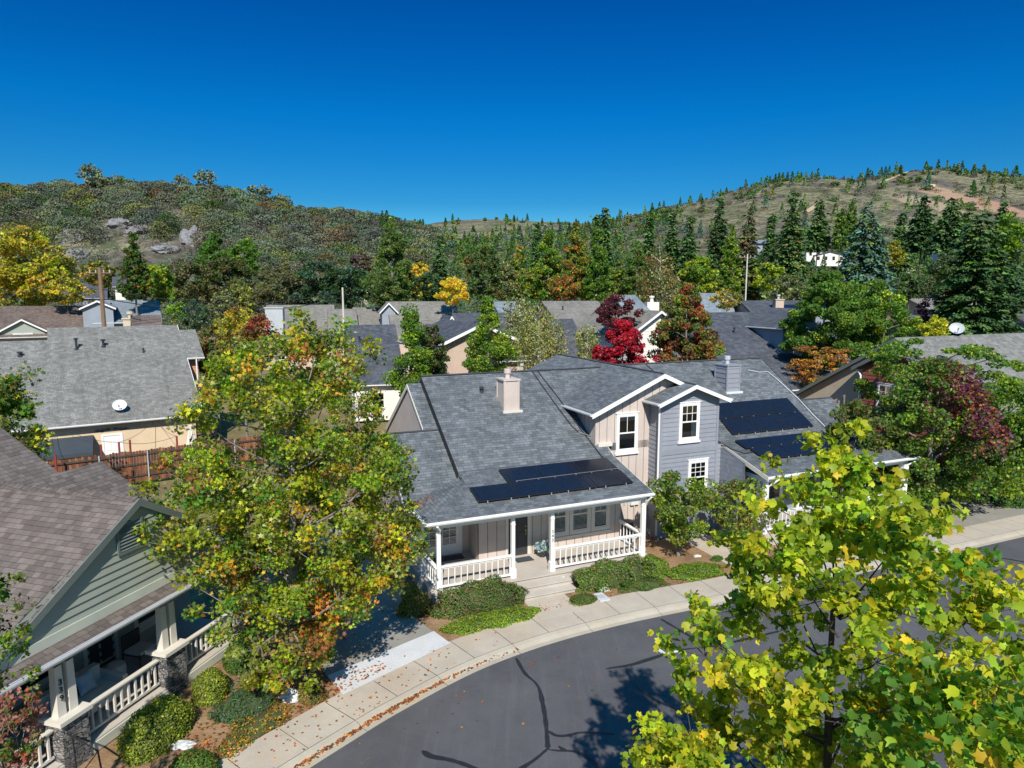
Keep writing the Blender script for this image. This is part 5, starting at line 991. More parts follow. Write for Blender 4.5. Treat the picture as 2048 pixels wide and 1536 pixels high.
# --- big autumn tree in front of the left end of the tan house -------------------------------------------------------
def leadertree(name, label, base, spec, s, tpl, per, colf, seed, trunk, cat_='tree', rad=.42, lean=None, upz=(1., 2.4), barkm='bark', leafmat='leafnear', tz=.85, twig=True, cvar=.15):
    """spec: list of cluster centres (world). a trunk with limbs sweeping up to each cluster; twigs and broad leaves"""
    rng = np.random.default_rng(seed); e = empty(name, (base[0], base[1], 0), label, cat_); c = np.array(spec); zt = c[:, 2].max(); tr = MB(); k = 9; top = np.array([base[0], base[1], zt*tz]) if lean is None else np.array(lean)
    b0 = np.array([base[0], base[1], -.1]); tp_ = [b0+(top-b0)*t+np.array([.08*sin(5*t), .05*sin(7*t), 0]) for t in np.linspace(0, 1, k)]; tr.tube(tp_, list(np.linspace(trunk, trunk*.25, k)), 10, cap=False)
    K = max(6, len(c)//11); cen = c[rng.permutation(len(c))[:K]].copy()
    for it in range(5):
        gi = np.argmin(((c[:, None]-cen[None])**2).sum(2), 1)
        for j in range(K):
            if (gi == j).any(): cen[j] = c[gi == j].mean(0)
    extra = []
    for j in range(K):
        m_ = np.where(gi == j)[0]
        if not len(m_): continue
        q = cen[j]; dist = math.hypot(q[0]-base[0], q[1]-base[1]); hz = float(np.clip(q[2]-rng.uniform(.5, 1.0)*max(dist, .3), .22*top[2], top[2]*.97)); a = b0+(top-b0)*((hz+.1)/(top[2]+.1))
        r0 = max(.014, trunk*.36*(1-.62*hz/top[2])); path = limb(tr, a, q, r0, r0*.3, rng, .13, 6, 8, up=.10)
        for i in m_:
            k_ = int(np.argmin([np.linalg.norm(p-c[i])+.35*np.linalg.norm(p-q) for p in path])); k_ = max(2, min(k_, 6)); limb(tr, path[k_], c[i], max(.006, r0*.34), .004, rng, .16, 4, 5, up=.10)
            if rng.random() < .5: extra.append(path[k_]+(c[i]-path[k_])*rng.uniform(.3, .7)+rng.normal(size=3)*rad*.3)
    c = np.concatenate([c, np.array(extra)])
    tr.build('trunk', M[barkm], e, smooth=True)
    r = rad*rng.uniform(.6, 1.25, len(c)); p, dd, ci = leafcloud(c, r, per, rng, .85, .9); cc = colf(c, rng)[ci]; own = colf(p, rng); m_ = rng.random(len(p))[:, None] < .55; col = np.where(m_, cc, own)*(1+cvar*rng.normal(size=(len(p), 1)))
    V = leaves(p, None, s, tpl, .55, .35, rng, down=.6); npmesh('crown', V, len(tpl[0]), tpl[1], np.clip(col, .004, .9), M[leafmat], e); return e
def inpoly(x, y, P):
    c = False; j = len(P)-1
    for i in range(len(P)):
        if (P[i][1] > y) != (P[j][1] > y) and x < (P[j][0]-P[i][0])*(y-P[i][1])/(P[j][1]-P[i][1])+P[i][0]: c = not c
        j = i
    return c
def fillpoly(P, n, dmid, dr, rng, holes=()):
    """cluster centres filling an outline measured at distance dmid, given its real depth +-dr"""
    xs = [p[0] for p in P]; ys = [p[1] for p in P]; cx = (min(xs)+max(xs))/2; hw = (max(xs)-min(xs))/2; out = []
    while len(out) < n:
        x = rng.uniform(min(xs), max(xs)); y = rng.uniform(min(ys), max(ys))
        if not inpoly(x, y, P) or any(inpoly(x, y, h_) and rng.random() < .85 for h_ in holes): continue
        k = sqrt(max(.12, 1-((x-cx)/hw)**2)); d = dmid+rng.uniform(-1, 1)*dr*k; X, Z = D(x, y, dmid)
        out.append((X, d, Z))
    return out
rng = np.random.default_rng(5)
OUT = [(600, 640), (625, 700), (655, 690), (675, 655), (690, 720), (745, 690), (735, 760), (720, 800), (760, 830), (715, 880), (790, 905), (835, 940), (820, 1000), (845, 1075), (850, 1110), (815, 1130), (800, 1170), (745, 1170), (730, 1235), (700, 1280), (650, 1300), (560, 1310), (555, 1260), (500, 1240), (480, 1190), (420, 1180), (425, 1090), (380, 1085), (345, 1060), (300, 1050), (290, 980), (300, 925), (350, 905), (410, 915), (400, 850), (440, 800), (430, 740), (480, 690), (505, 705), (540, 720), (580, 690)]
HOLE = [[(290, 955), (385, 955), (385, 1000), (300, 1000)], [(640, 770), (760, 770), (740, 860), (650, 850)], [(405, 830), (470, 900), (420, 960), (400, 900)]]
c = fillpoly(OUT, 500, 18.6, 2.7, rng, HOLE)
for px_, py_ in ((600, 626), (602, 650), (607, 672), (614, 692), (676, 652), (678, 672), (684, 694), (744, 690), (741, 712), (496, 690), (500, 712), (560, 690), (640, 700), (712, 730), (585, 665), (622, 680)): X_, Z_ = D(px_, py_, 18.8); c.append((X_, 18.8+rng.normal()*.3, Z_))
def sweetgum(p, rng):
    z = p[:, 2]; n = len(p); a = pal(['green', 'lime', 'mid', 'ylime', 'gold', 'olive', 'birch'], n, rng, [2.4, 4, .6, 2.4, .3, 1.8, 1.6]); b = pal(['gold', 'orange', 'rust', 'brown', 'lime', 'green'], n, rng, [2, 1.0, 1.8, 1.4, 1.4, 1])
    f = np.clip(.09+.30*(np.sin(p[:, 0]*1.7+1)*np.sin(z*1.9+.5)+.15)*np.clip((7.2-z)/3, .25, 1)+.6*np.exp(-((p[:, 0]+4.5)**2/1.0+(z-2.2)**2/1.0)), .02, .9); k = rng.random(n) < f; a[k] = b[k]; return a
bt = leadertree('sweetgum_tree', 'tall many-pointed autumn tree in green, yellow and orange beside the driveway', (-6.26, 17.81), c, .088, MAPLE, 96, sweetgum, 5, .17, rad=.37, lean=(-5.8, 18.4, 8.2), twig=False)
# --- tulip trees at the lower right ------------------------------------------------------------------------------------
OUT = [(1735, 858), (1775, 850), (1795, 900), (1800, 960), (1835, 1010), (1850, 1065), (1905, 1065), (1955, 1085), (1962, 1160), (1930, 1200), (1985, 1150), (2040, 1140), (2045, 1235), (1985, 1245), (1975, 1290), (2060, 1300), (2120, 1400), (2120, 1700), (1300, 1700), (1270, 1530), (1262, 1450), (1245, 1395), (1290, 1400), (1330, 1440), (1345, 1420), (1335, 1365), (1385, 1350), (1410, 1420), (1470, 1440), (1470, 1380), (1420, 1340), (1400, 1290), (1365, 1270), (1400, 1215), (1470, 1220), (1480, 1150), (1470, 1100), (1500, 1060), (1490, 1020), (1520, 985), (1575, 1000), (1600, 1060), (1615, 980), (1640, 945), (1700, 900)]
HOLE = [[(1560, 1170), (1600, 1170), (1600, 1260), (1560, 1250)], [(1870, 1140), (1925, 1150), (1930, 1310), (1880, 1290)], [(1560, 1060), (1620, 1090), (1610, 1160), (1540, 1140)], [(1700, 1290), (1760, 1290), (1760, 1350), (1690, 1350)]]
def tulipc(p, rng):
    n = len(p); a = pal(['ylime', 'lime', 'yellow', 'green', 'gold'], n, rng, [4.6, 5, .5, 1.2, .06], jit=.13); return a
c = fillpoly(OUT, 400, 7.6, 1.5, rng, HOLE)
leadertree('tulip_tree', 'large yellow-green tulip tree with broad lobed leaves standing over the street', (3.75, 7.6), c, .093, TULIP, 44, tulipc, 9, .11, rad=.215, lean=(3.85, 7.65, 7.3), barkm='barkd')
OUT = [(1830, 1390), (1900, 1330), (1960, 1290), (2060, 1270), (2200, 1300), (2250, 1650), (1700, 1700), (1730, 1480)]
c = fillpoly(OUT, 75, 5.4, .6, rng)
leadertree('tulip_tree', 'nearer tulip tree top with the biggest leaves in the lower right corner', (4.6, 5.2), c, .095, TULIP, 24, lambda p, r: pal(['green', 'lime', 'ylime', 'gold'], len(p), r, [3, 4, 2, .15], jit=.14), 10, .08, rad=.24, lean=(4.55, 5.25, 6.4), barkm='barkd')
# --- left edge trees ------------------------------------------------------------------------------------------------------
OUT = [(-60, 1100), (5, 1112), (12, 1150), (36, 1185), (44, 1200), (26, 1250), (55, 1285), (66, 1320), (48, 1345), (50, 1365), (10, 1380), (0, 1400), (-90, 1400)]
c = fillpoly(OUT, 50, 10.8, .6, rng)
leadertree('ornamental_tree', 'pinkish green small-leaved tree reaching in at the left edge over the green gable', (-9.1, 10.2), c, .075, DIAM, 55, lambda p, r: pal(['mid', 'green', 'olive', 'pinky', 'lime'], len(p), r, [3, 4, 2, .35, 2]), 12, .07, rad=.19, lean=(-8.9, 10.4, 5.5))
OUT = [(-40, 1420), (20, 1400), (50, 1385), (78, 1400), (50, 1450), (75, 1480), (70, 1536), (50, 1600), (-60, 1600)]
c = fillpoly(OUT, 26, 9.6, .5, rng)
leadertree('ornamental_tree', 'dusty pink-leaved young tree at the bottom left corner before the stone pier', (-7.6, 9.2), c, .07, DIAM, 45, lambda p, r: pal(['pinky', 'rust', 'olive', 'mid'], len(p), r, [4, 1.5, 2, 1.5]), 13, .06, rad=.16, lean=(-7.5, 9.3, 2.4))
OUT = [(-40, 740), (12, 752), (20, 800), (50, 840), (65, 880), (50, 905), (20, 890), (-50, 900)]
c = fillpoly(OUT, 50, 29.5, 1.4, rng)
leadertree('maple_tree', 'green and yellow tree at the left edge hanging over the dark awning', (-23.2, 30.2), c, .16, MAPLE, 60, lambda p, r: pal(['green', 'olive', 'mid', 'gold', 'ylime'], len(p), r, [3, 2, 2, 1.3, 1.5]), 14, .13, rad=.6, lean=(-22.8, 30, 5.5))
# --- the two little street trees, right-hand trees -----------------------------------------------------------------------
def at(px, py0, py1, wpx, d): x, zt = D(px, py0, d); _, zl = D(px, py1, d); return x, zt, zl, wpx/F*d*1.02
def T(name, px, y0, y1, w, d, kind, cols, wt, label, group=None, zb=None, **k):
    x, zt, zl, wm = at(px, y0, y1, w, d); zb = hillside(x, d)*1. if zb is None else zb; zl = max(zl, zb+.5)
    if kind == 'conifer': return conifer(name, label, (x, d), zl, zt, wm, cols, wt, group=group, zb=min(zb, zl), seed=int(px*7+d), **k)
    return tree(name, label, (x, d), zl, zt, wm, kind, cols, wt, group=group, zb=min(zb, zl), seed=int(px*3+d), **k)
g1 = 'small street trees by the attached houses'
T('street_tree', 1362, 945, 1080, 150, 27.3, 'spread', ['olive', 'mid', 'lime', 'green', 'rust'], [3.5, 2, 3, 2, .3], 'small dense street tree at the right end of the tan porch railing', g1, zb=0, s=.115, trunk_r=.075, tpl=DIAM, dens=5)
T('street_tree', 1476, 962, 1068, 128, 28.4, 'spread', ['olive', 'mid', 'brown', 'lime', 'rust'], [3.5, 2, 1, 2.4, .6], 'small thinner street tree in front of the blue porch corner', g1, zb=0, s=.115, trunk_r=.06, dens=4)
pur = lambda p, t: np.clip(np.exp(-((p[:, 0]-21.6)**2/1.8+(p[:, 2]-5.7)**2/3.4))*1.5, 0, .9)
T('maple_tree', 1880, 712, 1010, 285, 33, 'oval', ['green', 'mid', 'lime', 'olive', 'brown'], [3.6, 3, 2.2, 2, .5], 'big street maple turning from green to purple right of the blue house', zb=0, s=.15, accent=(['purple', 'plum', 'maroon', 'rust'], pur), dens=5, trunk_r=.16, cs=.55)
T('maple_tree', 2020, 760, 985, 230, 34.2, 'round', ['green', 'lime', 'mid'], [3, 2.5, 2], 'green street tree at the right edge over the driveway path', zb=0, s=.15, dens=5, trunk_r=.12, cs=.55)
T('locust_tree', 1885, 672, 860, 300, 38, 'spread', ['green', 'lime', 'mid'], [3, 2, 2], 'airy green feathery tree spreading before the beige house roof', zb=0, s=.16, dens=3.0, trunk_r=.13, flat=.4, cs=.6)
T('shrub_tree', 1715, 800, 935, 120, 32.5, 'round', ['olive', 'mid', 'brown', 'rust'], [3, 3, 1, .8], 'small olive and russet tree at the right rear corner of the blue roof', zb=0, s=.13, dens=4)
T('shrub_tree', 1690, 905, 1010, 70, 30.5, 'round', ['dark', 'mid'], [2, 1], 'dark shrub hidden behind the blue porch end', zb=0, s=.12, dens=4)
T('cypress_shrub', 1790, 870, 1010, 120, 36, 'oval', ['dark', 'mid'], [3, 1], 'tall dark evergreen filling the gap beside the blue house', zb=0, s=.14, dens=5)
# --- second row ------------------------------------------------------------------------------------------------------------
T('pear_tree', 820, 612, 800, 100, 44, 'pear', ['green', 'lime', 'mid'], [3, 3, 2], 'narrow bright green pear tree left of the tan chimney', zb=0, s=.15, dens=5, cs=.5)
T('magnolia_tree', 862, 640, 790, 72, 46, 'oval', ['dark', 'mid', 'maroon', 'brown'], [3, 2, .8, 1], 'dark glossy tree with reddish undersides right behind the narrow pear', zb=0, s=.17, dens=5)
T('pear_tree', 975, 585, 760, 115, 47, 'pear', ['green', 'lime', 'mid'], [3, 3.4, 1.5], 'tall bright green pear tree beside the pinkish house wall', zb=0, s=.15, dens=5, cs=.52)
T('birch_tree', 1078, 600, 765, 112, 48, 'round', ['birch', 'olive', 'ylime', 'straw'], [4, 2, 1, 1.5], 'weeping yellow-green birch with white twigs behind the tan roof', zb=0, s=.13, dens=3, weep=1.9, barkm='birchb', limbs=40)
T('birch_tree', 1040, 570, 700, 70, 62, 'oval', ['birch', 'olive', 'brown'], [4, 2, 1], 'thin pale birch standing above the dark slate roofs', zb=0, s=.2, dens=2, weep=1.2, barkm='birchb', limbs=24)
T('birch_tree', 1175, 640, 722, 60, 50, 'round', ['birch', 'olive', 'ylime'], [4, 2, 1], 'low pale weeping birch squeezed left of the crimson maple', zb=0, s=.15, dens=2.4, weep=1.2, barkm='birchb', limbs=20)
T('maple_tree', 1247, 622, 745, 132, 45, 'flame', ['crimson', 'crimson', 'red', 'maroon'], [5, 3, 1.5, 2.6], 'brilliant crimson maple behind the dormer roof', zb=0, s=.15, dens=6, cs=.36, cvar=.28)
T('plum_tree', 1238, 585, 668, 92, 63, 'oval', ['maroon', 'maroon', 'plum', 'rust'], [4, 3, 1, 1], 'dark maroon-leaved tree above and behind the crimson maple', zb=0, s=.2, dens=4)
T('maple_tree', 1376, 566, 745, 158, 46, 'pear', ['rust', 'green', 'olive', 'red', 'lime', 'maroon'], [3, 2.5, 2.5, 1, 1.2, 1.3], 'large cone-shaped tree mottled rust, red and green behind the blue gable', zb=0, s=.15, dens=7, cs=.42, ccol=.6)
T('maple_tree', 1775, 560, 760, 120, 58, 'oval', ['green', 'lime', 'mid', 'ylime'], [4, 2, 2, .8], 'tall green tree forming the right flank of the green trees behind the beige house', zb=0, s=.18, dens=5)
T('maple_tree', 1655, 528, 745, 150, 56, 'oval', ['green', 'mid', 'lime', 'dark'], [4, 3, 1.2, 1], 'big dense green tree behind the blue house', zb=0, s=.18, dens=8, cs=.6)
T('maple_tree', 1735, 545, 740, 120, 60, 'round', ['green', 'mid', 'lime'], [4, 3, 1.6], 'round green tree merging with the big dense one', zb=0, s=.19, dens=5, cs=.8)
T('crape_myrtle', 1640, 692, 780, 118, 53, 'spread', ['orange', 'rust', 'olive', 'gold'], [2, 2.4, 2.5, 1.2], 'low orange and rust coloured shrub tree by the board fence', zb=0, s=.14, dens=3, flat=.4)
T('plum_tree', 1870, 592, 655, 72, 66, 'round', ['plum', 'plum', 'maroon', 'brown'], [4, 2, 2, 1], 'purple plum tree in front of the grey-taupe roof', zb=0, s=.2, dens=3)
T('maple_tree', 1876, 628, 690, 64, 56, 'round', ['ylime', 'yellow', 'lime'], [2, 2, 2], 'small yellow tree below the purple plum', zb=0, s=.18, dens=4)
T('maple_tree', 1828, 640, 700, 60, 58, 'round', ['mid', 'greyg', 'green'], [2, 2, 2], 'soft green shrub tree left of the small yellow tree', zb=0, s=.18, dens=4)
T('redwood_tree', 1965, 425, 685, 150, 62, 'conifer', ['pine', 'pinel', 'green', 'dark'], [4, 2, .6, 1.5], 'huge dark green conifer towering over the right edge', zb=0, dens=2.2, wpow=.55, droop=.2)
T('redwood_tree', 2035, 500, 660, 90, 72, 'conifer', ['pine', 'blueg'], [3, 1], 'slimmer dark conifer behind the huge one at the right edge', zb=0, wpow=.7)
T('maple_tree', 480, 608, 760, 110, 44, 'oval', ['rust', 'gold', 'olive', 'ylime', 'lime'], [1, 1.2, 2, 2, 1.6], 'yellow and olive tree behind the crown of the left autumn tree', zb=0, s=.16, dens=4)
T('maple_tree', 515, 620, 735, 72, 42, 'oval', ['rust', 'maroon', 'red', 'olive'], [3, 1.6, 1.2, 2], 'russet-red tree just left of the grey metal chimney', zb=0, s=.15, dens=4.5)
T('maple_tree', 425, 640, 780, 70, 52, 'oval', ['olive', 'rust', 'mid', 'brown'], [3, 1.4, 2, 1.2], 'olive and russet tree at the corner of the weathered grey roof', zb=0, s=.18, dens=4)
T('shrub_tree', 715, 760, 900, 120, 34, 'round', ['olive', 'lime', 'mid', 'gold'], [3, 2, 2, .8], 'loose olive shrub tree between the autumn tree and the tan house', zb=0, s=.14, dens=2.4)
T('shrub_tree', 660, 850, 960, 110, 27, 'round', ['mid', 'olive', 'rust'], [3, 2, 1], 'low garden tree behind the trunk of the left autumn tree', zb=0, s=.12, dens=2.2)
T('aspen_tree', 1320, 478, 640, 90, 86, 'oval', ['birch', 'brown', 'olive', 'rust'], [3, 2, 2.2, 1], 'tall weeping brownish birch with white trunk lines among the green trees', barkm='birchb', weep=2.2, dens=2.6, limbs=30)
T('shrub_tree', 445, 575, 665, 60, 72, 'oval', ['greyg', 'olive', 'birch'], [3, 2, 1.5], 'pale grey-green feathery tree above the weathered roof', dens=3)
T('shrub_tree', 478, 560, 640, 60, 74, 'oval', ['olive', 'birch', 'ylime'], [3, 2, 1], 'pale olive birch-like tree left of the wide taupe roof', dens=3)
T('shrub_tree', 388, 600, 660, 60, 70, 'round', ['blueg', 'mid', 'greyg'], [3, 2, 1.5], 'rounded blue-green tree beside the blue-grey gable house', dens=4)
T('shrub_tree', 345, 590, 640, 34, 60, 'oval', ['green', 'lime'], [3, 2], 'thin bright green sapling in front of the pale blue-grey roof', dens=3)
# ---------------------------------------------------------------- trees of the far blocks
gf = 'trees beyond the rooftops'
FT = [('walnut_tree', 45, 452, 615, 165, 96, 'oval', ['gold', 'ylime', 'olive', 'lime', 'rust'], [1.8, 2.4, 3.2, 1, .2], 'large golden yellow tree at the far left above the brown roof'),
 ('walnut_tree', 130, 556, 610, 84, 90, 'round', ['yellow', 'gold', 'ylime', 'olive'], [1, 1, 2, 2.5], 'low yellow tree just left of the dark utility pole'),
 ('cypress_tree', 262, 455, 600, 60, 92, 'column', ['dark', 'mid', 'green', 'rust'], [3, 2, 1.4, .8], 'narrow dark tree with a reddish tip behind the blue-grey roof'),
 ('poplar_tree', 310, 525, 605, 75, 100, 'round', ['lime', 'green', 'ylime'], [2, 3, 1], 'yellow-green tree right of the narrow dark one'),
 ('maple_tree', 430, 455, 560, 95, 135, 'pear', ['green', 'mid', 'dark'], [4, 2, 1], 'bright green tree in front of the hillside rocks'),
 ('maple_tree', 486, 475, 560, 60, 132, 'round', ['green', 'lime', 'mid'], [4, 1, 1], 'smaller bright green tree beside it below the hillside'),
 ('oak_tree', 370, 520, 620, 130, 115, 'round', ['brown', 'olive', 'greyg', 'dark'], [3, 3, 2, 1], 'brownish oak behind the pale blue-grey roof'),
 ('oak_tree', 455, 510, 620, 120, 118, 'round', ['brown', 'olive', 'dark', 'mid'], [3, 2.5, 2, 1.5], 'broad brown-green oak above the weathered roof'),
 ('oak_tree', 560, 530, 625, 130, 110, 'round', ['greyg', 'olive', 'brown'], [3, 3, 2], 'grey-brown oak behind the wide taupe roof'),
 ('oak_tree', 635, 520, 620, 120, 112, 'round', ['dark', 'blueg', 'pine'], [3, 2, 2], 'dark blue-green oak behind the wide taupe roof'),
 ('oak_tree', 700, 530, 615, 90, 116, 'round', ['dark', 'blueg', 'pine'], [3, 1.6, 2], 'dark oak right of the short pale utility pole'),
 ('cedar_tree', 782, 424, 610, 90, 104, 'column', ['pinel', 'green', 'olive', 'lime'], [4, 2.4, 2, .6], 'very tall shaggy conifer in the middle rising above the skyline'),
 ('cedar_tree', 760, 540, 612, 80, 98, 'round', ['pinel', 'olive', 'mid'], [3, 2, 2], 'bushy olive conifer at the foot of the tall shaggy one'),
 ('oak_tree', 855, 545, 608, 66, 108, 'round', ['pine', 'dark', 'blueg'], [3, 2, 1], 'dark rounded tree right of the tall shaggy conifer'),
 ('walnut_tree', 838, 525, 600, 60, 125, 'round', ['yellow', 'olive', 'gold'], [2, 2, 1.5], 'yellowish tree behind the dark rounded one'),
 ('walnut_tree', 905, 553, 610, 66, 92, 'round', ['yellow', 'gold', 'ylime'], [4, 2, 1.2], 'bright yellow tree behind the taupe roof'),
 ('pine_tree', 965, 488, 605, 78, 98, 'round', ['pinel', 'dark', 'olive', 'rust'], [3, 3, 2, .4], 'dark needled pine with reddish tips behind the bright green pear'),
 ('pine_tree', 880, 470, 560, 34, 140, 'conifer', ['pine', 'pinel'], [2, 2], 'pointed dark pine right of the tall shaggy conifer'),
 ('sweetgum_tree', 1040, 492, 600, 62, 110, 'column', ['green', 'lime', 'olive', 'orange'], [3, 2, 2, .6], 'leftmost of the tall green columnar trees'),
 ('sweetgum_tree', 1098, 455, 602, 84, 114, 'column', ['green', 'lime', 'mid', 'gold'], [3, 2, 2, .4], 'broad tall green columnar tree, second from the left'),
 ('sweetgum_tree', 1152, 440, 602, 70, 116, 'column', ['green', 'olive', 'orange', 'rust', 'lime'], [2.4, 2.5, 1.2, 1, 1.2], 'tall columnar tree flushed orange in the middle of the row'),
 ('sweetgum_tree', 1196, 445, 602, 62, 112, 'column', ['green', 'mid', 'lime'], [3.4, 2, 1.2], 'pure green columnar tree at the right of the row'),
 ('sweetgum_tree', 1127, 550, 602, 60, 104, 'round', ['orange', 'rust', 'olive', 'green'], [2, 1.5, 2, 1.5], 'orange-brown low tree in front of the columnar row'),
 ('maple_tree', 1275, 480, 590, 60, 118, 'column', ['green', 'mid', 'olive'], [3, 2, 2], 'green tree left of the weeping brown birch'),
 ('maple_tree', 1238, 520, 600, 46, 120, 'oval', ['lime', 'olive', 'mid'], [2, 2, 1], 'pale green tree behind the thin grey pole'),
 ('maple_tree', 1398, 510, 600, 74, 96, 'round', ['lime', 'green', 'ylime', 'olive'], [3, 3, 1.2, 1], 'yellow-green tree above the mottled rust tree'),
 ('pine_tree', 1440, 395, 590, 66, 122, 'conifer', ['pine', 'dark', 'brown'], [3, 3, 1], 'very tall dark pine beside the pale slender pole'),
 ('poplar_tree', 1465, 445, 600, 52, 108, 'column', ['lime', 'green', 'olive'], [2, 3, 1.6], 'tall yellow-green poplar in front of the very tall dark pine'),
 ('redwood_tree', 1498, 420, 600, 64, 118, 'conifer', ['brown', 'pine', 'olive'], [3, 2, 1.6], 'brown-tinged conifer behind the pale slender pole'),
 ('maple_tree', 1538, 525, 580, 64, 112, 'round', ['lime', 'ylime', 'green'], [3, 1.4, 1.6], 'lime green round tree right of the pale slender pole'),
 ('willow_tree', 1580, 548, 612, 74, 98, 'round', ['greyg', 'birch', 'olive'], [3, 2, 2], 'grey-green willow behind the dark slate roofs'),
 ('redwood_tree', 1588, 382, 560, 66, 128, 'conifer', ['pine', 'pinel', 'olive'], [3, 3, 1], 'tall narrow redwood rising to the ridge on the right'),
 ('sequoia_tree', 1738, 402, 590, 122, 100, 'conifer', ['blueg', 'pinel', 'blueg'], [4, 1.5, 2], 'wide pyramidal blue-green sequoia on the right'),
 ('pine_tree', 1640, 400, 500, 46, 170, 'conifer', ['pinel', 'pine'], [2, 2], 'pyramidal conifer standing left of the blue-green sequoia'),
 ('poplar_tree', 1684, 412, 500, 32, 165, 'column', ['pinel', 'lime', 'mid'], [2, 1, 2], 'slim poplar close to the left of the sequoia'),
 ('poplar_tree', 1706, 396, 500, 34, 168, 'column', ['pinel', 'lime', 'mid'], [2, 1, 2], 'slim taller poplar touching the sequoia tip'),
 ('maple_tree', 1790, 478, 530, 46, 150, 'pear', ['lime', 'olive', 'gold'], [2, 2, 1], 'yellowish cone-shaped tree right of the sequoia'),
 ('pine_tree', 1905, 395, 500, 76, 150, 'conifer', ['pine', 'pinel'], [3, 1.5], 'dark conifer in front of the tall narrow blue and white house'),
 ('pine_tree', 1850, 390, 500, 60, 165, 'conifer', ['pine', 'dark'], [3, 1.5], 'dark conifer left of the blue and white house'),
 ('oak_tree', 1822, 548, 600, 50, 100, 'round', ['pine', 'mid', 'greyg'], [2, 2, 1], 'dark green tree before the long rust-roofed house'),
 ('oak_tree', 1900, 500, 570, 70, 120, 'round', ['greyg', 'mid', 'pine'], [3, 2, 1], 'grey-green oak left of the huge dark conifer'),
 ('maple_tree', 1908, 570, 640, 50, 84, 'oval', ['gold', 'olive', 'rust'], [2, 2, 1], 'ochre autumn tree tucked left of the huge dark conifer'),
 ('maple_tree', 2020, 420, 540, 70, 120, 'oval', ['green', 'lime', 'mid'], [3, 2, 1], 'green and yellow tree behind the conifers at the right edge'),
 ('oak_tree', 1560, 480, 560, 60, 150, 'round', ['pine', 'greyg', 'mid'], [3, 2, 1], 'dark green tree left of the white farmhouses'),
 ('willow_tree', 1455, 580, 618, 60, 72, 'round', ['birch', 'gold', 'olive'], [2, 1, 2], 'pale golden shrub tree left of the solar-topped slate roof'),
 ('oak_tree', 1010, 520, 600, 50, 100, 'oval', ['birch', 'olive', 'greyg'], [2, 2, 2], 'pale olive willow-like tree left of the columnar row'),
 ('oak_tree', 720, 500, 560, 46, 150, 'round', ['brown', 'greyg', 'plum'], [2, 2, 1], 'greyish bare-twigged tree left of the tall shaggy conifer'),
 ('maple_tree', 120, 520, 575, 60, 140, 'round', ['brown', 'olive'], [2, 2], 'brown-green tree right of the golden yellow one'),
 ('oak_tree', 200, 520, 575, 70, 140, 'round', ['olive', 'gold', 'mid'], [2, 1.5, 2], 'olive and yellow bare-branched tree behind the dark pole')]
for r_ in FT:
    nm, px, y0, y1, w, d, kind, cols, wt, lab = r_; T(nm, px, y0, y1, w, d, kind, cols, wt, lab, gf, **({} if kind == 'conifer' else dict(dens=6.5)))
# ---------------------------------------------------------------- hills
def az(px): return (px-1024)/F
LH = [(-700, 436), (-300, 423), (0, 419), (130, 413), (250, 411), (400, 417), (500, 431), (600, 459), (700, 467), (760, 477), (830, 492), (900, 506), (1000, 566), (1100, 606), (1300, 646)]
RH = [(500, 610), (900, 500), (1000, 480), (1100, 478), (1200, 462), (1280, 440), (1400, 414), (1480, 394), (1560, 378), (1640, 374), (1700, 378), (1760, 366), (1840, 357), (1900, 362), (1980, 368), (2048, 374), (2300, 386), (2800, 410)]
MH = [(-600, 470), (600, 470), (780, 474), (830, 462), (900, 452), (950, 448), (1020, 446), (1080, 452), (1150, 455), (1250, 452), (1400, 450), (2600, 440)]
def prof(Pf, a):
    px = a*F+1024; y = np.interp(px, [p[0] for p in Pf], [p[1] for p in Pf]); b = (y-768)/F; return -(b*cos(PIT)+sin(PIT))/(cos(PIT)-b*sin(PIT))  # slope per metre of depth
def ss(t): t = np.clip(t, 0, 1); return t*t*(3-2*t)
def fbm(x, y, seed=0):
    v = 0; a = 1
    for k in range(4): f = .011*2**k; v = v+a*np.sin(x*f*1.3+seed+k*1.7+1.3*np.sin(y*f+k))*np.cos(y*f*1.1+seed*2+k*.9); a *= .5
    return v
def terr(x, y):
    a = x/y; base = np.minimum(3, np.where(y < 62, 0, (y-62)*.018*np.minimum(1, np.maximum(0, y-62)/20)))
    hl = np.maximum(0, prof(LH, a)*330+H)*ss((y-150)/180)*np.where(y > 330, np.exp(-((y-330)/160)**2), 1)
    hr = np.maximum(0, prof(RH, a)*1000+H)*(.10*ss((y-120)/200)+.90*ss((y-230)/770)**1.15)*np.where(y > 1000, np.exp(-((y-1000)/700)**2), 1)
    hm = np.maximum(0, prof(MH, a)*1500+H)*ss((y-500)/1000)*np.where(y > 1500, np.exp(-((y-1500)/700)**2), 1)
    z = np.maximum(np.maximum(hl, hr), hm); k = np.clip((y-150)/200, 0, 1); edge = np.clip(z/20, 0, 1)
    return base+z+fbm(x, y)*edge*k*np.clip(y/500, .4, 2)*np.where((np.abs(y-330) < 40), .3, 1)
A_ = np.linspace(-.95, .95, 300); Y_ = np.concatenate([np.linspace(112, 420, 78), np.geomspace(430, 2600, 62)]); AA, YY = np.meshgrid(A_, Y_); XX = AA*YY; ZZ = terr(XX, YY); ZZ[0] = -1.5
V = np.stack([XX, YY, ZZ], 2).reshape(-1, 3); nx = len(A_); ny = len(Y_); I = np.arange(nx*ny).reshape(ny, nx); Fq = np.stack([I[:-1, :-1], I[:-1, 1:], I[1:, 1:], I[1:, :-1]], 2).reshape(-1, 4)
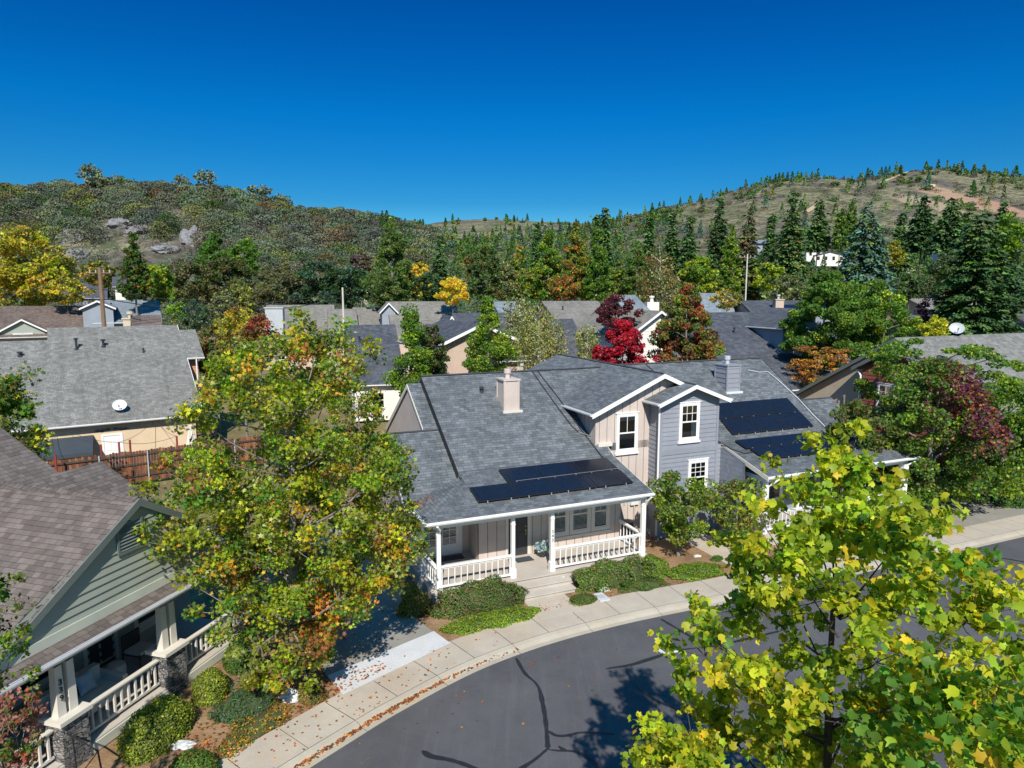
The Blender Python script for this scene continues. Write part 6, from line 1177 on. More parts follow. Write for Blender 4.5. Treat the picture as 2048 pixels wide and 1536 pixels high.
me = bpy.data.meshes.new('hills'); me.vertices.add(len(V)); me.vertices.foreach_set('co', V.astype(np.float32).ravel()); me.loops.add(Fq.size); me.loops.foreach_set('vertex_index', Fq.astype(np.int32).ravel()); me.polygons.add(len(Fq)); me.polygons.foreach_set('loop_start', (np.arange(len(Fq))*4).astype(np.int32)); me.update(calc_edges=True); me.polygons.foreach_set('use_smooth', np.ones(len(Fq), bool))
def m_hill():
    m, nt, b = mk('hill_scrub'); g = geo(nt)
    c = ramp(nt, noise(nt, g, .012, 6, .6), [(.30, (.10, .09, .06)), (.42, (.21, .195, .11)), (.50, (.30, .265, .16)), (.57, (.17, .14, .12)), (.66, (.13, .11, .09)), (.76, (.33, .28, .17))])
    c = mixc(nt, ramp(nt, noise(nt, g, .16, 7, .8), [(.44, (0, 0, 0)), (.56, (.85, .85, .85))]), c, (.06, .07, .04))
    # bare red earth on the upper right flank: a patch with its own place on the hill
    for (px, py_, d, r_, colr) in ((1925, 374, 640, 24, (.36, .24, .155)), (1985, 380, 620, 20, (.36, .22, .15)), (1862, 380, 610, 20, (.34, .26, .18))):
        x, z = D(px, py_, d); zz = float(terr(np.array(x), np.array(float(d))))
        mp = nd(nt, 'ShaderNodeMapping', vector_type='POINT'); mp.inputs['Location'].default_value = (-x, -d, 0); nt.links.new(g, mp.inputs[0]); s_ = nd(nt, 'ShaderNodeMapping'); s_.inputs['Scale'].default_value = (1/r_, .35/r_, 0); nt.links.new(mp.outputs[0], s_.inputs[0])
        ln = nd(nt, 'ShaderNodeVectorMath', operation='LENGTH'); nt.links.new(s_.outputs[0], ln.inputs[0]); ad = nd(nt, 'ShaderNodeMath', operation='ADD'); nt.links.new(ln.outputs['Value'], ad.inputs[0]); nn_ = nd(nt, 'ShaderNodeMath', operation='MULTIPLY_ADD'); nt.links.new(noise(nt, g, .03, 5, .6), nn_.inputs[0]); nn_.inputs[1].default_value = 1.1; nn_.inputs[2].default_value = -.55; nt.links.new(nn_.outputs[0], ad.inputs[1])
        c = mixc(nt, ramp(nt, ad.outputs[0], [(.75, (1, 1, 1)), (.95, (0, 0, 0))]), c, colr)
    nt.links.new(c, b.inputs['Base Color']); b.inputs['Roughness'].default_value = 1; b.inputs['Specular IOR Level'].default_value = .1; bump(nt, b, noise(nt, g, .08, 7, .7), 1, 4.); return m
M['hill'] = m_hill(); props(link('hills', me, M['hill']), kind='structure')
# dirt tracks on the right hill
mb = MB()
def track(pp, w):
    q = []
    for (px, py) in pp:
        # march the sight line until it meets the hill
        for d in np.linspace(260, 1000, 500):
            x, z = D(px, py, d)
            if z < float(terr(np.array(x), np.array(float(d)))): break
        q.append(np.array([x, d]))
    P = resample(cat(q, 6), 8); N = normals(P)
    for i in range(len(P)-1):
        f = lambda a, s: (P[a][0]+N[a][0]*s*w/2, P[a][1]+N[a][1]*s*w/2, float(terr(P[a][0]+N[a][0]*s*w/2, P[a][1]+N[a][1]*s*w/2))+.6)
        mb.poly([f(i, -1), f(i+1, -1), f(i+1, 1), f(i, 1)])
def hit(px, py, d0=150, d1=1300):
    for d in np.linspace(d0, d1, 900):
        x, z = D(px, py, d)
        if z < float(terr(np.array(x), np.array(float(d)))): break
    return x, float(d)
track([(1765, 366), (1785, 356), (1808, 347), (1826, 341)], 7); track([(1610, 426), (1622, 419), (1634, 412)], 6)
M['dirt'] = paint('dirt_track', (.42, .30, .19), .95); props(mb.build('dirt_track', M['dirt']), kind='structure')
# grey limestone outcrops
import mathutils
def rock(name, label, c, sz, mat, seed=1, group=None, catg='rock', rough=.28, sub=4, freq=1.6):
    import bmesh
    bm = bmesh.new(); bmesh.ops.create_icosphere(bm, subdivisions=sub, radius=1); mathutils.noise.seed_set(seed)
    for v in bm.verts:
        p = v.co.copy(); n = mathutils.noise.noise(p*freq+mathutils.Vector((seed*3.1, 0, 0)))*rough*1.6+mathutils.noise.noise(p*freq*3)*rough*.6+mathutils.noise.noise(p*freq*7)*rough*.25; v.co = mathutils.Vector((p.x*sz[0], p.y*sz[1], p.z*sz[2]))*(1+n)
    me = bpy.data.meshes.new(name); bm.to_mesh(me); bm.free(); o = link(name, me, M[mat]); o.location = c; return props(o, label, catg, group)
def m_rock():
    m, nt, b = mk('limestone'); g = geo(nt); c = ramp(nt, noise(nt, g, .5, 8, .75), [(.3, (.10, .095, .095)), (.5, (.27, .265, .27)), (.75, (.42, .41, .41))]); nt.links.new(c, b.inputs['Base Color']); b.inputs['Roughness'].default_value = .95; bump(nt, b, noise(nt, g, .8, 8, .8), 1, 1.0); return m
M['rock'] = m_rock()
for i, (px, py, w, h_, d, lab) in enumerate([(150, 474, 50, 26, 215, 'rounded pale limestone outcrop on the left hillside, the leftmost big one'), (157, 513, 38, 18, 200, 'pale limestone outcrop just below the leftmost big one'), (240, 450, 40, 20, 240, 'jagged pale limestone crest highest on the left hillside'), (285, 462, 44, 14, 235, 'long low limestone ledge right of the jagged crest'), (385, 480, 38, 34, 230, 'steep pale limestone face behind the bright green tree'), (330, 500, 44, 14, 220, 'flat limestone shelf left of the steep face'), (705, 432, 40, 12, 330, 'bare limestone cap on the skyline of the left hill')]):
    x, d = hit(px, py+h_*.2); z = float(terr(np.array(x), np.array(d))); rock('limestone_outcrop', lab, (x, d, z), (w/F*d*.58, w/F*d*.5, h_/F*d*.8), 'rock', i+3, 'limestone outcrops on the left hill')
# woods on the hills -------------------------------------------------------------------------------------------------------
def woods(name, pts, hts, wds, kinds, colsets, s0, per, mat='wood_far', seed=3):
    rng = np.random.default_rng(seed); P = []; Cc = []; Sz = []
    for (x, y, z), h_, w_, kd, cs_ in zip(pts, hts, wds, kinds, colsets):
        n = int(per*(.7+.6*rng.random())); t = rng.random(n) if kd == 'cone' else rng.random(n)**.8
        if kd == 'cone': e = (1-t)**.8*(.35+.65*rng.random(n)**.4)
        else: e = np.sqrt(np.clip(1-(2*t-1)**2, 0, 1))*(.5+.5*rng.random(n)**.5)*(1+.25*np.sin(t*13+x))
        a = rng.random(n)*2*pi; zz = z+h_*(.06+.94*t) if kd == 'cone' else z+h_*(.12+.88*t)
        P.append(np.stack([x+e*w_/2*np.cos(a), y+e*w_/2*np.sin(a), zz], 1)); base = pal(cs_[0], 1, rng, cs_[1], .16)[0]; Cc.append(np.clip(base*(1+.13*rng.normal(size=(n, 1))), .004, .9)); Sz.append(np.full(n, s0*y/300*(.7+.6*rng.random(n))))
    P = np.concatenate(P); V = leaves(P, None, np.concatenate(Sz), QUAD, .5, rng=rng); return npmesh(name, V, 4, QUAD[1], np.concatenate(Cc), M[mat])
LW = (['greyg', 'olive', 'scrub', 'dark', 'brown'], [6, 2, 4, 1.2, 1])
PALC['scrub'] = (.066, .076, .056); PALC['plumscrub'] = (.075, .06, .06); RW = (['pine', 'pinel', 'mid', 'dark', 'olive', 'blueg', 'greyg'], [3, 3, 2, 1.2, 1.4, 1, 1.4])
def scatter(n, pxr, dr, rng, dens):
    out = []
    while len(out) < n:
        px = rng.uniform(*pxr); d = rng.uniform(*dr); x = (px-1024)/F*d
        if rng.random() > dens(px, d): continue
        out.append((x, d, float(terr(np.array(x), np.array(d)))))
    return out
rng = np.random.default_rng(21)
def clear(px, d, L=[(150, 474, 215, 34), (157, 513, 200, 26), (240, 450, 240, 26), (285, 462, 235, 30), (385, 480, 230, 24), (330, 500, 220, 30)]):
    for a, b, e, r_ in L:
        if abs(px-a) < r_*.9 and e-45 < d < e+16: return True
    return False
pts = scatter(1250, (-260, 900), (140, 345), rng, lambda p, d: 0 if clear(p, d) else min(1, .35+d/400)); n = len(pts)
props(woods('hillside_woodland', pts, rng.uniform(4, 8, n), rng.uniform(7, 12, n), ['round']*n, [LW]*n, .5, 620, seed=4), kind='stuff')
pts = scatter(1400, (760, 2300), (150, 520), rng, lambda p, d: 0 if (1755 < p < 1905 and d < 185) or (1595 < p < 1695 and d < 175) else np.clip(1.2-(d-150)/(300 if p < 1350 else 240), .05, 1)); n = len(pts); kd = ['cone' if rng.random() < .42 else 'round' for _ in range(n)]
props(woods('valley_woodland', pts, [rng.uniform(6, 10.5) if k == 'cone' else rng.uniform(4, 7) for k in kd], [rng.uniform(4, 7) if k == 'cone' else rng.uniform(6, 11) for k in kd], kd, [RW]*n, .58, 330, seed=5), kind='stuff')
pts = scatter(1300, (700, 2300), (420, 1350), rng, lambda p, d: (.8 if p < 1330 and d < 800 else .12)); n = len(pts); kd = ['cone' if rng.random() < .5 else 'round' for _ in range(n)]
props(woods('distant_woodland', pts, [rng.uniform(9, 15) if k == 'cone' else rng.uniform(3, 6) for k in kd], [rng.uniform(5, 8) if k == 'cone' else rng.uniform(6, 12) for k in kd], kd, [RW]*n, .5, 130, seed=6), kind='stuff')
pts = scatter(1100, (1150, 2300), (420, 1100), rng, lambda p, d: 1); n = len(pts)
props(woods('hillside_scrub', pts, rng.uniform(1.2, 3.2, n), rng.uniform(4, 11, n), ['round']*n, [(['scrub', 'brown', 'plumscrub', 'olive'], [3, 2, 2, 1.5])]*n, .34, 60, seed=8), kind='stuff')
pts = scatter(150, (110, 430), (150, 262), rng, lambda p, d: 1); n = len(pts)
props(woods('rocky_scrub', pts, rng.uniform(1.0, 2.4, n), rng.uniform(2, 5, n), ['round']*n, [(['greyg', 'scrub', 'plumscrub', 'grey'], [2, 2, 3, 2])]*n, .34, 110, seed=9), kind='stuff')
# individual skyline trees
def proto(kind, cols, wt, seed, n=420):
    rng = np.random.default_rng(seed); t = rng.random(n)
    if kind == 'cone': e = (1-t)**.9*(.3+.7*rng.random(n)**.5)*.5*(1+.3*np.sin(t*40)); z = .08+.92*t
    else: 
        cl = sph(9, rng)*.3*np.array([1, 1, .7])+np.array([0, 0, .68]); i = rng.integers(0, 9, n); p = cl[i]+sph(n, rng)*.17*rng.random((n, 1))**.3; e = None
    if e is not None: a = rng.random(n)*2*pi; p = np.stack([e*np.cos(a)*.45, e*np.sin(a)*.45, z], 1)
    V = leaves(p, None, .07 if kind != 'cone' else .06, QUAD, .4, rng=rng); cr = npmesh('crown', V, 4, QUAD[1], pal(cols, n, rng, wt), M['wood_far']); tb = MB(); tb.tube([(0, 0, -.05), (0, 0, .9 if kind == 'cone' else .65)], [.02, .006], 5); tk = tb.build('trunk', M['barkd']); e_ = empty('tree', (0, 0, 0), '', 'tree'); cr.parent = e_; tk.parent = e_; return e_
PR = dict(cone=proto('cone', ['pine', 'pinel', 'dark'], [3, 1, 1], 31), pine=proto('round', ['greyg', 'grey', 'olive'], [3, 1, 1], 32), oak=proto('round', ['dark', 'mid', 'brown'], [2, 2, 1], 33))
def place(kind, px, ytop, hpx, d, label, group, nm, wide=1.):
    x, zt = D(px, ytop, d); zg = float(terr(np.array(x), np.array(float(d))))-.4; h_ = max(hpx/F*d, zt-zg, 2.5); src = PR[kind]
    if not src.get('used'): r_ = src; src['used'] = 1; ch = list(src.children); r_.name = nm
    else:
        r_ = src.copy(); C.objects.link(r_); ch = []; r_.name = nm
        for c_ in src.children: q = c_.copy(); C.objects.link(q); q.parent = r_
    r_.location = (x, d, zt-h_); r_.scale = (h_*wide, h_*wide, h_); r_.rotation_euler = (0, 0, px); props(r_, label, 'tree', group)
gs = 'separate trees standing on the skyline ridges'
for px, yt, hp, d, kd, wd, lab in [(180, 330, 50, 300, 'pine', .8, 'tallest grey skyline pine on the left hill'), (202, 352, 28, 300, 'pine', 1.3, 'low leaning pine against the tallest skyline pine'), (233, 352, 24, 305, 'pine', .9, 'grey skyline pine just right of the tallest group'), (252, 350, 26, 305, 'oak', .9, 'dark skyline tree paired with the grey pine'), (287, 360, 16, 310, 'oak', 1, 'small round skyline tree between two gaps'), (362, 351, 26, 310, 'pine', .8, 'slim skyline pine left of the umbrella-shaped one'), (408, 342, 36, 310, 'pine', 1.0, 'umbrella-shaped skyline pine on the left hill'), (445, 367, 18, 312, 'oak', 1.4, 'rounded dark skyline tree right of the umbrella pine'), (518, 372, 26, 312, 'pine', 1.4, 'large grey crown where the left hill starts to fall'), (560, 390, 24, 312, 'pine', 1.3, 'grey crown lower on the falling ridge'), (678, 416, 24, 325, 'pine', 1.2, 'cluster-like pine beside the bare limestone cap'), (700, 419, 22, 325, 'pine', .8, 'thin pine on the limestone cap'), (717, 428, 12, 325, 'oak', 1.1, 'tiny round tree at the right of the cap'), (736, 422, 22, 325, 'pine', .7, 'last pine of the left ridge'), (812, 443, 20, 330, 'oak', 1, 'tree at the foot of the left ridge beside the shaggy conifer'), (20, 366, 20, 305, 'oak', 1.6, 'broad dark oak on the skyline at the far left'), (90, 366, 20, 305, 'oak', 1.8, 'broad green oak on the skyline left of the dry grass'), (140, 362, 20, 305, 'oak', 1.3, 'brownish oak on the skyline left of the tallest pine')]:
    place(kd, px, yt, hp, d, lab, gs, 'skyline_tree', wd)
gr = 'rows of small conifers along the far ridges'
rr = np.random.default_rng(8)
for px in list(np.arange(1532, 1668, 9.))+[1690, 1706, 1716]: place('cone', px+rr.uniform(-2, 2), float(np.interp(px, [1532, 1560, 1600, 1668, 1716], [352, 345, 343, 352, 352]))+rr.uniform(-3, 3), 15, 960, 'one of the small conifers in the row on the right ridge', gr, 'ridge_conifer', 1.1)
for px, yt, hp, lab in [(1736, 335, 20, 'conifer on the right ridge just before the dirt track'), (1764, 333, 18, 'left one of two close conifers by the top of the track'), (1772, 332, 18, 'right one of two close conifers by the top of the track'), (1800, 332, 10, 'round dark tree at the crest beside the dirt track'), (1898, 335, 12, 'small lone conifer on the crest right of the track'), (1967, 335, 26, 'large dark tree on the crest near the right edge')]: place('cone' if 'con' in lab else 'oak', px, yt, hp, 930, lab, gs, 'ridge_tree', 1.2)
for px in [840, 862, 878, 892, 905, 925, 952, 965, 985, 1010, 1030, 1036, 1046, 1085, 1100, 1130, 1165, 1305, 1330, 1362, 1400, 1440]: place('cone' if px > 980 else 'pine', px+rr.uniform(-3, 3), float(np.interp(px, [840, 900, 950, 1030, 1100, 1165, 1300, 1440], [450, 444, 441, 434, 442, 444, 408, 378]))+rr.uniform(-2, 3), 14, 1350 if px < 1150 else 950, 'one of the tiny trees dotted along the low distant ridge', 'tiny trees along the distant ridge', 'ridge_tree', 1.)
for px, yt, yb_, wp, d, lab in [(1210, 416, 560, 34, 210, 'tall dark fir standing on the valley skyline'), (1193, 430, 560, 24, 220, 'shorter fir touching the tall valley fir'), (1075, 446, 560, 30, 240, 'fir behind the broad columnar tree'), (1300, 432, 560, 34, 200, 'fir above the weeping brown birch'), (1345, 425, 560, 38, 200, 'fir on the lower right slope above the yellow-green tree'), (1380, 432, 560, 44, 190, 'bushy fir left of the very tall dark pine'), (1545, 432, 540, 36, 200, 'fir left of the narrow redwood'), (1805, 425, 540, 40, 190, 'fir directly right of the sequoia'), (1935, 425, 540, 50, 180, 'fir behind the white and blue house'), (2010, 402, 540, 56, 185, 'fir rising behind the right edge conifers')]:
    T('fir_tree', px, yt, yb_, wp, d, 'conifer', ['pine', 'pinel', 'mid'], [3, 1.5, 1], lab, 'firs on the valley slope', s=.7)
FH = [((1606, 494), (1640, 494), 'taupe', 'whitewall', 'white farmhouse with a flat tan roof high on the right slope'), ((1622, 503), (1686, 505), 'slate2', 'whitewall', 'white gabled house with dark roof below the farmhouse on the slope'),
      ((1772, 526), (1822, 527), 'slate2', 'whitewall', 'white house with an arched dark window right of the blue-green sequoia'), ((1832, 527), (1895, 527), 'brownr', 'beige', 'long low house with a rust-brown roof on the right slope'),
      ((1868, 478), (1888, 478), 'slate2', 'bluewall', 'tall narrow blue and white house between the dark trees'), ((898, 546), (924, 552), 'taupe', 'whitewall', 'tiny white gabled house above the yellow tree'), ((712, 563), (735, 564), 'slate2', 'whitewall', 'white house sliver behind the tall conifer'),
      ((1509, 480), (1535, 481), 'blueroof', 'slatew', 'grey-blue house roof peeking out of the pines')]
for a, b, rf, wl_, lab in FH:
    tall = 'tall' in lab; dd_ = 120.
    for dd_ in np.linspace(105, 260, 300):
        xx_, zt = D(*a, dd_)
        if zt-float(terr(np.array(xx_), np.array(dd_))) < (7.5 if tall else 4.6): break
    f = Frame((xx_, dd_), 8); W = f.W; L = (b[0]-a[0])/F*dd_; zb_ = zt-(7.5 if tall else 4.4); h = empty('house', W(L/2, 0, zb_), lab, 'house', 'houses far up the slope'); rm = MB(); q_ = L/2+.5
    if 'gabled' in lab or 'arched' in lab:
        rm.slab([W(-.5, -3, zt-1.5), W(L/2, -3, zt), W(L/2, 3, zt), W(-.5, 3, zt-1.5)], .25); rm.slab([W(L/2, -3, zt), W(L+.5, -3, zt-1.5), W(L+.5, 3, zt-1.5), W(L/2, 3, zt)], .25)
        w = MB(); w.slab([W(0, -2.6, zb_-1), W(L, -2.6, zb_-1), W(L, -2.6, zt-1.5), W(L/2, -2.6, zt-.2), W(0, -2.6, zt-1.5)], 5., (f.V[0], f.V[1], 0))
    else:
        rm.slab([W(-.5, -3.4, zt-1.2), W(L+.5, -3.4, zt-1.2), W(L+.5, 0, zt), W(-.5, 0, zt)], .25); rm.slab([W(-.5, 0, zt), W(L+.5, 0, zt), W(L+.5, 3.4, zt-1.2), W(-.5, 3.4, zt-1.2)], .25); w = MB(); w.box(f, 0, L, -2.6, 2.6, zb_-1, zt-1.15)
    rm.build('roof', M[rf], h); w.build('wall', M[wl_], h); n_ = max(1, int(L/2.6))
    for i in range(n_): c = (i+.5)*L/n_; k = MB(); k.box(f, c-.5, c+.5, -2.68, -2.62, zb_+1.2, zb_+2.5); k.build('window', M['dark'], h)
x, dh = hit(1863, 372); zt_ = float(terr(np.array(x), np.array(dh))); z = zt_+2.6; hb = empty('hut', (x, dh, zt_), 'tiny pale hut on the bare red earth high on the right hill', 'hut'); f_ = Frame((x, dh), 0); k = MB(); k.box(f_, -2.6, 2.6, -2, 2, zt_-1, z); k.build('wall', M['beige'], hb); k = MB(); k.slab([f_.W(-3.2, -3, z), f_.W(3.2, -3, z), f_.W(3.2, 3, z+.8), f_.W(-3.2, 3, z+.8)], .3); k.build('roof', M['greyr'], hb)
# ---------------------------------------------------------------- shrubs, hedges, ground cover near the houses
def bush(name, label, c, r, yaw, cols, wt=None, s=.06, n=None, cat_='shrub', group=None, tpl=DIAM, lump=.12, seed=1, box=0., mat='leaf', up=.35, accent=None, core=True):
    """c = centre on the ground, r = (along, across, height)"""
    rng = np.random.default_rng(seed); n = n or int(2.0*(r[0]*r[1]+r[0]*r[2]+r[1]*r[2])*5.2/(s*s)); e = empty(name, (c[0], c[1], c[2] if len(c) > 2 else 0), label, cat_, group); z0 = c[2] if len(c) > 2 else 0
    d = sph(n, rng); d[:, 2] = np.abs(d[:, 2])
    if box: k = box; m_ = np.max(np.abs(d)/np.array([1, 1, 1.]), axis=1)[:, None]; d = d*(1-k)+d/m_*k*.9
    ph = rng.random(6)*6; L = 1+lump*(np.sin(d[:, 0]*5/.8*r[0]+ph[0])*np.sin(d[:, 1]*6*r[1]+ph[1])+.7*np.sin(d[:, 2]*7+ph[2]+d[:, 0]*4*r[0]))
    f = (L*(1-.16*rng.random(n)**2+.05*rng.random(n)**3))[:, None]; p = d*f*np.array(r); y = yaw; X = p[:, 0]*cos(y)-p[:, 1]*sin(y); Y = p[:, 0]*sin(y)+p[:, 1]*cos(y); P = np.stack([c[0]+X, c[1]+Y, z0+p[:, 2]+.01], 1)
    col = pal(cols, n, rng, wt, .2); g = .82+.3*(np.sin(P[:, 0]*3.1+ph[3])*np.sin(P[:, 1]*3.7+ph[4])*.5+.5); col *= g[:, None]
    if accent: k = rng.random(n) < accent[1](P); col[k] = pal(accent[0], int(k.sum()), rng)
    # leaves face outward
    nn = d/np.array(r); nn /= np.linalg.norm(nn, axis=1)[:, None]; nn = np.stack([nn[:, 0]*cos(y)-nn[:, 1]*sin(y), nn[:, 0]*sin(y)+nn[:, 1]*cos(y), nn[:, 2]], 1)+rng.normal(size=(n, 3))*.55+np.array([0, 0, up]); nn /= np.linalg.norm(nn, axis=1)[:, None]
    a = rng.normal(size=(n, 3)); a -= (a*nn).sum(1)[:, None]*nn; a /= np.linalg.norm(a, axis=1)[:, None]; Mx = np.stack([a, np.cross(nn, a), nn], 2)
    npmesh('foliage', leaves(P, None, s, tpl, rot=Mx, rng=rng, var=.4), len(tpl[0]), tpl[1], np.clip(col, .004, .9), M[mat], e)
    if core:  # solid dark dome: shade between the leaves put into its colour
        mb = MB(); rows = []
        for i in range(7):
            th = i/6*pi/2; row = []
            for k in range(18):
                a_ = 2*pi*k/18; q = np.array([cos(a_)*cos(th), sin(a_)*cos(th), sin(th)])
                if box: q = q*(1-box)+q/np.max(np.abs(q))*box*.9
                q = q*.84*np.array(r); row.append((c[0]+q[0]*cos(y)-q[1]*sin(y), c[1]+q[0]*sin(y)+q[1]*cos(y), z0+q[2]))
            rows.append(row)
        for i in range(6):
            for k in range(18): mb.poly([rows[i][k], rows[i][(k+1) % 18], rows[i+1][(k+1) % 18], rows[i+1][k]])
        mb.build('shade_core', M['twig'], e, smooth=True)
    return e
M['twig'] = paint('core_shade_green', (.05, .065, .02), 1)  # dark green of the shrub cores, imitates their shaded inside
yb = BF.yaw; yh = HF.yaw
def gp(px, py, z=0): g = G(px, py, z); return (g[0], g[1], 0)
bush('hedge', 'large clipped yellow-green hedge below the stone-pier porch railing', gp(313, 1450, .42), (.98, .60, .95), yb, ['hedge', 'olive', 'ylime', 'lime', 'mid'], [4, 2, 1, 1.6, 1], .05, box=.25, seed=2, lump=.07)
bush('hedge', 'smaller clipped yellow-green bush between the stone pier and the blue-green juniper', gp(420, 1366, .4), (.5, .46, .78), yb, ['hedge', 'olive', 'ylime', 'lime', 'mid'], [4, 2, 1, 1.6, 1], .05, box=.2, seed=3, lump=.07)
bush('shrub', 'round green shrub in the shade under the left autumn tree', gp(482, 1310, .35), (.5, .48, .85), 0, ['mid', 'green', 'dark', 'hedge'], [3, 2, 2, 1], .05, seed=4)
bush('juniper', 'spreading blue-green juniper beside the white boulder', gp(495, 1393, .3), (.95, .62, .62), yb-.3, ['pine', 'blueg', 'green'], [2, 2.5, 1.5], .075, tpl=NEEDLE, seed=5, lump=.2, up=.6)
bush('ground_shrub', 'low orange and green ground shrub next to the pavement', gp(512, 1450, .1), (1.0, .42, .22), yb-.25, ['olive', 'gold', 'rust', 'green', 'orange'], [3, 1.6, 1.5, 2, .8], .05, seed=6, lump=.3)
bush('shrub', 'small rusty green bush right of the white boulder', gp(622, 1383, .2), (.36, .36, .42), 0, ['olive', 'rust', 'green', 'orange'], [3, 1.5, 2, .7], .045, seed=7)
bush('shrub', 'clipped dark green dome at the bottom edge below the pale flat rock', gp(385, 1535, .25), (.58, .55, .55), 0, ['mid', 'green', 'rust', 'hedge'], [3, 3, .5, 1], .045, seed=8, lump=.05)
bush('ivy_patch', 'green ivy patch around the foot of the left autumn tree', gp(606, 1320, .1), (.7, .5, .25), .6, ['green', 'mid', 'dark'], [3, 2, 2], .06, seed=9, lump=.3)
bush('shrub', 'yellow-green ball shrub at the left corner of the tan porch', gp(826, 1205, .35), (.55, .52, .92), yh, ['olive', 'hedge', 'gold', 'rust'], [3, 3, 1, .7], .05, seed=10, lump=.15)
bush('hedge', 'mixed green hedge in front of the left half of the tan porch', (*HF.W(1.75, -.42, 0)[:2], 0), (1.65, .55, 1.0), yh, ['mid', 'dark', 'olive', 'pinky', 'green'], [3.4, 1.4, 2.4, 1.2, 1.6], .055, seed=11, box=.35, lump=.12)
bush('ground_cover', 'bright green mat of ground cover left of the tan entry walk', (*HF.W(1.75, -1.5, 0)[:2], 0), (1.62, .50, .26), yh+.03, ['green', 'lime', 'ylime'], [4, 4, .8], .045, cat_='ground cover', seed=12, box=.3, lump=.12, up=.8)
bush('hedge', 'mixed green hedge in front of the right half of the tan porch', (*HF.W(7.1, -.42, 0)[:2], 0), (1.85, .55, .88), yh, ['mid', 'green', 'olive', 'pinky', 'lime'], [3.4, 3, 2, .9, 1], .055, seed=13, box=.3, lump=.14)
bush('shrub', 'bright round shrub ending the right porch hedge', (*HF.W(8.9, -.35, 0)[:2], 0), (.6, .5, .7), yh, ['lime', 'green', 'hedge'], [2, 3, 2], .05, seed=14)
bush('ground_cover', 'small dark reddish-edged mat beside the concrete meter lid', gp(1165, 1197, .1), (.55, .38, .2), yh, ['mid', 'green', 'rust'], [3, 2, .8], .045, cat_='ground cover', seed=15, lump=.2)
bush('ground_cover', 'low dark green mat between the meter lid and the bright green mat', gp(1287, 1167, .1), (1.05, .42, .26), yh, ['mid', 'green', 'rust', 'dark'], [3, 2, .7, 1], .045, cat_='ground cover', seed=16, lump=.2)
bush('ground_cover', 'bright green grassy mat under the small dense street tree', gp(1391, 1140, .12), (1.2, .66, .28), yh, ['green', 'lime', 'mid'], [3, 4, 1], .05, cat_='ground cover', seed=17, lump=.15, up=.8)
bush('ground_cover', 'tiny green tuft on the bare soil by the thin street tree', gp(1435, 1117, .05), (.3, .2, .14), yh, ['green', 'mid'], None, .045, cat_='ground cover', seed=18)
bush('shrub', 'green shrub at the left of the blue porch steps area', gp(1490, 1110, .2), (.75, .5, .45), yh, ['green', 'mid', 'lime'], [3, 2, 1], .055, seed=19)
bush('hedge', 'dark green hedge in front of the blue porch railing', (*HF.W(17.6, -.5, 0)[:2], 0), (2.2, .6, .75), yh, ['green', 'mid', 'dark'], [3, 3, 1.5], .06, seed=20, box=.3)
bush('ground_cover', 'green strip of ground cover along the pavement before the blue house', (*HF.W(17.2, -1.7, 0)[:2], 0), (2.0, .35, .22), yh, ['green', 'mid', 'lime'], None, .055, cat_='ground cover', seed=21, lump=.2)
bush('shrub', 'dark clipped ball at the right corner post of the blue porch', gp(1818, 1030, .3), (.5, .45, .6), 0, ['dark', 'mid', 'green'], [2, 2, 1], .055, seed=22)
bush('shrub', 'clipped green ball beside the parking path', gp(1862, 1042, .3), (.6, .5, .7), 0, ['green', 'mid', 'olive'], [3, 2, 1], .055, seed=23)
bush('hedge', 'rounded green hedge at the right edge behind the slim trunk', gp(2035, 985, .6), (1.3, .9, 1.3), .4, ['mid', 'green', 'dark'], [3, 2, 1.5], .07, seed=24)
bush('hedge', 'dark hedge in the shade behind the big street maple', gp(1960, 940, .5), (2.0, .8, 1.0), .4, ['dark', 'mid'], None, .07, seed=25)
M['boulder'] = M['rock'].copy(); 
def m_bould():
    m, nt, b = mk('white_boulder'); g = geo(nt); c = ramp(nt, noise(nt, g, 9, 8, .75), [(.3, (.4, .42, .43)), (.5, (.6, .6, .58)), (.75, (.7, .69, .66))]); nt.links.new(c, b.inputs['Base Color']); b.inputs['Roughness'].default_value = .8; bump(nt, b, noise(nt, g, 12, 6, .7), 1, .03); return m
M['boulder'] = m_bould()
g = gp(580, 1392, .12); rock('boulder', 'white veined boulder at the foot of the left autumn tree', (g[0], g[1], .1), (.26, .2, .18), 'boulder', 21, sub=4, freq=2)
g = gp(365, 1489, .05); rock('flat_rock', 'pale flat rock behind the clipped dark green dome', (g[0], g[1], .03), (.3, .16, .08), 'boulder', 22, sub=3)
g = gp(1208, 1178, .05); rock('flat_rock', 'small pale rock above the concrete meter lid', (g[0], g[1], .04), (.2, .13, .09), 'boulder', 23, sub=3)
g = gp(1126, 1168, .1); rock('boulder', 'upright white stone at the right of the porch steps', (g[0], g[1], .15), (.13, .12, .26), 'boulder', 24, sub=3)
g = gp(1395, 1112, .03); rock('flat_rock', 'small whitish stone at the edge of the grassy mat', (g[0], g[1], .03), (.16, .09, .05), 'boulder', 25, sub=3)
g = gp(1900, 1053, .03); rock('flat_rock', 'small tan stone beside the parking path', (g[0], g[1], .05), (.2, .12, .1), 'boulder', 26, sub=3)
g = G(1202, 1194, .03); f_ = Frame((g[0], g[1]), 23); ml = empty('meter_box', (g[0], g[1], 0), 'concrete water meter lid set in the soil by the pavement', 'meter box'); k = MB(); k.box(f_, -.2, .2, -.3, .3, 0, .05); k.build('frame', M['newc'], ml); k = MB(); k.box(f_, -.12, .12, -.16, .16, .05, .056); k.build('lid', M['metal'], ml)
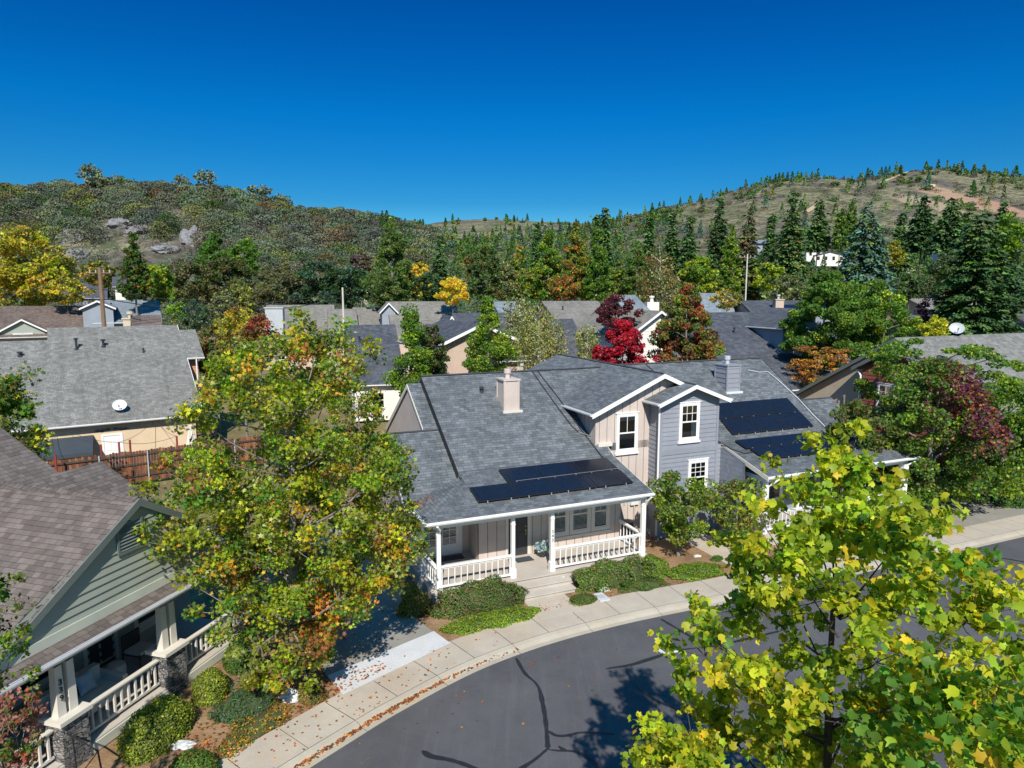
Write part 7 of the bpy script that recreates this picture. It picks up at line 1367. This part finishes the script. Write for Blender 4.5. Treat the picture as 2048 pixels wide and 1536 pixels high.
# fallen leaves
rng = np.random.default_rng(77)
def litter(n, f): P = np.array([f() for _ in range(n)]); return P
def cpf(i): j = int(i); k = i-j; return CP[j]*(1-k)+CP[j+1]*k, CN[j]
def curbpt(): i = float(np.clip(rng.normal(49, 6)+1.2*math.sin(rng.integers(0, 9)*1.7), 36, 64)); o = -.24-abs(rng.normal())*.05; q, n_ = cpf(i); q = q+n_*o+rng.normal(size=2)*.02; return (q[0], q[1], -.06+rng.random()*.03)
def walkpt(): i = float(np.clip(rng.normal(47, 10), 30, 90)); q, n_ = cpf(i); q = q+n_*rng.uniform(0, 1.3); return (q[0], q[1], .02)
def soilpt(): i = rng.uniform(38, 54); q, n_ = cpf(i); q = q+n_*(1.3+abs(rng.normal())*.9); return (q[0], q[1], .05)
def soil2(): i = rng.uniform(62, 100); q, n_ = cpf(i); q = q+n_*(1.3+abs(rng.normal())*.35); return (q[0], q[1], .04)
def drvpt(): return (-4.9+rng.normal()*1.0, 20.4+rng.normal()*1.6, .085)
def roadpt(): i = rng.uniform(38, 75); o = -.6-abs(rng.normal())*1.6; q, n_ = cpf(i); q = q+n_*o; return (q[0], q[1], roadz(q)+.02)
P = np.concatenate([litter(560, curbpt), litter(150, lambda: (lambda u, v: HF.W(u, v, 3.15+.27*u+.02))(abs(rng.normal())*.35+.05, rng.uniform(1.6, 2.7)+rng.normal()*.15)), litter(170, walkpt), litter(900, soilpt), litter(260, soil2), litter(60, drvpt), litter(50, roadpt)])
Mx = rotmats(len(P), 2.2, rng); V = leaves(P, None, .062, MAPLE, rot=Mx, rng=rng); npm = npmesh('fallen_leaves', V, len(MAPLE[0]), MAPLE[1], pal(['rust', 'orange', 'brown', 'red'], len(P), rng, [4, 1.6, 2, .6]), M['leaf']); props(npm, kind='stuff')
# ---------------------------------------------------------------- sun, sky, camera
EL = R(42); SD = R(3)      # sun behind the camera, slightly to its right
sd = np.array([sin(SD)*cos(EL), -cos(SD)*cos(EL), sin(EL)])
l = bpy.data.lights.new('sun', 'SUN'); l.energy = 4.6; l.angle = R(.5); l.color = (1, .955, .88); lo = bpy.data.objects.new('sun', l); C.objects.link(lo)
lo.rotation_euler = mathutils.Vector(sd).to_track_quat('Z', 'Y').to_euler()
w = bpy.data.worlds.new('World'); S.world = w; w.use_nodes = True; nt = w.node_tree; bg = nt.nodes['Background']
sk = nt.nodes.new('ShaderNodeTexSky'); sk.sky_type = 'NISHITA'; sk.sun_disc = False; sk.sun_elevation = EL; sk.sun_rotation = math.atan2(sd[0], sd[1]); sk.altitude = 1500; sk.air_density = 1.0; sk.dust_density = .1; sk.ozone_density = 4.0
hs = nt.nodes.new('ShaderNodeHueSaturation'); hs.inputs['Saturation'].default_value = 1.35; nt.links.new(sk.outputs[0], hs.inputs['Color'])
tc = nt.nodes.new('ShaderNodeTexCoord'); sp = nt.nodes.new('ShaderNodeSeparateXYZ'); nt.links.new(tc.outputs['Generated'], sp.inputs[0])
rp = nt.nodes.new('ShaderNodeValToRGB'); e = rp.color_ramp.elements
SKY = [(0.0, (.60, .66, .52)), (.05, (.32, .50, .47)), (.12, (.115, .35, .405)), (.23, (.015, .38, .49)), (.365, (.0, .30, .46)), (.5, (.35, .5, .52)), (.66, (1.45, 1.28, 1.08)), (1.0, (2.1, 1.6, 1.06))]
e[0].position, e[0].color = SKY[0][0], (*SKY[0][1], 1); e[1].position, e[1].color = SKY[-1][0], (*SKY[-1][1], 1)
for p, c in SKY[1:-1]: x = e.new(p); x.color = (*c, 1)
nt.links.new(sp.outputs[2], rp.inputs[0])
mx = nt.nodes.new('ShaderNodeMix'); mx.data_type = 'RGBA'; mx.blend_type = 'MULTIPLY'; mx.inputs[0].default_value = 1; nt.links.new(hs.outputs[0], mx.inputs[6]); nt.links.new(rp.outputs[0], mx.inputs[7]); nt.links.new(mx.outputs[2], bg.inputs[0]); bg.inputs[1].default_value = .15
cam = bpy.data.cameras.new('camera'); co = bpy.data.objects.new('camera', cam); C.objects.link(co); co.location = (0, 0, H); co.rotation_euler = (pi/2-PIT, 0, 0); cam.sensor_width = 36; cam.lens = F/2048*36; cam.clip_end = 8000; cam.clip_start = .1; S.camera = co
S.view_settings.view_transform = 'Standard'; S.view_settings.look = 'None'; S.view_settings.exposure = .44; S.view_settings.gamma = 1
S.cycles.max_bounces = 6; S.cycles.transparent_max_bounces = 12; S.cycles.diffuse_bounces = 3; S.cycles.use_denoising = True
